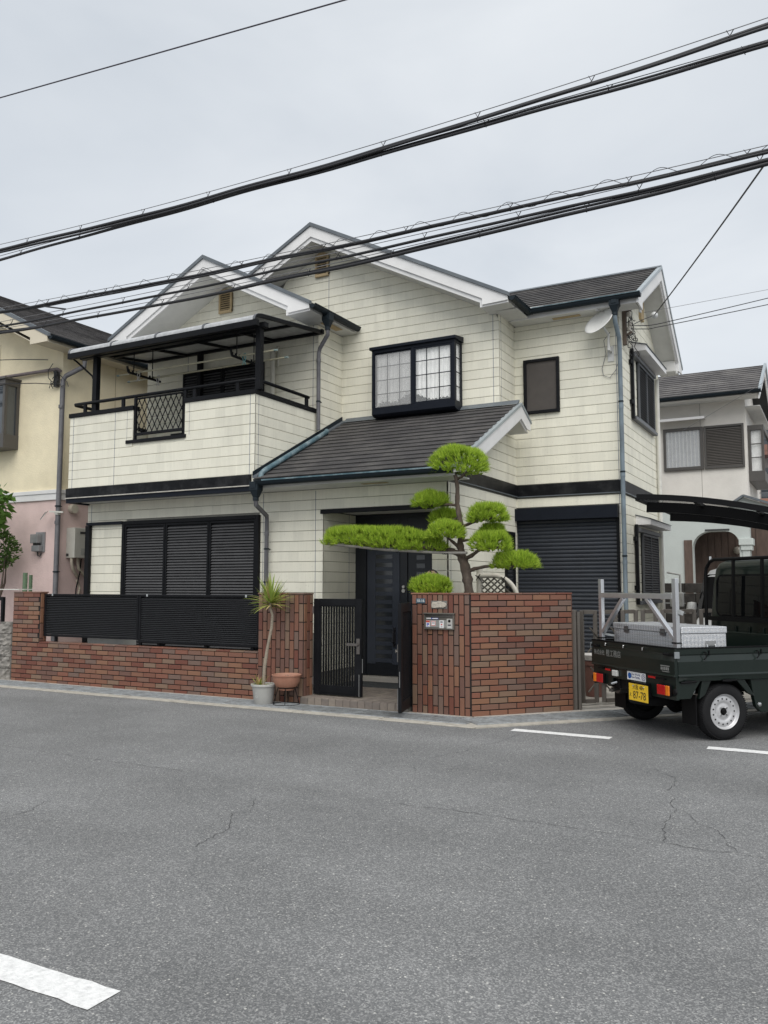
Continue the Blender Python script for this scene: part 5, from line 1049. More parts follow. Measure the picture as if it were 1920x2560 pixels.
sticker(-4.272, 1.082, .055, .095, [(INK, -.3, .3, .3, .38), (INK, -.3, .3, .18, .25), (SRD, -.18, .18, -.12, .06), (INK, -.25, .25, -.35, -.28)])
obj('label_strip', MB().box(-4.475, -4.41, yf - .0228, yf - .0221, 1.146, 1.158), ST, lb); obj('label_strip', MB().box(-4.41, -4.315, yf - .0228, yf - .0221, 1.143, 1.158), SBL, lb); obj('label_strip', MB().box(-4.395, -4.32, yf - .0233, yf - .0229, 1.146, 1.156), ST, lb)
im = obj('intercom', MB().box(-4.20, -4.125, yf - .036, yf - .0125, 1.03, 1.15), mat('intercom_silver', (.48, .47, .44), .4, metal=.3), lb, bev=.003)
obj('lens', MB().lathe([(0, -.004), (.015, -.004), (.018, 0)], (-4.163, yf - .036, 1.124), 20, 'Y'), mat('lens_black', (.01, .01, .01), .1), im)
obj('speaker_grille', MB().box(-4.183, -4.143, yf - .0375, yf - .0362, 1.068, 1.082), INK, im); obj('call_button', MB().box(-4.185, -4.143, yf - .040, yf - .0362, 1.04, 1.058), mat('button_silver', (.52, .52, .5), .4), im, bev=.002)
hn = thing('house_number_plate', 'small blue-grey plate reading 10-16 at the top of the brick wall', 'number plate', (-4.56, 9.348, 1.33))
obj('plate', MB().box(-4.622, -4.498, 9.338, 9.349, 1.332, 1.392), mat('plate_bluegrey', (.06, .10, .13), .4), hn, bev=.002)
text('10-16', .046, 'lettering', mat('plate_lettering', (.75, .77, .75), .5), hn, (-4.56, 9.3372, 1.362), ROT_FRONT, 1.)
ns_ = thing('name_stone', 'blank beige patch of stone set in the brick wall above the letterbox', 'name stone', (-4.31, 9.348, 1.27))
obj('recess', MB().box(-4.418, -4.205, 9.344, 9.350, 1.27, 1.365), mat('mortar_grey', (.16, .155, .145), .9, var=.2), ns_)
ol = [(-.098, -.036), (-.05, -.042), (.0, -.034), (.06, -.036), (.095, -.02), (.1, .008), (.075, .026), (.045, .03), (.02, .041), (-.02, .038), (-.05, .03), (-.085, .034), (-.1, .005)]
obj('stone', MB().ext([(-4.31 + a, 9.344, 1.318 + b) for a, b in ol], (0, -.012, 0)), mat('plaster_beige', (.44, .40, .34), .9, var=.3, vs=30, bump=.6, bs=60), ns_, bev=.004)
# ------------------------------------------------------------------ pine pruned into clouds
def blades(base, dirs, length, width, name, m, parent, bend=0.):
    """many thin needle triangles in one mesh; base, dirs are (n,3) arrays"""
    n = len(base); d = dirs / np.linalg.norm(dirs, axis=1, keepdims=True)
    r = NP.normal(size=(n, 3)); s = np.cross(d, r); s /= np.linalg.norm(s, axis=1, keepdims=True)
    L = length[:, None]; w = width[:, None]
    v = np.empty((n, 3, 3)); v[:, 0] = base - s * w; v[:, 1] = base + s * w; v[:, 2] = base + d * L
    c = v.reshape(-1, 3).mean(0); me = bpy.data.meshes.new(name)
    me.vertices.add(n * 3); me.vertices.foreach_set('co', (v - c).reshape(-1).astype(np.float32))
    me.loops.add(n * 3); me.loops.foreach_set('vertex_index', np.arange(n * 3, dtype=np.int32))
    me.polygons.add(n); me.polygons.foreach_set('loop_start', np.arange(0, n * 3, 3, dtype=np.int32)); me.polygons.foreach_set('loop_total', np.full(n, 3, dtype=np.int32))
    me.update(calc_edges=True); me.materials.append(m)
    o = bpy.data.objects.new(name, me); COL.objects.link(o); o.parent = parent; o.location = Vector(c) - origin_of(parent)
    return o
NEED = leaf_mat('pine_needles', (.17, .30, .028), (.62, .78, .10), .5, .45)
pine = thing('pine_tree', 'cloud-pruned pine with flat bright green pads behind the brick corner wall', 'tree', (-4.21, 9.95, .03))
def pad(c, rx, ry, rz, dens=1250, tilt=0., yaw=0.):
    A = math.pi * rx * ry; nt_ = int(A * dens * 1.25) + 120
    th = NP.uniform(0, 2 * math.pi, nt_); u = np.sqrt(NP.uniform(0, 1, nt_)); sup = 1.0
    bump = 1 + .07 * np.sin(th * 3 + c[0] * 9) + .05 * np.sin(th * 7 + c[2] * 5)
    x = np.cos(th) * u * bump; y = np.sin(th) * u * bump
    ztop = np.sqrt(np.clip(1 - (u * .985) ** 2.6, 0, 1))
    lay = NP.uniform(0, 1, nt_); inner = lay < .35
    z = np.where(inner, ztop * NP.uniform(-.1, .9, nt_) - .15, ztop)
    z = z * (1 + .12 * np.sin(x * 5 + c[0] * 3) * np.cos(y * 4 + c[1])) - .42
    low = (~inner) & (u > .9); z = np.where(low, z - NP.uniform(0, .35, nt_), z)
    P0 = np.stack([x * rx, y * ry, z * rz * 1.35], 1)
    P0[:, 2] += -tilt * P0[:, 0]
    cy, sy = math.cos(yaw), math.sin(yaw); P0[:, :2] = P0[:, :2] @ np.array([[cy, sy], [-sy, cy]])
    out = np.stack([x / rx, y / ry, np.clip(z + .42, .0, 1) / rz * 1.0], 1); out /= np.linalg.norm(out, axis=1, keepdims=True) + 1e-6
    ax = out * .75 + np.array([0, 0, .62]) + NP.normal(size=(nt_, 3)) * .2
    nb = 18; base = np.repeat(P0, nb, 0) + NP.normal(size=(nt_ * nb, 3)) * .006; d = np.repeat(ax / np.linalg.norm(ax, axis=1, keepdims=True), nb, 0) + NP.normal(size=(nt_ * nb, 3)) * .34
    L = NP.uniform(.052, .098, nt_ * nb); w = NP.uniform(.0028, .0045, nt_ * nb)
    return blades(base + np.array(c), d, L, w, 'foliage_pad', NEED, pine)
PADS = {'top': (-4.31, 9.95, 3.15, 0.38, 0.33, 0.185), 'l1': (-4.72, 9.98, 2.66, 0.225, 0.22, 0.098), 'l1b': (-4.6, 10.2, 2.455, 0.2, 0.18, 0.075), 'r1': (-3.9, 9.95, 2.45, 0.235, 0.23, 0.118), 'mid': (-4.37, 9.7, 2.235, 0.215, 0.21, 0.108), 'r2': (-3.83, 9.85, 2.08, 0.25, 0.24, 0.118), 'r2b': (-3.92, 10.15, 2.235, 0.15, 0.15, 0.075), 'r3': (-3.57, 10.0, 1.845, 0.275, 0.22, 0.1), 'low': (-4.56, 9.66, 1.545, 0.25, 0.21, 0.112)}
for k, p in PADS.items(): pad(p[:3], *p[3:])
pad((-5.41, 9.86, 2.17), .935, .27, .145, tilt=.085)
tr = [(-4.19, 9.98, .02), (-4.20, 9.96, .7), (-4.18, 9.95, 1.2), (-4.17, 9.95, 1.45), (-4.19, 9.95, 1.62), (-4.225, 9.95, 1.80), (-4.27, 9.95, 1.93), (-4.29, 9.95, 2.10), (-4.26, 9.95, 2.2), (-4.29, 9.95, 2.40), (-4.325, 9.95, 2.60), (-4.32, 9.95, 2.80), (-4.335, 9.95, 2.93), (-4.37, 9.95, 3.02), (-4.39, 9.95, 3.10)]
def dens_path(p, n=4):
    p = [Vector(q) for q in p]; o = []
    for a, b in zip(p[:-1], p[1:]): o += [a.lerp(b, k / n) for k in range(n)]
    return o + [p[-1]]
tp_ = dens_path(tr); rr_ = []
for i, p in enumerate(tp_):
    f_ = i / (len(tp_) - 1); z = p.z; r = .095 if z < .8 else (.078 - .036 * min(1, (z - .8) / 1.3) if z < 2.1 else .042 - .02 * (z - 2.1))
    if 1.6 < z < 2.0: r += .012
    rr_.append(r * (1 + .09 * math.sin(i * 1.7) + .05 * math.sin(i * 3.3)))
trunk = obj('trunk', MB().tube(tp_, rr_, 14), BARK, pine, smooth=70)
def limb(pts, r0, r1, nm='branch'):
    q = dens_path(pts, 4); rs = [r0 + (r1 - r0) * i / (len(q) - 1) for i in range(len(q))]; rs = [r * (1 + .1 * math.sin(i * 1.9)) for i, r in enumerate(rs)]
    obj(nm, MB().tube(q, rs, 8), BARK, pine, smooth=70)
limb([(-4.36, 9.95, 2.98), (-4.44, 9.95, 3.06), (-4.55, 9.93, 3.1)], .022, .01); limb([(-4.33, 9.95, 2.92), (-4.25, 9.94, 2.95), (-4.15, 9.93, 3.03), (-4.05, 9.93, 3.07)], .02, .008)
limb([(-4.31, 9.95, 2.58), (-4.45, 9.96, 2.60), (-4.62, 9.98, 2.595), (-4.8, 9.98, 2.62)], .02, .01); limb([(-4.30, 9.95, 2.42), (-4.45, 10.05, 2.40), (-4.6, 10.2, 2.41), (-4.72, 10.22, 2.42)], .018, .009)
limb([(-4.28, 9.95, 2.30), (-4.18, 9.95, 2.33), (-4.05, 9.95, 2.37), (-3.85, 9.95, 2.40), (-3.75, 9.95, 2.40)], .022, .009)
limb([(-4.28, 9.95, 2.02), (-4.34, 9.85, 2.10), (-4.38, 9.74, 2.16)], .03, .012)
limb([(-4.24, 9.95, 1.88), (-4.12, 9.93, 1.93), (-4.02, 9.9, 1.99), (-3.85, 9.86, 2.02), (-3.7, 9.85, 2.02)], .032, .01); limb([(-4.26, 9.97, 2.12), (-4.1, 10.08, 2.16), (-3.94, 10.15, 2.19)], .016, .008)
limb([(-4.20, 9.95, 1.72), (-4.10, 9.95, 1.76), (-3.95, 9.97, 1.79), (-3.75, 9.99, 1.79), (-3.5, 10.0, 1.79)], .028, .01)
limb([(-4.26, 9.93, 1.94), (-4.38, 9.9, 1.99), (-4.6, 9.87, 2.03), (-5.0, 9.86, 2.07), (-5.6, 9.86, 2.11), (-6.05, 9.86, 2.16)], .042, .012)
limb([(-4.19, 9.93, 1.30), (-4.35, 9.8, 1.40), (-4.52, 9.68, 1.48), (-4.65, 9.64, 1.49)], .03, .012)
for c in ((-4.9, .25), (-5.2, -.2), (-5.5, .22), (-5.8, -.18)): limb([(c[0], 9.86, 2.07 - .075 * (c[0] + 5)), (c[0] - .15, 9.86 + c[1] * .6, 2.10 - .08 * (c[0] + 5)), (c[0] - .25, 9.86 + c[1], 2.13 - .08 * (c[0] + 5))], .014, .006)
sp_ = thing('branch_support_pole', 'pale pole tied under the long left branch of the pine', 'pole', (-4.2, 9.8, 1.93))
obj('pole', MB().tube([(-4.14, 9.82, 1.96), (-4.45, 9.81, 1.965), (-5.3, 9.80, 2.02), (-6.22, 9.80, 2.125)], .018, 10), mat('weathered_pole', (.30, .28, .26), .7, var=.2, vs=20), sp_, smooth=50)
b = MB()
for x, z in ((-4.42, 1.966), (-4.45, 1.968), (-5.12, 2.005), (-5.72, 2.068)): b.tube([(x + .024 * math.cos(a), 9.806 + .024 * math.sin(a), z + .02 * math.sin(a * 1.0)) for a in [i * .7 for i in range(10)]], .005, 5)
obj('tie', b, BLACK, sp_)

# ------------------------------------------------------------------ potted yucca, terracotta bowl
yu = thing('potted_yucca', 'tall bare-stemmed yucca with a tuft of leaves in a grey pot', 'potted plant', (-6.70, 9.04, .01))
px_, py_ = -6.70, 9.04
POT = mat('grey_pot', (.42, .42, .40), .6, var=.08, dirt=(.3, .29, .27), dirt_a=.4)
pot = obj('pot', MB().lathe([(0, .012), (.118, .012), (.122, .02), (.148, .235), (.150, .24), (.165, .243), (.168, .268), (.16, .272), (.147, .268), (.14, .20), (0, .20)], (px_, py_, 0), 36), POT, yu, smooth=35)
obj('pot_mark', MB().lathe([(.014, 0), (.017, -.0008), (.017, .0)], (px_ - .01, py_ - .1345, .12), 20, 'Y').lathe([(.009, 0), (.011, -.0008), (.011, .0)], (px_ - .01, py_ - .1405, .165), 16, 'Y'), mat('pot_mark', (.6, .6, .58), .5), pot)
obj('soil', MB().lathe([(0, .235), (.142, .235)], (px_, py_, 0), 24), mat('soil', (.16, .13, .09), .95, var=.5, vs=40, bump=1, bs=60), yu)
obj('stem', MB().tube(dens_path([(px_ - .005, py_, .22), (px_ + .0, py_ + .01, .45), (px_ + .03, py_ + .03, .72), (px_ + .075, py_ + .06, 1.0), (px_ + .085, py_ + .06, 1.16), (px_ + .055, py_ + .05, 1.25), (px_ + .06, py_ + .05, 1.33)], 3), [.023] * 6 + [.020] * 6 + [.018] * 7, 10), mat('yucca_stem', (.27, .23, .18), .9, var=.3, vs=30, stretch=(1, 1, 2.5), bump=.7, bs=50), yu, smooth=60)
YL = leaf_mat('yucca_leaf', (.22, .33, .06), (.46, .50, .13), .45, .25); YD_ = leaf_mat('yucca_dry', (.45, .36, .17), (.38, .20, .12), .6, .2)
def blade_leaf(b, base, az, el, L, w, droop):
    n = 7; pts = []; d = Vector((math.cos(az) * math.cos(el), math.sin(az) * math.cos(el), math.sin(el))); s = Vector((-math.sin(az), math.cos(az), 0)); vs = []
    p = Vector(base)
    for i in range(n + 1):
        f_ = i / n; ww = w * (.55 + 1.3 * f_ if f_ < .35 else (1 - (f_ - .35) / .65) ** .8); upv = s.cross(d).normalized()
        vs += [p - s * ww + upv * ww * .35, p, p + s * ww + upv * ww * .35]; d = (d + Vector((0, 0, -droop / n))).normalized(); p = p + d * L / n
    fs = []
    for i in range(n): fs += [(3 * i, 3 * i + 1, 3 * i + 4, 3 * i + 3), (3 * i + 1, 3 * i + 2, 3 * i + 5, 3 * i + 4)]
    b.add(vs, fs)
rg = random.Random(5); b = MB(); bd_ = MB()
for i in range(120):
    el = rg.uniform(-.12, 1.42); az = rg.uniform(0, 6.28); L = rg.uniform(.25, .40) * (1 if el > .1 else .85)
    blade_leaf(b if rg.random() > .13 else bd_, (px_ + .06 + rg.uniform(-.012, .012), py_ + .05 + rg.uniform(-.012, .012), 1.29 + .05 * el), az, el, L, rg.uniform(.010, .016), rg.uniform(.2, .8) if el < .8 else .08)
obj('leaves', b, YL, yu, smooth=60); obj('dry_leaves', bd_, YD_, yu, smooth=60)
b = MB(); bd_ = MB()
for i in range(34): blade_leaf(b if rg.random() > .4 else bd_, (px_ - .055 + rg.uniform(-.02, .02), py_ - .03, .24), rg.uniform(0, 6.28), rg.uniform(.2, 1.4), rg.uniform(.12, .22), rg.uniform(.006, .009), .2)
obj('offshoot', b, YL, yu, smooth=60); obj('offshoot_dry', bd_, YD_, yu, smooth=60)
bx_, by_ = -6.40, 9.13
bo = thing('terracotta_bowl', 'shallow terracotta planter bowl beside the grey pot', 'planter bowl', (bx_, by_, .19))
TER = mat('terracotta', (.34, .155, .10), .75, var=.12, vs=10, dirt=(.34, .24, .19), dirt_a=.4)
obj('bowl', MB().lathe([(0, .20), (.095, .20), (.10, .23), (.135, .245), (.172, .305), (.182, .372), (.190, .378), (.193, .396), (.182, .40), (.172, .39), (.165, .355), (0, .35)], (bx_, by_, 0), 40), TER, bo, smooth=35)
b = MB()
for i in range(90):
    a, r = rg.uniform(0, 6.28), .16 * math.sqrt(rg.random()); s_ = rg.uniform(.006, .016); x, y = bx_ + r * math.cos(a), by_ + r * math.sin(a); b.lathe([(0, -s_ * .6), (s_, 0), (0, s_ * .7)], (x, y, .362 + rg.uniform(0, .012)), 6)
obj('soil_chips', b, mat('soil_chips', (.20, .14, .11), .95, var=.4, vs=60), bo, kind='stuff')
obj('soil', MB().lathe([(0, .36), (.167, .36)], (bx_, by_, 0), 24), mat('soil'), bo)
st = thing('plant_stand', 'thin black wire stand carrying the terracotta bowl', 'plant stand', (bx_, by_, .01))
b = MB(); ring = lambda r, z, n=24: [(bx_ + r * math.cos(2 * math.pi * i / n), by_ + r * math.sin(2 * math.pi * i / n), z) for i in range(n + 1)]
obj('hoop', MB().tube(ring(.108, .228), .005, 6).tube(ring(.17, .018), .006, 6), BLACK, st, smooth=60)
for i in range(4):
    a = .5 + i * math.pi / 2; obj('leg', MB().tube([(bx_ + .108 * math.cos(a), by_ + .108 * math.sin(a), .23), (bx_ + .17 * math.cos(a), by_ + .17 * math.sin(a), .015)], .005, 6), BLACK, st)

# ------------------------------------------------------------------ arched lattice screen behind the corner wall
ts = thing('lattice_screen', 'small arched screen of pale resin bamboo with black lattice', 'garden screen', (-4.1, 10.9, .03))
RES = mat('resin_bamboo', (.56, .53, .46), .5, var=.1, dirt=(.40, .36, .30), dirt_a=.4, dirt_s=4)
obj('post', MB().tube([(-4.41, 10.9, .03), (-4.41, 10.9, 1.80)], .045, 14), RES, ts, smooth=40)
arc = [(-4.42, 10.86, 1.68), (-4.2, 10.86, 1.685)] + [(-4.2 + .36 * math.sin(a), 10.86, 1.325 + .36 * math.cos(a)) for a in [i * math.pi / 2 / 12 for i in range(1, 13)]] + [(-3.84, 10.86, .03)]
obj('arched_rail', MB().tube(arc, .032, 12), RES, ts, smooth=50)
LB = mat('lattice_bamboo', (.10, .09, .07), .6, var=.2)
for sgn in (1, -1):
    k = -14
    while k < 22:
        for off in (0, .016):
            x0 = -4.38 + k * .095 + off; z0, z1 = .6, 1.66
            seg = []
            for i in range(41):
                z = z0 + (z1 - z0) * i / 40; x = x0 + (z - z0) / .85 if sgn > 0 else x0 - (z - z0) / .85
                rgt = -3.86 if z < 1.325 else -4.2 + math.sqrt(max(0, .34 ** 2 - (z - 1.325) ** 2))
                if -4.37 < x < rgt: seg.append((x, 10.865 + .012 * sgn, z))
            if len(seg) > 2: obj('lattice_cane', MB().tube([seg[0], seg[-1]], .0055, 6), LB, ts)
        k += 1
b = MB()
for (x, z) in ((-4.40, 1.66), (-4.03, 1.635)): b.tube([(x - .04, 10.82, z + .03), (x + .01, 10.815, z - .0), (x + .04, 10.82, z - .04)], .006, 6).tube([(x - .03, 10.82, z - .04), (x, 10.812, z), (x + .03, 10.82, z + .045)], .006, 6)
obj('tie', b, BLACK, ts)

# ------------------------------------------------------------------ person behind the corner wall: only hair and a shoulder show
SKIN = mat('skin', (.50, .32, .24), .55, var=.05); SHIRT = mat('pale_shirt', (.50, .55, .66), .85, var=.08); TROU = mat('dark_trousers', (.03, .032, .04), .8); HAIR = mat('black_hair', (.012, .010, .010), .5, var=.3, vs=60)
pe = thing('person', 'person with short black hair mostly hidden behind the pine and brick wall', 'person', (-4.72, 10.05, .1), rz=rad(-20))
JV = {'pelvis': (0, 0, .86, .13), 'waist': (0, 0, 1.0, .118), 'chest': (0, 0, 1.2, .135), 'neckb': (0, 0, 1.34, .075), 'neck': (0, -.01, 1.41, .052), 'shl': (.16, 0, 1.30, .062), 'ell': (.23, -.02, 1.03, .043), 'wrl': (.20, -.20, .95, .03), 'hal': (.17, -.28, .96, .034), 'shr': (-.16, 0, 1.30, .062), 'elr': (-.23, -.02, 1.03, .043), 'wrr': (-.20, -.20, .95, .03), 'har': (-.17, -.28, .96, .034), 'hpl': (.09, 0, .80, .088), 'knl': (.10, -.01, .44, .06), 'anl': (.10, .02, .09, .04), 'tol': (.11, -.13, .035, .036), 'hpr': (-.09, 0, .80, .088), 'knr': (-.10, -.01, .44, .06), 'anr': (-.10, .02, .09, .04), 'tor': (-.11, -.13, .035, .036)}
ED = [('pelvis', 'waist'), ('waist', 'chest'), ('chest', 'neckb'), ('neckb', 'neck'), ('neckb', 'shl'), ('shl', 'ell'), ('ell', 'wrl'), ('wrl', 'hal'), ('neckb', 'shr'), ('shr', 'elr'), ('elr', 'wrr'), ('wrr', 'har'), ('pelvis', 'hpl'), ('hpl', 'knl'), ('knl', 'anl'), ('anl', 'tol'), ('pelvis', 'hpr'), ('hpr', 'knr'), ('knr', 'anr'), ('anr', 'tor')]
kk = list(JV); me = bpy.data.meshes.new('body'); me.from_pydata([JV[k][:3] for k in kk], [(kk.index(a), kk.index(b_)) for a, b_ in ED], []); me.materials.append(SHIRT)
bo_ = bpy.data.objects.new('body', me); COL.objects.link(bo_); bo_.parent = pe
sk = bo_.modifiers.new('skin', 'SKIN'); sk.use_smooth_shade = True
for i, k in enumerate(kk): me.skin_vertices[0].data[i].radius = (JV[k][3], JV[k][3]); me.skin_vertices[0].data[i].use_root = (k == 'pelvis')
bo_.modifiers.new('sub', 'SUBSURF').levels = 1; bo_.modifiers['sub'].render_levels = 2
hz = MB().lathe([(0, -.115), (.045, -.105), (.062, -.07), (.075, -.02), (.08, .03), (.072, .08), (.045, .11), (0, .118)], (0, -.02, 1.53), 20)
hz.v = [(x * .93, -.02 + (y + .02) * 1.15, z) for x, y, z in hz.v]; hz.add([(-.012, -.11, 1.51), (.012, -.11, 1.51), (0, -.128, 1.505), (0, -.108, 1.55)], [(0, 1, 2), (0, 2, 3), (1, 3, 2)])
for s in (-1, 1): hz.lathe([(0, -.03), (.014, -.01), (.016, .015), (0, .03)], (s * .074, -.015, 1.525), 8)
obj('head', hz, SKIN, pe, smooth=60)
ey = MB()
for s in (-1, 1): ey.lathe([(0, -.004), (.009, -.002), (.011, .004)], (s * .028, -.104, 1.535), 8, 'Y')
ey.box(-.02, .02, -.103, -.099, 1.462, 1.467); obj('face_features', ey, HAIR, pe)
hh = MB(); 
vs = []; fs = []; nA, nB = 20, 9
for j in range(nB + 1):
    ph_ = j / nB * 1.75
    for i in range(nA):
        a = 2 * math.pi * i / nA; r = math.sin(ph_); back = .5 + .5 * math.sin(a); rr2 = 1.0 + .04 * math.sin(i * 5 + j)
        zz = math.cos(ph_) if back > .35 or ph_ < 1.0 else max(math.cos(ph_), .35)
        vs.append((math.cos(a) * r * .084 * rr2, -.012 + math.sin(a) * r * .102 * rr2, 1.54 + zz * .118 * rr2))
for j in range(nB):
    for i in range(nA): fs.append((j * nA + i, j * nA + (i + 1) % nA, (j + 1) * nA + (i + 1) % nA, (j + 1) * nA + i))
obj('hair', hh.add(vs, fs), HAIR, pe, smooth=60)
trm = MB().lathe([(.14, .78), (.15, .9), (.13, .99)], (0, 0, 0), 18); trm.v = [(x, y * .85, z) for x, y, z in trm.v]
for s in (-1, 1): trm.tube([(s * .09, 0, .86), (s * .10, -.01, .44), (s * .10, .02, .08)], [.105, .078, .062], 12)
obj('trousers', trm, TROU, pe, smooth=60)

# ------------------------------------------------------------------ carport, folding gate
CPB = mat('carport_frame', (.006, .006, .007), .5, var=.1, spec=.15); CPP = mat('carport_panel', (.10, .10, .105), .25, var=.05, alpha=.62)
cpt = thing('carport', 'dark carport with curved translucent roof beside the house', 'carport', (-.6, 14.5, .03))
def arcp(y, dz=0., n=18, x0=-2.55, x1=1.6): return [(x0 + (x1 - x0) * i / n, y, 2.80 + dz + .0 * i - .062 * ((x0 + (x1 - x0) * i / n) + 2.9) ** 2) for i in range(n + 1)]
def ribbon(pts, w, h): 
    b = MB()
    for p, q in zip(pts[:-1], pts[1:]): b.bar(p, q, w, h, up=(0, 0, 1))
    return b
for y, h in ((12.35, .08), (13.06, .15), (15.05, .15)): obj('beam', ribbon(arcp(y, .03 if h < .1 else -.06), .06, h), CPB, cpt)
for i, (ya, yb) in enumerate(((12.38, 13.6), (13.6, 14.8), (14.8, 15.9))):
    for j in range(5):
        A = arcp(ya, .02); B_ = arcp(yb, .02); s0, s1 = int(18 * j / 5), int(18 * (j + 1) / 5); vs = A[s0:s1 + 1] + B_[s0:s1 + 1]; m_ = s1 - s0 + 1
        obj('roof_panel', MB().add(vs, [(k, k + 1, m_ + k + 1, m_ + k) for k in range(m_ - 1)]), CPP, cpt)
for x in (-2.55, -1.75, -.95, -.1, .75, 1.55): obj('purlin', MB().bar((x, 12.36, 2.80 - .062 * (x + 2.9) ** 2), (x, 15.9, 2.80 - .062 * (x + 2.9) ** 2), .05, .04), CPB, cpt)
for y in (13.06, 15.05): obj('post', MB().bar((1.5, y, .0), (1.5, y, 2.15), .12, .12), CPB, cpt)
fg = thing('folding_gate', 'brown aluminium folding gate of tall hollow frames and crossed bars', 'gate', (-2.4, 11.5, .02))
FGM = mat('bronze_aluminium', (.14, .125, .11), .42, metal=.4, var=.12)
gd = Vector((.69, .72, 0)).normalized(); g0 = Vector((-2.98, 10.72, 0)); gn = Vector((-gd.y, gd.x, 0))
for i in range(7):
    c = g0 + gd * (.14 + .305 * i); a_, b_ = c - gd * .098, c + gd * .098; fr = MB()
    for q in (a_, b_): fr.bar(q + Vector((0, 0, .06)), q + Vector((0, 0, 1.23)), .05, .04)
    for z in (.08, 1.21): fr.bar(a_ + gd * .0252 + Vector((0, 0, z)), b_ - gd * .0252 + Vector((0, 0, z)), .039, .05)
    obj('frame', fr, FGM, fg, bev=.003)
for i in range(6):
    c = g0 + gd * (.14 + .305 * i); n_ = gn * .03
    for z in (.35, .85): obj('cross_bar', MB().bar(c + n_ + Vector((0, 0, z - .16)), c + gd * .305 + n_ + Vector((0, 0, z + .16)), .028, .01).bar(c - n_ + Vector((0, 0, z + .16)), c + gd * .305 - n_ + Vector((0, 0, z - .16)), .028, .01), FGM, fg)
pp = C1 + D2 * .05 + N2 * .03
obj('post', MB().box(pp.x - .035, pp.x + .035, pp.y - .035, pp.y + .035, 0, 1.24).box(pp.x + .04, pp.x + .075, pp.y - .0, pp.y + .035, 0, 1.22), FGM, fg, bev=.003)
# ------------------------------------------------------------------ left neighbour: yellow over pink stucco
NB = thing('neighbour_house', 'yellow and pink stucco house at the left edge with white band', 'house', (-14.5, 12, 0))
YEL = mat('yellow_stucco', (.84, .75, .54), .85, var=.07, vs=3, bump=.5, bs=45, dirt=(.56, .48, .33), dirt_a=.35, dirt_s=.9)
PINK = mat('pink_stucco', (.70, .54, .51), .85, var=.07, vs=3, bump=.5, bs=45, dirt=(.40, .29, .27), dirt_a=.35, dirt_s=.9)
NX, NY = -12.65, 10.70
obj('lower_wall', MB().box(-19.5, NX, NY, 17.5, 0, 3.13), PINK, NB)
obj('upper_wall', MB().ext([(-19.5, NY, 3.14), (NX, NY, 3.14), (NX, NY, 6.05), (-16.1, NY, 7.75), (-19.5, NY, 6.05)], (0, 6.8, 0)), YEL, NB)
obj('white_band', MB().box(-19.52, NX + .03, NY - .03, 17.5, 3.131, 3.25).box(-19.52, NX + .045, NY - .045, 17.5, 3.2505, 3.32), WHITE, NB, bev=.004)
for x in (-14.45,): obj('wall_joint', MB().box(x - .006, x + .006, NY - .002, NY + .01, .05, 3.12).box(x - .006, x + .006, NY - .002, NY + .01, 3.33, 6.3), mat('joint_tan', (.40, .33, .2), .9), NB)
obj('wall_joint', MB().box(NX - .01, NX + .002, 11.995, 12.007, 3.33, 5.95), mat('joint_tan'), NB)
ns1 = (7.90 - 6.02) / (16.1 - 12.30)
nr_ = obj('roof', slab(slab(MB(), (-16.1, 10.05, 7.93), (-12.30, 10.05, 6.05), (-12.30, 17.6, 6.05), (-16.1, 17.6, 7.93), .05), (-19.9, 10.05, 6.05), (-16.101, 10.05, 7.93), (-16.101, 17.6, 7.93), (-19.9, 17.6, 6.05), .05), DECK, NB)
courses(nr_, (-12.28, 17.4, 6.045), (-12.28, 10.08, 6.045), Vector((-1, 0, ns1)), 4.2, .192, m=mat('slate_grey', (.075, .07, .07), .75, var=.35, vs=3.5, stretch=(.7, 2, 2), rnd=.08, dirt=(.18, .17, .16), dirt_s=1.5, dirt_a=.6))
obj('fascia', MB().ext([(-12.30, 10.03, 6.03), (-12.30, 10.03, 5.90), (-12.75, 10.03, 5.90), (-12.75, 10.03, 6.03), (-16.1, 10.03, 7.68), (-19.9, 10.03, 5.85), (-19.9, 10.03, 6.03), (-16.1, 10.03, 7.92)], (0, .03, 0)), mat('cream_fascia', (.62, .56, .44), .6, var=.06), NB, bev=.003)
obj('rake_trim', MB().ext([(-12.27, 10.02, 6.06), (-16.1, 10.02, 7.955), (-16.1, 10.02, 7.88), (-12.27, 10.02, 5.99)], (0, .06, 0)), TRIM, NB)
obj('soffit', MB().box(NX, -12.32, 10.06, 17.5, 5.905, 5.92).ext([(NX - .05, 10.06, 5.93), (-16.1, 10.06, 7.62), (-16.1, 10.06, 7.635), (NX - .05, 10.06, 5.945)], (0, .64, 0)), mat('cream_fascia'), NB)
obj('eave_fascia', MB().box(-12.33, -12.302, 10.06, 17.5, 5.90, 6.03), mat('cream_fascia'), NB)
gutter(NB, (-12.24, 10.05, 6.0), (-12.24, 17.4, 6.0), .06)
hopper(-12.24, 10.85, 5.86, NB)
downpipe([(-12.24, 10.84, 5.72), (-12.24, 10.84, 5.62), (-12.54, 10.68, 5.44), (-12.57, 10.64, 5.35), (-12.57, 10.62, .05)], .045, PIPE, NB, [(-12.57, 10.62, 4.85), (-12.57, 10.62, 2.7)], [(-12.57, 10.62, 3.0), (-12.57, 10.62, 1.8)])
obj('wall_conduit', MB().tube([(-19, 10.63, 5.62), (-15.2, 10.63, 5.62), (-12.72, 10.63, 5.58), (-12.6, 10.6, 5.52)], .032, 10), mat('conduit_brown', (.17, .14, .14), .6, var=.2), NB, smooth=50)
nv = obj('gable_vent', MB().box(-15.05, -14.7, NY - .03, NY - .002, 5.95, 6.62), BLACK, NB, bev=.004)
for i in range(8): obj('slat', MB().box(-15.02, -14.73, NY - .042, NY - .031, 6.0 + .072 * i, 6.0 + .072 * i + .03), NAVY, nv)
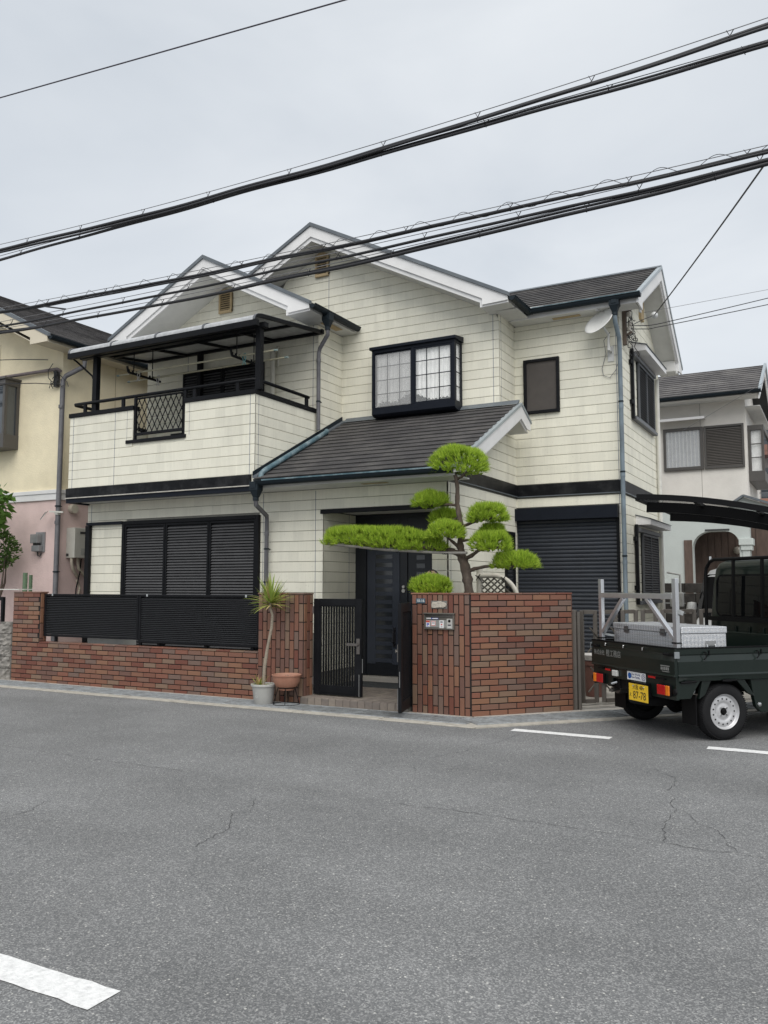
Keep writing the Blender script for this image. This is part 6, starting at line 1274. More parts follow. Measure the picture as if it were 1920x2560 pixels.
GF = mat('grey_brown_frame', (.075, .070, .065), .45, var=.08)
bwn = obj('bay_window', MB().box(-16.0, -13.82, 10.36, NY, 4.15, 4.42), GF, NB, bev=.004)
obj('head', MB().box(-16.0, -13.82, 10.36, NY, 5.36, 5.47), GF, bwn, bev=.004)
obj('hood', MB().box(-16.03, -13.79, 10.33, NY, 5.471, 5.51), GF, bwn, bev=.004)
f = MB()
for x in (-14.0 + .12, -14.32): f.box(x, x + .06, 10.362, 10.42, 4.421, 5.359)
for y in (10.63,): f.box(-13.88, -13.822, y, y + .06, 4.421, 5.359)
obj('post', f, GF, bwn)
RG = mat('reflecting_glass', (.05, .06, .07), .03, var=0, spec=1.)
obj('pane', MB().box(-14.26, -13.885, 10.385, 10.395, 4.421, 5.359), RG, bwn); obj('pane', MB().box(-16, -14.325, 10.386, 10.396, 4.421, 5.359), RG, bwn); obj('pane', MB().box(-13.86, -13.85, 10.42, 10.63, 4.421, 5.359), RG, bwn)
obj('curtain', MB().box(-14.24, -13.9, 10.44, 10.45, 4.43, 5.35), mat('grey_curtain', (.35, .36, .38), .9), bwn)
em = thing('electricity_meter', 'grey electricity meter box on the pink wall', 'electricity meter', (-13.12, 10.69, 2.15))
MG = mat('meter_grey', (.22, .225, .23), .5, var=.08)
obj('backplate', MB().box(-13.2, -12.96, 10.67, 10.699, 2.17, 2.54), MG, em, bev=.005); obj('cover', MB().box(-13.2, -13.0, 10.58, 10.669, 2.18, 2.29), MG, em, bev=.008)
obj('dial_case', MB().box(-13.22, -13.02, 10.56, 10.669, 2.33, 2.50), mat('meter_glass', (.30, .31, .31), .1, alpha=.7), em, bev=.01); obj('register', MB().box(-13.18, -13.06, 10.60, 10.66, 2.29, 2.46), mat('dark_plastic'), em)
obj('cable_tail', MB().tube([(-13.12, 10.66, 2.17), (-13.1, 10.65, 2.10), (-13.05, 10.66, 2.09), (-13.03, 10.67, 2.16)], .012, 8), mat('dark_plastic'), em, smooth=60)
wh = thing('water_heater', 'white gas water heater on the wall between the two houses', 'water heater', (-12.5, 11.1, 2.05))
WHM = mat('heater_enamel', (.52, .51, .46), .4, var=.06, dirt=(.38, .36, .30), dirt_a=.4)
obj('casing', MB().box(NX + .003, NX + .23, 10.90, 11.26, 2.06, 2.62), WHM, wh, bev=.008)
obj('exhaust_slot', MB().box(NX + .231, NX + .237, 11.02, 11.22, 2.51, 2.55), mat('dark_plastic'), wh)
obj('notice_panel', MB().box(NX + .2305, NX + .2325, 11.05, 11.22, 2.12, 2.24), mat('print_grey', (.40, .40, .37), .6, var=.5, vs=120), wh)
obj('connection_box', MB().box(NX + .02, NX + .08, 10.893, 10.899, 2.09, 2.14), mat('dark_plastic'), wh)
for y, yy in ((10.94, 11.12), (11.08, 11.3)): obj('lagged_pipe', MB().tube(dens_path([(NX + .12, y, 2.06), (NX + .12, y, 1.98), (NX + .1, y + .05, 1.86), (NX + .06, yy, 1.74), (NX + .03, yy + .04, 1.72)], 3), .028, 10), mat('lagging_beige', (.50, .45, .36), .8, var=.15), wh, smooth=60)
obj('lagged_pipe', MB().tube(dens_path([(NX + .04, 11.14, 1.66), (NX + .06, 11.2, 1.5), (NX + .06, 11.16, 1.35), (NX + .05, 11.15, 1.2)], 3), .022, 10), mat('lagging_beige'), wh, smooth=60)
obj('gas_hose', MB().tube(dens_path([(NX + .1, 11.18, 2.05), (NX + .1, 11.16, 1.8), (NX + .08, 11.1, 1.5), (NX + .07, 11.08, 1.1)], 3), .012, 8), BLACK, wh, smooth=60)
obj('wall_vent', MB().lathe([(0, -.1), (.04, -.09), (.07, -.05), (.085, 0)], (NX + .09, 11.0, 2.98), 16, 'X').tube([(NX, 11.0, 2.98), (NX + .1, 11.0, 2.98)], .085, 16), mat('vent_beige', (.50, .46, .38), .5), NB, smooth=60)
sl2 = thing('solar_sensor_light', 'small solar panel light clamped to the neighbour downpipe', 'solar light', (-12.6, 10.55, 2.85))
obj('clamp', MB().tube([(-12.57, 10.62, 2.84), (-12.57, 10.62, 2.90)], .052, 12).bar((-12.70, 10.55, 2.90), (-12.40, 10.6, 2.88), .03), mat('pvc_white'), sl2)
obj('panel', MB().ext([(-12.90, 10.50, 2.74), (-12.78, 10.42, 2.74), (-12.70, 10.48, 2.90), (-12.80, 10.58, 2.90)], (.008, .008, .004)), mat('pvc_white'), sl2); obj('cells', MB().ext([(-12.875, 10.495, 2.752), (-12.785, 10.435, 2.752), (-12.725, 10.485, 2.885), (-12.80, 10.56, 2.885)], (-.001, -.009, .003)), mat('solar_dark', (.03, .035, .05), .2), sl2)
for (pts, lab) in (([(-20, 8.5, 6.0), (-13.6, 10.5, 5.85), (-12.95, 10.6, 5.78)], 'thin wire drooping to the yellow house corner'), ([(-20, 8.3, 5.55), (-13.2, 10.55, 5.35), (-12.8, 10.62, 5.3)], 'lower thin wire drooping to the yellow house corner')):
    wire('service_drop', dens_path(pts, 6), .008, CAB, lab)
sb2 = thing('wire_bracket', 'small wire bracket with looped leads under the yellow house eave', 'cable bracket', (-12.8, 10.6, 5.4))
b = MB(); rg = random.Random(9)
for i in range(7):
    p = [(-12.75 + rg.uniform(-.1, .1), 10.62 + rg.uniform(-.05, .03), 5.35 + rg.uniform(-.1, .4))]
    for j in range(4): p.append((p[-1][0] + rg.uniform(-.12, .12), 10.62 + rg.uniform(-.05, .03), p[-1][2] + rg.uniform(-.16, .1)))
    b.tube(dens_path(p, 3), .007, 5)
obj('leads', b, CAB, sb2, smooth=60); obj('bracket', MB().box(-12.80, -12.72, 10.62, 10.698, 5.25, 5.55), mat('dark_plastic'), sb2)

# neighbour's entrance: rough stone pier, dark gate, shrub and tree
pi = thing('stone_pier', 'pier of rough split-faced concrete blocks at the left end of the brick wall', 'stone pier', (-12.25, 9.42, 0))
RK = mat('split_block', (.24, .225, .205), .95, var=.3, vs=16, bump=1., bs=28)
for i in range(5):
    z = .005 + .19 * i; vs = []; rg = random.Random(i); b = MB().box(-12.34, -12.065, 9.34, 9.52, z, z + .182); me_, c = mesh_of(b, 'block', RK)
    bm = bmesh.new(); bm.from_mesh(me_); bmesh.ops.subdivide_edges(bm, edges=bm.edges, cuts=4, use_grid_fill=True)
    for v in bm.verts:
        if v.co.y < -.085: v.co.y += rg.uniform(-.03, .008)
    bm.to_mesh(me_); bm.free(); inst('block', me_, pi, c)
ng = thing('neighbour_gate', 'dark metal gate at the far left edge beside the stone pier', 'gate', (-12.9, 9.45, 0))
f = MB().box(-12.44, -12.39, 9.41, 9.46, .35, 1.36).box(-13.9, -13.85, 9.41, 9.46, .35, 1.36).box(-13.85, -12.44, 9.412, 9.458, 1.30, 1.358).box(-13.85, -12.44, 9.412, 9.458, .352, .41); obj('frame', f, BLACK, ng)
for i in range(12): obj('bar', MB().box(-13.8 + .115 * i, -13.785 + .115 * i, 9.425, 9.445, .411, 1.299), BLACK, ng)
nw_ = thing('neighbour_low_wall', 'low brick wall under the dark gate at the left edge', 'brick wall', (-13.3, 9.45, 0))
obj('core', MB().box(-14.6, -12.345, 9.37, 9.50, 0, .34), MORTAR, nw_); bricks_h(nw_, (-14.6, 9.37, 0), 0, 2.25, 0, .34)
LF = leaf_mat('shrub_leaf', (.035, .085, .02), (.10, .17, .035), .45, .25)
def leafy(c, r, n, s, name, parent, m, droop=0.):
    vs = np.empty((n, 4, 3)); u = NP.normal(size=(n, 3)); u /= np.linalg.norm(u, axis=1, keepdims=True); rad_ = NP.uniform(.35, 1, n) ** .5
    clump = 1 + .22 * np.sin(u[:, 0] * 6 + c[0]) * np.sin(u[:, 2] * 5 + c[2]); P0 = u * (rad_ * clump)[:, None] * np.array(r) + np.array(c)
    d = u + NP.normal(size=(n, 3)) * .6 + np.array([0, 0, .25 - droop]); d /= np.linalg.norm(d, axis=1, keepdims=True); sd_ = np.cross(d, NP.normal(size=(n, 3))); sd_ /= np.linalg.norm(sd_, axis=1, keepdims=True)
    L = NP.uniform(.7, 1.25, n)[:, None] * s; vs[:, 0] = P0; vs[:, 1] = P0 + d * L * .45 + sd_ * L * .26; vs[:, 2] = P0 + d * L; vs[:, 3] = P0 + d * L * .45 - sd_ * L * .26
    b = MB(); b.v = [tuple(p) for p in vs.reshape(-1, 3)]; b.f = [(4 * i, 4 * i + 1, 4 * i + 2, 4 * i + 3) for i in range(n)]
    me, cc = mesh_of(b, name, m, recalc=False); o = bpy.data.objects.new(name, me); COL.objects.link(o); o.parent = parent; o.location = cc - origin_of(parent); return o
sh = thing('shrub', 'rounded dark green shrub growing above the wall at the left edge', 'shrub', (-13.6, 10.15, 0))
leafy((-13.62, 10.1, 2.2), (.46, .42, .40), 1500, .075, 'crown', sh, LF); leafy((-14.1, 10.1, 2.0), (.5, .42, .35), 900, .075, 'crown', sh, LF)
for a in ((-.35, .1), (.0, -.05), (.3, .05), (.15, .2)): obj('stem', MB().tube(dens_path([(-13.6, 10.12, 0), (-13.58 + a[0] * .3, 10.12, 1.1), (-13.65 + a[0] * .8, 10.1 + a[1], 1.6), (-13.65 + a[0], 10.1 + a[1], 2.1)], 3), [.03] * 4 + [.02] * 3 + [.012] * 3, 7), BARK, sh, smooth=60)
tr2 = thing('broadleaf_tree', 'tree with large drooping leaves reaching in at the left edge', 'tree', (-13.9, 9.7, 0))
LF2 = leaf_mat('broad_leaf', (.05, .12, .02), (.12, .22, .04), .4, .3)
leafy((-13.22, 9.75, 3.0), (.30, .3, .28), 150, .17, 'crown', tr2, LF2, .7); leafy((-13.3, 9.75, 2.62), (.22, .22, .22), 90, .17, 'crown', tr2, LF2, .7); leafy((-13.9, 9.7, 3.1), (.7, .5, .5), 300, .17, 'crown', tr2, LF2, .7)
obj('trunk', MB().tube(dens_path([(-13.9, 9.7, 0), (-13.88, 9.7, 1.5), (-13.8, 9.72, 2.6), (-13.5, 9.75, 3.0), (-13.1, 9.75, 3.1)], 3), [.05] * 4 + [.04] * 3 + [.03] * 3 + [.018] * 3, 8), BARK, tr2, smooth=60)
tag(obj('cactus', MB().tube([(-12.98, 10.3, .03), (-12.98, 10.3, 1.78)], [.05, .04], 8).box(-12.93, -12.88, 10.34, 10.38, .03, 1.74), mat('cactus_green', (.11, .17, .10), .7, var=.3, vs=30)), 'slim columnar cactus beside a stake behind the left brick wall', 'cactus')
tag(obj('garden_tray', MB().box(-13.1, -12.25, 9.6, 9.9, 1.475, 1.49), mat('pvc_white')), 'white flat tray resting behind the top of the left brick pier', 'tray')

# ------------------------------------------------------------------ right neighbour: beige house with arched porch
RB = thing('beige_house', 'beige stucco house with arched porch and slate roof behind the carport', 'house', (-4, 24, 0))
BE = mat('beige_stucco', (.72, .69, .64), .88, var=.07, vs=2.5, bump=.4, bs=40, dirt=(.52, .49, .45), dirt_a=.4, dirt_s=.8); PALE = mat('pale_green_stucco', (.52, .56, .54), .88, var=.06, vs=2.5, bump=.4, bs=40)
QY = 21.5
obj('upper_wall', MB().box(-9, -1.86, QY, 24.8, 3.42, 6.02), BE, RB); 
arch = [(-3.15, 0.02), (-3.15, 2.30)] + [(-2.75 - .40 * math.cos(a), 2.45 + .40 * math.sin(a)) for a in [i * math.pi / 2 / 6 for i in range(7)]] + [(-2.42 + .33 * math.sin(a), 2.52 + .33 * math.cos(a)) for a in [i * math.pi / 2 / 6 for i in range(7)]] + [(-2.09, 2.45), (-2.09, 0.02)]
obj('lower_wall', MB().ext([(-9, QY + .001, 0.01)] + [(x, QY + .001, z) for x, z in arch] + [(-1.86, QY + .001, 0.01), (-1.86, QY + .001, 3.419), (-9, QY + .001, 3.419)], (0, .35, 0)), PALE, RB)
obj('porch_tiles', MB().box(-5, 1.5, QY + 1.2, QY + 1.3, 0, 3.4).box(-3.34, -3.152, QY - .03, QY - .001, 0, 2.65), mat('brown_tile_far', (.11, .075, .06), .6, var=.3, vs=5, stretch=(3, 3, .8)), RB)
for i in range(9): obj('tile_column', MB().box(-3.10 + .16 * i, -3.10 + .16 * i + .145, QY + 1.18, QY + 1.199, 0, 3.3), mat('brown_tile_far'), RB)
cpn = obj('column', MB().box(-2.02, -1.86, QY - .02, QY + .36, 0, 2.38), PALE, RB); obj('capital', MB().box(-2.10, -1.79, QY - .08, QY + .42, 2.50, 2.66).box(-2.06, -1.82, QY - .05, QY + .39, 2.38, 2.499), PALE, cpn, bev=.01)
obj('porch_lamp', MB().lathe([(0, -.1), (.08, -.06), (.1, 0), (.08, .07), (0, .1)], (-2.25, QY + 1.1, 2.42), 14), mat('lamp_glass', (.3, .28, .24), .2), RB, smooth=60)
obj('lintel', MB().box(-2.85, -2.3, QY - .012, QY + .3, 2.86, 2.90), mat('dark_plastic'), RB)
obj('wall_joint', MB().box(-2.885, -2.873, QY - .003, QY + .01, 3.43, 6.0), mat('joint_grey', (.33, .31, .28), .9), RB)
hr = obj('roof', slab(slab(MB(), (-9.2, QY - .55, 6.10), (-1.50, QY - .55, 6.10), (-1.50, 23.0, 7.13), (-9.2, 23.0, 7.13), .06), (-9.2, 23.001, 7.13), (-1.50, 23.001, 7.13), (-1.50, 25.1, 6.1), (-9.2, 25.1, 6.1), .06), DECK, RB)
GS = mat('slate_grey', (.085, .08, .08), .75, var=.35, vs=3.5, stretch=(.7, 2, 2), rnd=.08, dirt=(.20, .19, .18), dirt_s=1.5, dirt_a=.6)
s3 = 1.03 / (23.0 - QY + .55); courses(hr, (-9.2, QY - .57, 6.09), (-1.52, QY - .57, 6.09), Vector((0, 1, s3)), 2.3, .2, m=GS)
gutter(RB, (-9.2, QY - .62, 6.06), (-1.45, QY - .62, 6.06), .06)
obj('fascia', MB().ext([(-1.52, QY - .56, 6.06), (-1.52, 23.0, 7.10), (-1.52, 25.1, 6.07), (-1.52, 25.1, 5.87), (-1.52, 23.0, 6.88), (-1.52, QY - .56, 5.86)], (.03, 0, 0)), WHITE, RB); obj('rake_trim', MB().ext([(-1.51, QY - .58, 6.13), (-1.51, 23.0, 7.18), (-1.51, 25.1, 6.13), (-1.51, 25.1, 6.05), (-1.51, 23.0, 7.09), (-1.51, QY - .58, 6.05)], (.06, 0, 0)), mat('pale_rake_metal'), RB)
obj('soffit', MB().box(-9.1, -1.53, QY - .55, QY + .01, 5.985, 6.0).box(-1.859, -1.53, QY, 25, 5.80, 5.82), SOFFIT, RB)
obj('upper_gable', MB().ext([(-1.87, QY + .1, 6.0), (-1.87, 24.6, 6.0), (-1.87, 23.0, 6.85)], (-.1, 0, 0)), BE, RB)
wn_ = obj('window', MB().box(-3.70, -2.89, QY - .012, QY - .004, 4.43, 5.36), mat('grey_curtain'), RB)
obj('frame', MB().box(-3.75, -3.69, QY - .06, QY - .001, 4.36, 5.41).box(-2.89, -2.82, QY - .06, QY - .001, 4.36, 5.41).box(-3.69, -2.89, QY - .0602, QY - .001, 5.34, 5.4102).box(-3.69, -2.89, QY - .0602, QY - .001, 4.3598, 4.44), GF, wn_, bev=.004)
obj('pane', MB().box(-3.69, -2.89, QY - .04, QY - .036, 4.44, 5.34), CLEAR, wn_)
for i in range(9): obj('curtain_fold', MB().tube([(-3.64 + .088 * i, QY - .018, 4.45), (-3.645 + .088 * i, QY - .018, 5.34)], .018, 6), mat('curtain_fold', (.42, .43, .43), .9), wn_, smooth=60)
s4 = obj('shutter', MB().box(-2.80, -1.90, QY - .02, QY - .002, 4.36, 5.41), GF, RB)
obj('frame', MB().box(-2.80, -2.75, QY - .06, QY - .021, 4.36, 5.41).box(-1.95, -1.90, QY - .06, QY - .021, 4.36, 5.41).box(-2.75, -1.95, QY - .0598, QY - .021, 5.36, 5.4098).box(-2.75, -1.95, QY - .0598, QY - .021, 4.3602, 4.41), GF, s4, bev=.004)
sm4 = slat_mesh(.79, .038, .025, mat('grey_brown_slat', (.12, .11, .10), .5, var=.08))
for i in range(24): inst('slat', sm4, s4, (-2.35, QY - .022, 4.43 + .0385 * i))
obj('window_hood', MB().ext([(-4.2, QY - .002, 5.60), (-4.2, QY - .30, 5.56), (-4.2, QY - .30, 5.62), (-4.2, QY - .002, 5.68)], (1.45, 0, 0)), WHITE, RB)
sb = obj('bay_window', MB().box(-1.859, -1.50, 21.9, 24.0, 4.05, 4.30), GF, RB, bev=.005)
obj('head', MB().box(-1.859, -1.50, 21.9, 24.0, 5.30, 5.42), GF, sb, bev=.005)
f = MB()
for (x, y) in ((-1.56, 21.9), (-1.85, 21.9), (-1.56, 23.9)): f.box(x, x + .058, y, y + .06, 4.301, 5.299)
for z in (4.62, 4.95): f.box(-1.792, -1.561, 21.915, 21.935, z, z + .02)
obj('post', f, GF, sb); obj('pane', MB().box(-1.79, -1.562, 21.94, 21.946, 4.301, 5.299), CLEAR, sb); obj('curtain', MB().box(-1.79, -1.56, 22.0, 22.02, 4.31, 5.29), LACE, sb); obj('pane', MB().box(-1.535, -1.53, 21.961, 23.899, 4.301, 5.299), RG, sb)
obj('porch_gable', MB().ext([(-2.25, QY - .12, 3.43), (-1.95, QY - .12, 3.62), (-.4, QY - .12, 3.05), (-.4, QY - .12, 2.9), (-1.0, QY - .12, 2.9), (-2.25, QY - .12, 3.36)], (0, .10, 0)), PALE, RB)
obj('porch_gable_trim', MB().bar((-2.28, QY - .15, 3.44), (-1.95, QY - .15, 3.66), .2, .05).bar((-1.95, QY - .15, 3.66), (-.4, QY - .15, 3.08), .2, .05), TRIM, RB)
bl = thing('block_wall', 'dark stained concrete block wall behind the truck', 'block wall', (-3, 17.6, 0))
BK = mat('dark_block', (.055, .05, .045), .95, var=.45, vs=8, bump=.6, bs=40)
for r in range(8):
    for i in range(9):
        x = -3.95 + .4 * i - (.2 if r % 2 else 0); inst('block', CACHE.setdefault('blk', mesh_of(MB().plate(.39, .19, .12, .006), 'block', BK, center=False)[0]), bl, (x, 17.7, .1 + .2 * r))
gm = thing('gas_meter', 'grey gas meter with pipes at the back corner of the side wall', 'gas meter', (-2.7, 16.55, 1.0))
obj('body', MB().box(-2.85, -2.62, 16.5, 16.68, 1.15, 1.42), mat('meter_body', (.42, .42, .40), .5), gm, bev=.02); obj('pipes', MB().tube([(-2.8, 16.6, .03), (-2.8, 16.6, 1.16)], .02, 8).tube([(-2.67, 16.6, 1.4), (-2.67, 16.6, 1.75), (-2.9, 16.55, 1.8)], .02, 8), mat('meter_body'), gm, smooth=50)
fa = thing('far_apartment', 'pale apartment block with balconies glimpsed at the far right edge', 'building', (-1, 46, 0))
obj('wall', MB().box(-4.5, 5.7, 45, 54, 0, 10.3), mat('far_wall', (.55, .52, .48), .9, var=.06), fa); obj('roof', MB().box(-5.0, 6.3, 44.3, 54.6, 10.31, 10.75), mat('far_roof', (.10, .10, .11), .8), fa)
for z in (2.6, 5.2, 7.8):
    bb_ = obj('balcony', MB().box(-3.9, 5.2, 43.8, 44.99, z, z + .18).box(-3.9, 5.2, 43.8, 43.9, z + .19, z + .5), mat('far_brick', (.30, .15, .11), .9), fa); obj('railing', MB().box(-3.9, 5.2, 43.82, 43.86, z + 1.05, z + 1.12).box(-3.9, 5.2, 43.82, 43.86, z + .75, z + .79), mat('grey_frame'), bb_)
    for x in (-3.3, -.7, 1.9): obj('window', MB().box(x, x + 1.7, 44.96, 44.995, z + .25, z + 2.1), RG, fa)
obj('downpipe', MB().tube([(-4.3, 44.9, 0), (-4.3, 44.9, 10)], .1, 8), mat('pvc_white'), fa)
# ------------------------------------------------------------------ kei truck
GREEN = mat('truck_green', (.007, .013, .0105), .3, var=.06, vs=2, coat=.3, spec=.3, dirt=(.014, .018, .016), dirt_s=4, dirt_a=.3)
GREENL = mat('truck_green_light', (.007, .012, .010), .35, var=.06, coat=.3, spec=.3); TB = mat('truck_black', (.004, .004, .0045), .55, var=.1, spec=.15); RUB = mat('tyre_rubber', (.010, .010, .011), .8, spec=.25, var=.15, vs=30, bump=.3, bs=80)
SIL = mat('steel_wheel', (.50, .50, .51), .38, metal=.35, var=.08, vs=12); CHR = mat('chrome', (.6, .6, .6), .2, metal=1.); ALU = mat('aluminium', (.60, .61, .63), .32, metal=.85, var=.08, vs=8, stretch=(1, 1, .3))
RED = mat('lamp_red', (.42, .012, .012), .15, var=.1, vs=40, spec=.7); AMB = mat('lamp_amber', (.75, .20, .015), .15, var=.1, vs=40, spec=.7); CLR = mat('lamp_clear', (.55, .55, .53), .15, var=.15, vs=40, spec=.7)
TG = mat('cab_glass', (.004, .0045, .005), .03, var=0, spec=.25)
T = thing('kei_truck', 'dark green mini pickup truck parked at the right edge', 'truck', (-2.028, 9.272, 0), rz=rad(46))
HW = .765
# cargo bed
obj('bed_floor', MB().box(.03, 1.55, -.72, .72, .62, .66), GREEN, T); obj('bed_front_panel', MB().box(1.52, 1.56, -.74, .74, .60, 1.02), GREEN, T, bev=.006)
sp2 = [(-.745, .92), (-.745, .862), (-.735, .855), (-HW, .795), (-HW, .668), (-.772, .660), (-.772, .648), (-HW, .640), (-.757, .60), (-.715, .60), (-.715, .92)]
for s in (1, -1):
    g_ = obj('side_gate', MB().ext([(.035, s * y, z) for y, z in sp2], (1.50, 0, 0)), GREEN, T, bev=.004)
    for x in (.36, 1.0): obj('rope_hook', MB().tube([(x, s * -.75, .885), (x, s * -.775, .88), (x, s * -.778, .835), (x - .03, s * -.785, .815)], .007, 6).box(x + .05, x + .062, min(s * -.755, s * -.745), max(s * -.755, s * -.745), .85, .90), TB, g_)
    obj('top_rail', MB().box(.035, 1.535, *sorted((s * -.75, s * -.71)), .921, .932), TB, g_)
rgp = [(0, .92), (0, .868), (.008, .86), (-.006, .80), (-.006, .665), (-.012, .658), (-.012, .65), (-.004, .644), (.03, .644), (.03, .92)]
tg = obj('tailgate', MB().ext([(x, -HW, z) for x, z in rgp], (0, 2 * HW, 0)), GREEN, T, bev=.004)
obj('top_rail', MB().box(-.004, .034, -HW, HW, .921, .934), TB, tg)
for s in (1, -1):
    obj('latch', MB().box(-.02, .0, *sorted((s * .60, s * .755)), .855, .88).tube([(-.012, s * .70, .868), (-.03, s * .62, .866)], .012, 8), TB, tg, bev=.003); obj('corner_bracket', MB().box(-.012, .045, *sorted((s * (HW + .002), s * (HW + .016))), .83, .895), mat('bracket_grey', (.25, .27, .28), .4, metal=.4), tg, bev=.003)
for y in (.45, .1, -.25): obj('rope_hook', MB().tube([(-.005, y, .905), (-.02, y, .9), (-.022, y, .875)], .006, 6), CHR, tg)
LET = mat('tailgate_lettering', (.20, .20, .19), .5); MR = (rad(90), 0, rad(-90))
text('株式会社', .062, 'lettering', LET, tg, (-.0068, .60, .79), MR, .9); text('橙工務店', .082, 'lettering', LET, tg, (-.0068, .315, .79), MR, .9)
for i in range(5): obj('badge_mark', MB().box(-.0075, -.0065, -.56 - .028 * i, -.54 - .028 * i, .705, .735), LET, tg)
obj('badge_mark', MB().box(-.0075, -.0065, -.685, -.535, .742, .752).box(-.0075, -.0065, -.68, -.56, .688, .695), LET, tg)
# rear panel under the gate
rp = obj('rear_panel', MB().ext([(.012, -HW + .01, .642), (.012, HW - .01, .642), (.012, HW - .01, .44), (.012, .40, .44), (.012, .36, .53), (.012, -.30, .53), (.012, -.36, .42), (.012, -HW + .01, .42)], (.035, 0, 0)), GREEN, T, bev=.004)
for s in (1, -1): obj('corner_panel', MB().ext([(.012, s * (HW - .012), .642), (.30, s * (HW - .012), .60), (.24, s * (HW - .012), .52), (.18, s * (HW - .012), .43), (.012, s * (HW - .012), .43)], (0, -s * .02, 0)), GREEN, T, bev=.004)
for s in (1, -1):
    y0, y1 = (-.70, -.50) if s < 0 else (.50, .70); ym = -.635 if s < 0 else .635
    lp = obj('tail_lamp', MB().box(-.022, .012, min(y0, y1), max(y0, y1), .452, .562), TB, T, bev=.006)
    ins, out = ((ym, y1), (y0, ym)) if s < 0 else ((y0, ym), (ym, y1))
    obj('red_lens', MB().box(-.034, -.0222, ins[0] + .004, ins[1] - .001, .458, .556), RED, lp, bev=.006); obj('amber_lens', MB().box(-.034, -.0222, out[0] + .001, out[1] - .004, .458, .556), AMB, lp, bev=.006)
    obj('bracket_bolt', MB().lathe([(0, -.02), (.03, -.015), (.035, 0)], (.012, s * .74, .50), 10, 'X'), TB, T)
obj('reflector', MB().box(0, .0119, .40, .50, .60, .622), RED, T, bev=.003); obj('reflector', MB().box(0, .0119, -.43, -.31, .60, .622), RED, T, bev=.003)
obj('reverse_lamp', MB().box(-.02, .0119, .24, .335, .555, .62), CLR, T, bev=.008)
obj('gate_handle', MB().box(-.02, .0119, -.60, -.46, .605, .618), TB, T, bev=.003); obj('gate_handle', MB().box(-.02, .0119, .52, .62, .615, .628), TB, T, bev=.003)
st_ = obj('bumper_sticker', MB().box(.0075, .0118, -.255, .075, .545, .632), ST, T)
obj('globe_print', MB().lathe([(0, -.0006), (.032, -.0006), (.032, 0)], (.0074, .030, .588), 24, 'X'), mat('globe_blue', (.01, .09, .33), .4, var=.5, vs=50), st_)
NVY = mat('print_navy', (.02, .02, .12), .5)
text('One World,', .034, 'print', NVY, st_, (.0068, -.082, .606), MR, 1.0); text('One Family.', .034, 'print', NVY, st_, (.0068, -.082, .577), MR, 1.0)
b = MB(); cc = (-.218, .588)
b.lathe([(.028, -.0006), (.034, -.0006)], (.0074, cc[0], cc[1]), 24, 'X')
for i in range(5):
    a = math.pi / 2 + i * 2 * math.pi / 5; b.ext([(.0068, cc[0] + .026 * math.cos(a) * .35 + .008 * math.sin(a), cc[1] + .026 * math.sin(a) * .35 - .008 * math.cos(a)), (.0068, cc[0] + .026 * math.cos(a), cc[1] + .026 * math.sin(a)), (.0068, cc[0] + .026 * math.cos(a) * .35 - .008 * math.sin(a), cc[1] + .026 * math.sin(a) * .35 + .008 * math.cos(a))], (.0005, 0, 0))
obj('badge_print', b, NVY, st_)
YP = mat('plate_yellow', (.78, .50, .025), .45, var=.03)
lp = obj('licence_plate', MB().box(-.05, -.047, -.375, -.035, .345, .52), YP, T, bev=.004)
obj('plate_bracket', MB().box(-.0465, .02, -.34, -.07, .40, .54), TB, T); obj('plate_bolt', MB().lathe([(0, -.004), (.008, -.002), (.009, 0)], (-.0502, -.11, .497), 8, 'X').lathe([(0, -.004), (.008, -.002), (.009, 0)], (-.0502, -.30, .497), 8, 'X'), CHR, lp)
PK = mat('plate_black', (.01, .01, .01), .5)
text('大阪 484', .062, 'lettering', PK, lp, (-.0508, -.205, .485), MR, .85); text('87-78', .112, 'lettering', PK, lp, (-.0508, -.225, .402), MR, .88); text('え', .042, 'lettering', PK, lp, (-.0508, -.065, .40), MR)
# chassis
obj('chassis', MB().box(.05, 3.1, .28, .36, .42, .56).box(.05, 3.1, -.36, -.28, .42, .56).box(.06, .12, -.55, .55, .42, .56).box(.9, .98, -.36, .36, .42, .56), TB, T, bev=.004)
obj('rear_axle', MB().tube([(.60, -.62, .283), (.60, .62, .283)], .045, 10).lathe([(0, -.12), (.09, -.08), (.12, 0), (.09, .08), (0, .12)], (.60, .05, .283), 16, 'Y'), TB, T, smooth=40)
obj('leaf_spring', MB().bar((.15, -.45, .42), (.60, -.45, .34), .06, .03).bar((.60, -.45, .34), (1.05, -.45, .42), .06, .03).bar((.15, .45, .42), (.60, .45, .34), .06, .03).bar((.60, .45, .34), (1.05, .45, .42), .06, .03), TB, T)
obj('muffler', MB().tube([(.15, .50, .42), (.55, .50, .42)], .085, 14).tube([(.15, .46, .40), (.04, .44, .38)], .022, 10), mat('exhaust_steel', (.16, .15, .14), .5, metal=.7), T, smooth=40)
obj('tail_pipe', MB().tube([(.02, .40, .46), (.10, .30, .50)], .016, 8), CHR, T)
obj('hose_cap', MB().tube([(.22, -.70, .50), (.26, -.62, .53)], .045, 12).tube([(.15, -.70, .46), (.22, -.70, .47)], .022, 8), mat('bracket_grey'), T, smooth=40)
obj('mud_flap', MB().box(.26, .272, -.72, -.50, .16, .46).box(.26, .272, .50, .72, .16, .46), TB, T)
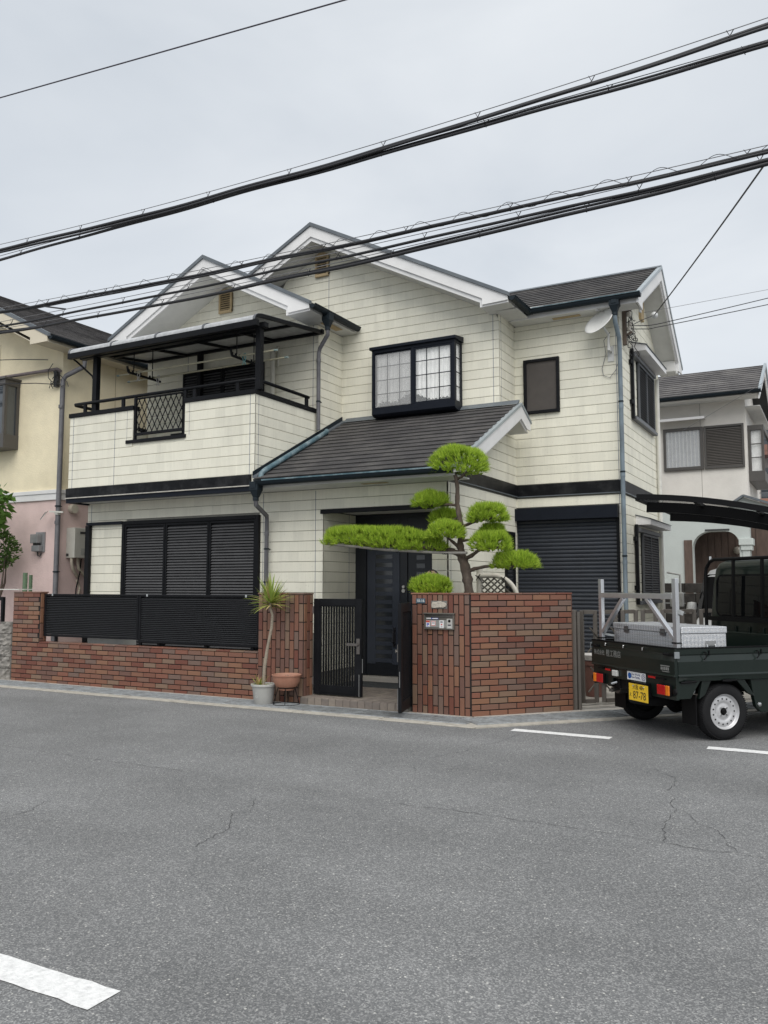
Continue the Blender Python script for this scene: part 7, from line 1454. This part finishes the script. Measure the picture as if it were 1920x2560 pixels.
for s in (1, -1):
    obj('arch_bracket', MB().ext([(.33, s * .74, .60), (.44, s * .74, .60), (.36, s * .74, .46), (.29, s * .74, .42)], (0, -s * .04, 0)), GREENL, T, bev=.004); obj('arch_bracket', MB().ext([(.84, s * .74, .60), (.74, s * .74, .60), (.88, s * .74, .46), (.97, s * .74, .42)], (0, -s * .04, 0)), GREENL, T, bev=.004)
    obj('side_skirt', MB().ext([(.92, s * .735, .60), (1.6, s * .735, .60), (1.6, s * .735, .26), (1.04, s * .735, .26), (.98, s * .735, .32), (.95, s * .735, .44)], (0, -s * .05, 0)), GREEN, T, bev=.006)
    obj('side_bolt', MB().lathe([(0, -.012), (.02, -.008), (.024, 0)], (1.02, s * (-.737 if False else .737), .34), 10, 'Y'), CHR, T)
obj('seam_latch', MB().tube([(.06, -.765, .592), (.24, -.765, .598)], .011, 8).box(.10, .18, -.772, -.758, .585, .612), TB, T); obj('seam_latch', MB().tube([(.55, -.765, .598), (.72, -.765, .598)], .011, 8).box(.58, .66, -.772, -.758, .585, .612), TB, T)
# wheels
def wheel(x, y, side):
    R_, Wd = .283, .145; p = []
    prof = [(.178, -Wd / 2 + .004), (.205, -Wd / 2 - .004), (.245, -Wd / 2), (.268, -Wd / 2 + .012), (.279, -Wd / 2 + .03), (R_, -Wd / 2 + .05), (R_, Wd / 2 - .05), (.279, Wd / 2 - .03), (.268, Wd / 2 - .012), (.245, Wd / 2), (.205, Wd / 2 + .004), (.178, Wd / 2 - .004)]
    w_ = obj('wheel', MB().lathe([(.06, -.03), (.178, -.03), (.178, .03), (.06, .03)], (x, y, R_), 32, 'Y'), TB, T)
    obj('tyre', MB().lathe(prof, (x, y, R_), 56, 'Y'), RUB, w_, smooth=40)
    tb = MB()
    for i in range(72):
        a = 2 * math.pi * i / 72
        for k in (-1, 1): tb.bar((x + (R_ - .001) * math.cos(a), y + k * .028, R_ + (R_ - .001) * math.sin(a)), (x + (R_ - .012) * math.cos(a + .04), y + k * .066, R_ + (R_ - .012) * math.sin(a + .04)), .012, .008, up=(math.cos(a), 0, math.sin(a)))
    obj('tread', tb, RUB, w_, kind='stuff')
    o = side  # outward sign
    pr_ = [(.160, .050), (.163, .058), (.156, .066), (.150, .060), (.146, .046), (.139, .040), (.125, .043), (.108, .046), (.092, .044), (.082, .036), (.074, .034), (.058, .040), (.05, .042), (.034, .042)]
    obj('rim', MB().lathe([(r * 1.115, o * h) for r, h in pr_], (x, y, R_), 48, 'Y'), SIL, w_, smooth=40)
    for i in range(15):
        a = 2 * math.pi * i / 15; obj('rim_hole', MB().lathe([(0, o * .0475), (.0085, o * .0475), (.0085, o * .040)], (x + .127 * math.cos(a), y, R_ + .127 * math.sin(a)), 10, 'Y'), DARK, w_)
    obj('hub', MB().lathe([(0, o * .065), (.022, o * .065), (.028, o * .055), (.032, o * .04)], (x, y, R_), 20, 'Y'), TB, w_, smooth=40)
    for i in range(4):
        a = math.pi / 4 + i * math.pi / 2; obj('wheel_nut', MB().lathe([(0, o * .054), (.009, o * .054), (.011, o * .036)], (x + .05 * math.cos(a), y, R_ + .05 * math.sin(a)), 6, 'Y'), CHR, w_)
for x in (.60, 2.57):
    for s in (-1, 1): wheel(x, s * .665, s)
so_ = obj('spare_tyre', MB().lathe([(.14, -.05), (.20, -.065), (.25, -.055), (.268, -.03), (.268, .03), (.25, .055), (.20, .065), (.14, .05), (.12, 0)], (.36, .12, .33), 40), RUB, T, smooth=40)
# cab
SEC = [(.40, 1.63, 3.42, .735), (.70, 1.62, 3.45, .755), (1.02, 1.62, 3.43, .757), (1.30, 1.625, 3.22, .735), (1.55, 1.635, 3.02, .705), (1.74, 1.65, 2.86, .672), (1.81, 1.68, 2.76, .645), (1.85, 1.74, 2.64, .59), (1.868, 1.84, 2.50, .50)]
def sec_pts(z, xr2, xf, hw, rc=.07, n=5):
    pts = []
    for (cx_, cy_, a0) in ((xf - rc, hw - rc, 0), (xr2 + rc, hw - rc, 90), (xr2 + rc, -hw + rc, 180), (xf - rc, -hw + rc, 270)):
        for i in range(n + 1): a = rad(a0 + 90 * i / n); pts.append((cx_ + rc * math.cos(a), cy_ + rc * math.sin(a), z))
    return pts
vs = []; fs = []
for s in SEC: vs += sec_pts(*s)
m_ = len(vs) // len(SEC)
for j in range(len(SEC) - 1):
    for i in range(m_): fs.append((j * m_ + i, j * m_ + (i + 1) % m_, (j + 1) * m_ + (i + 1) % m_, (j + 1) * m_ + i))
fs += [tuple(range(m_))[::-1], tuple(range((len(SEC) - 1) * m_, len(SEC) * m_))]
cab_ = obj('cab', MB().add(vs, fs), GREEN, T, smooth=35)
def at_sec(z):
    for a, b in zip(SEC[:-1], SEC[1:]):
        if a[0] <= z <= b[0]: f_ = (z - a[0]) / (b[0] - a[0]); return [a[i] + (b[i] - a[i]) * f_ for i in range(4)]
def rr_poly(u0, u1, v0, v1, r, n=4):
    p = []
    for (cu, cv, a0) in ((u1 - r, v1 - r, 0), (u0 + r, v1 - r, 90), (u0 + r, v0 + r, 180), (u1 - r, v0 + r, 270)):
        for i in range(n + 1): a = rad(a0 + 90 * i / n); p.append((cu + r * math.cos(a), cv + r * math.sin(a)))
    return p
def glass_panel(kind, u0, u1, v0, v1, r, nm, side=1, grow=0., m=None, off=.004):
    p = rr_poly(u0 - grow, u1 + grow, v0 - grow, v1 + grow, r + grow); q = []
    for u, v in p:
        s = at_sec(v)
        q.append((s[1] - off, u, v) if kind == 'rear' else (s[2] + off, u, v) if kind == 'front' else (u, side * (s[3] + off), v))
    n_ = Vector((1, 0, 0)) if kind == 'rear' else Vector((-1, 0, 0)) if kind == 'front' else Vector((0, -side, 0))
    return obj(nm, MB().ext(q, n_ * .02), m or TG, cab_)
glass_panel('rear', -.60, .60, 1.20, 1.66, .08, 'window_seal', grow=.022, m=TB, off=.002); glass_panel('rear', -.60, .60, 1.20, 1.66, .08, 'rear_window', off=.006)
glass_panel('front', -.62, .62, 1.10, 1.68, .06, 'windscreen')
for s in (1, -1): glass_panel('side', 2.18, 2.82, 1.10, 1.62, .06, 'side_window', s); glass_panel('side', 1.74, 2.10, 1.12, 1.62, .06, 'quarter_window', s)
for i in range(6): obj('pressed_rib', MB().ext([(1.60, -.62 + .22 * i, 1.08), (1.60, -.585 + .22 * i, 1.08), (1.60, -.575 + .22 * i, .72), (1.60, -.61 + .22 * i, .72)], (.022, 0, 0)), GREENL, cab_, bev=.006)
obj('roof_gutter', MB().tube([(1.70, .655, 1.755), (2.80, .655, 1.755)], .012, 6).tube([(1.70, -.655, 1.755), (2.80, -.655, 1.755)], .012, 6), TB, cab_)
for s in (1, -1): 
    mi = obj('door_mirror', MB().lathe([(0, -.10), (.07, -.09), (.085, 0), (.07, .09), (0, .10)], (2.95, s * .92, 1.24), 14).tube([(2.92, s * .72, 1.18), (2.95, s * .90, 1.22)], .018, 8), TB, T, smooth=50); mi.scale = (.7, 1, 1)
    obj('mirror_shell', MB().lathe([(.06, -.08), (.078, 0), (.06, .08), (0, .09)], (2.985, s * .92, 1.24), 14), mat('pale_reflection_shell', (.45, .45, .44), .2), T, smooth=50)
obj('bumper', MB().box(3.40, 3.50, -.74, .74, .32, .56), GREEN, T, bev=.03)
for s in (1, -1): obj('headlamp', MB().box(3.43, 3.47, *sorted((s * .45, s * .68)), .66, .82), CLR, T, bev=.02)
# guard frame behind the cab
gf = obj('cab_guard', MB().tube([(1.545, .70, .94), (1.55, .70, 1.66), (1.56, .69, 1.76), (1.57, .64, 1.835), (1.575, .56, 1.86), (1.575, -.56, 1.86), (1.57, -.64, 1.835), (1.56, -.69, 1.76), (1.55, -.70, 1.66), (1.545, -.70, .94)], .021, 10), TB, T, smooth=50)
for y in (.23, -.23): obj('guard_bar', MB().bar((1.55, y, 1.15), (1.572, y, 1.85), .028, .028), TB, gf)
obj('guard_rail', MB().bar((1.548, .68, 1.16), (1.548, -.68, 1.16), .03, .05).bar((1.548, .68, .97), (1.548, -.68, .97), .03, .03), TB, gf)
obj('guard_hook', MB().tube([(1.575, .63, 1.84), (1.575, .63, 1.90)], .016, 8), CHR, gf)
# aluminium ladder rack over the tailgate
rk = obj('ladder_rack', MB().bar((.075, .63, 1.44), (.075, -.67, 1.44), .045, .055), ALU, T, bev=.003)
for y in (.66, -.70): obj('rack_post', MB().bar((.075, y, .66), (.075, y, 1.62), .062, .042, up=(1, 0, 0)), ALU, rk, bev=.004)
obj('brace', MB().bar((.075, .21, 1.415), (.075, .63, 1.02), .04, .045, up=(1, 0, 0)), ALU, rk, bev=.003); obj('brace', MB().bar((.075, -.22, 1.415), (.075, -.67, 1.02), .04, .045, up=(1, 0, 0)), ALU, rk, bev=.003)
obj('clamp', MB().bar((.07, .68, 1.0), (.13, .50, .985), .02, .02).bar((.07, -.69, .955), (.13, -.6, .955), .02, .02).bar((.07, -.71, 1.30), (.12, -.76, 1.27), .03, .04), mat('galvanised_steel'), rk)
obj('strap', MB().box(.04, .11, .625, .695, .945, .96).box(.04, .11, -.735, -.665, .97, .985), TB, rk)
# tool box
tread_mat()
bxp = T.matrix_basis.copy()
tbx = thing('tool_box', 'aluminium tread-plate tool box on the truck bed', 'tool box', (-2.028 + .48 * math.cos(rad(46)), 9.272 + .48 * math.sin(rad(46)), .66), rz=rad(46))
obj('body', MB().box(-.30, .24, -.64, .58, .002, .40), MATS['tread_plate'], tbx, bev=.006); obj('lid', MB().box(-.308, .248, -.648, .588, .402, .47), MATS['tread_plate'], tbx, bev=.008)
for y in (.32, -.34): obj('hinge', MB().box(-.315, -.3085, y - .04, y + .04, .37, .44).tube([(-.316, y - .04, .402), (-.316, y + .04, .402)], .008, 8), mat('hinge_dark_steel', (.18, .18, .18), .4, metal=.8), tbx)
hl = obj('side_handle', MB().box(-.02, .10, -.652, -.6405, .27, .33).tube([(-.01, -.655, .29), (-.01, -.672, .20), (.0, -.676, .17), (.08, -.676, .17), (.09, -.672, .20), (.09, -.655, .29)], .008, 8), CHR, tbx, bev=.002)
obj('latch', MB().box(.2485, .258, .25, .33, .35, .44).box(.2485, .258, -.38, -.30, .35, .44), CHR, tbx, bev=.003)
# ------------------------------------------------------------------ white car in the carport, pot behind the folding gate
CW = mat('car_white', (.72, .72, .71), .3, var=.03, coat=.5)
kc = thing('parked_car', 'white tall car facing the street in the carport behind the truck', 'car', (-1.28, 15.2, .03), rz=rad(-90))
CS = [(.25, -1.62, 1.60, .70), (.55, -1.68, 1.68, .735), (.92, -1.66, 1.62, .735), (1.02, -1.64, 1.25, .725), (1.40, -1.60, .98, .685), (1.66, -1.55, .78, .655), (1.76, -1.45, .62, .61), (1.80, -1.30, .45, .52)]
vs = []; fs = []
for s_ in CS: vs += sec_pts(*s_, rc=.10)
m_ = len(vs) // len(CS)
for j in range(len(CS) - 1):
    for i in range(m_): fs.append((j * m_ + i, j * m_ + (i + 1) % m_, (j + 1) * m_ + (i + 1) % m_, (j + 1) * m_ + i))
lo_ = [f for f in fs if max(f) < 4 * m_]; mi_ = [f for f in fs if min(f) >= 3 * m_ and max(f) < 6 * m_]; hi_ = [f for f in fs if min(f) >= 5 * m_] + [tuple(range((len(CS) - 1) * m_, len(CS) * m_))]
def part_of(fl):
    ids = sorted({i for f in fl for i in f}); mp = {i: k for k, i in enumerate(ids)}; return MB().add([vs[i] for i in ids], [tuple(mp[i] for i in f) for f in fl])
cb_ = obj('body', part_of(lo_ + [tuple(range(m_))[::-1]]), CW, kc, smooth=35); obj('pillars', part_of(mi_), TB, kc, smooth=35); obj('roof', part_of(hi_), CW, kc, smooth=35)
def car_x(z):
    for a, b in zip(CS[:-1], CS[1:]):
        if a[0] <= z <= b[0]: f_ = (z - a[0]) / (b[0] - a[0]); return [a[i] + (b[i] - a[i]) * f_ for i in range(4)]
def car_glass(kind, u0, u1, v0, v1, r, nm, side=1, m=None):
    q = []
    for u, v in rr_poly(u0, u1, v0, v1, r):
        s_ = car_x(v); q.append((s_[2] + .006, u * s_[3] / .7, v) if kind == 'f' else (s_[1] - .006, u, v) if kind == 'r' else (u, side * (s_[3] + .006), v))
    obj(nm, MB().ext(q, Vector((-1, 0, 0)) * .02 if kind == 'f' else Vector((1, 0, 0)) * .02 if kind == 'r' else Vector((0, -side, 0)) * .02), m or TG, cb_)
car_glass('f', -.72, .72, 1.03, 1.70, .06, 'windscreen'); car_glass('r', -.58, .58, 1.05, 1.66, .06, 'rear_window')
for s_ in (1, -1):
    car_glass('s', -.35, .62, 1.06, 1.62, .05, 'side_window', s_); car_glass('s', -1.4, -.45, 1.06, 1.62, .05, 'side_window', s_)
    obj('headlamp', MB().box(1.60, 1.70, *sorted((s_ * .44, s_ * .70)), .66, .86), CLR, kc, bev=.03)
    mi = obj('door_mirror', MB().lathe([(0, -.09), (.07, -.08), (.09, 0), (.07, .08), (0, .09)], (.86, s_ * .84, 1.16), 14), TB, kc, smooth=50); obj('mirror_shell', MB().lathe([(.05, -.085), (.088, -.01), (.07, .082), (0, .094)], (.90, s_ * .85, 1.165), 14), CW, kc, smooth=50)
    for x in (-1.12, 1.14): obj('wheel', MB().lathe([(.0, -.06), (.17, -.06), (.2, -.075), (.26, -.07), (.275, -.03), (.275, .03), (.26, .07), (.2, .075), (.17, .06), (0, .06)], (x, s_ * .655, .275), 32, 'Y'), RUB, kc, smooth=40)
obj('grille', MB().box(1.655, 1.70, -.40, .40, .62, .80), TB, kc, bev=.02); obj('lower_grille', MB().box(1.655, 1.69, -.55, .55, .32, .46), TB, kc, bev=.02)
ft_ = thing('flower_pot', 'brown flower pot with a pale tray behind the folding gate', 'flower pot', (-3.05, 11.75, .03))
obj('pot', MB().lathe([(0, .03), (.13, .03), (.19, .46), (.205, .46), (.205, .52), (.18, .52), (.17, .44), (0, .44)], (-3.05, 11.75, 0), 28), mat('brown_pot', (.16, .075, .06), .6), ft_, smooth=35)
obj('tray', MB().lathe([(0, .53), (.22, .53), (.25, .60), (.23, .60), (0, .545)], (-3.05, 11.75, 0), 28), mat('tray_white', (.55, .53, .51), .5), ft_, smooth=35)
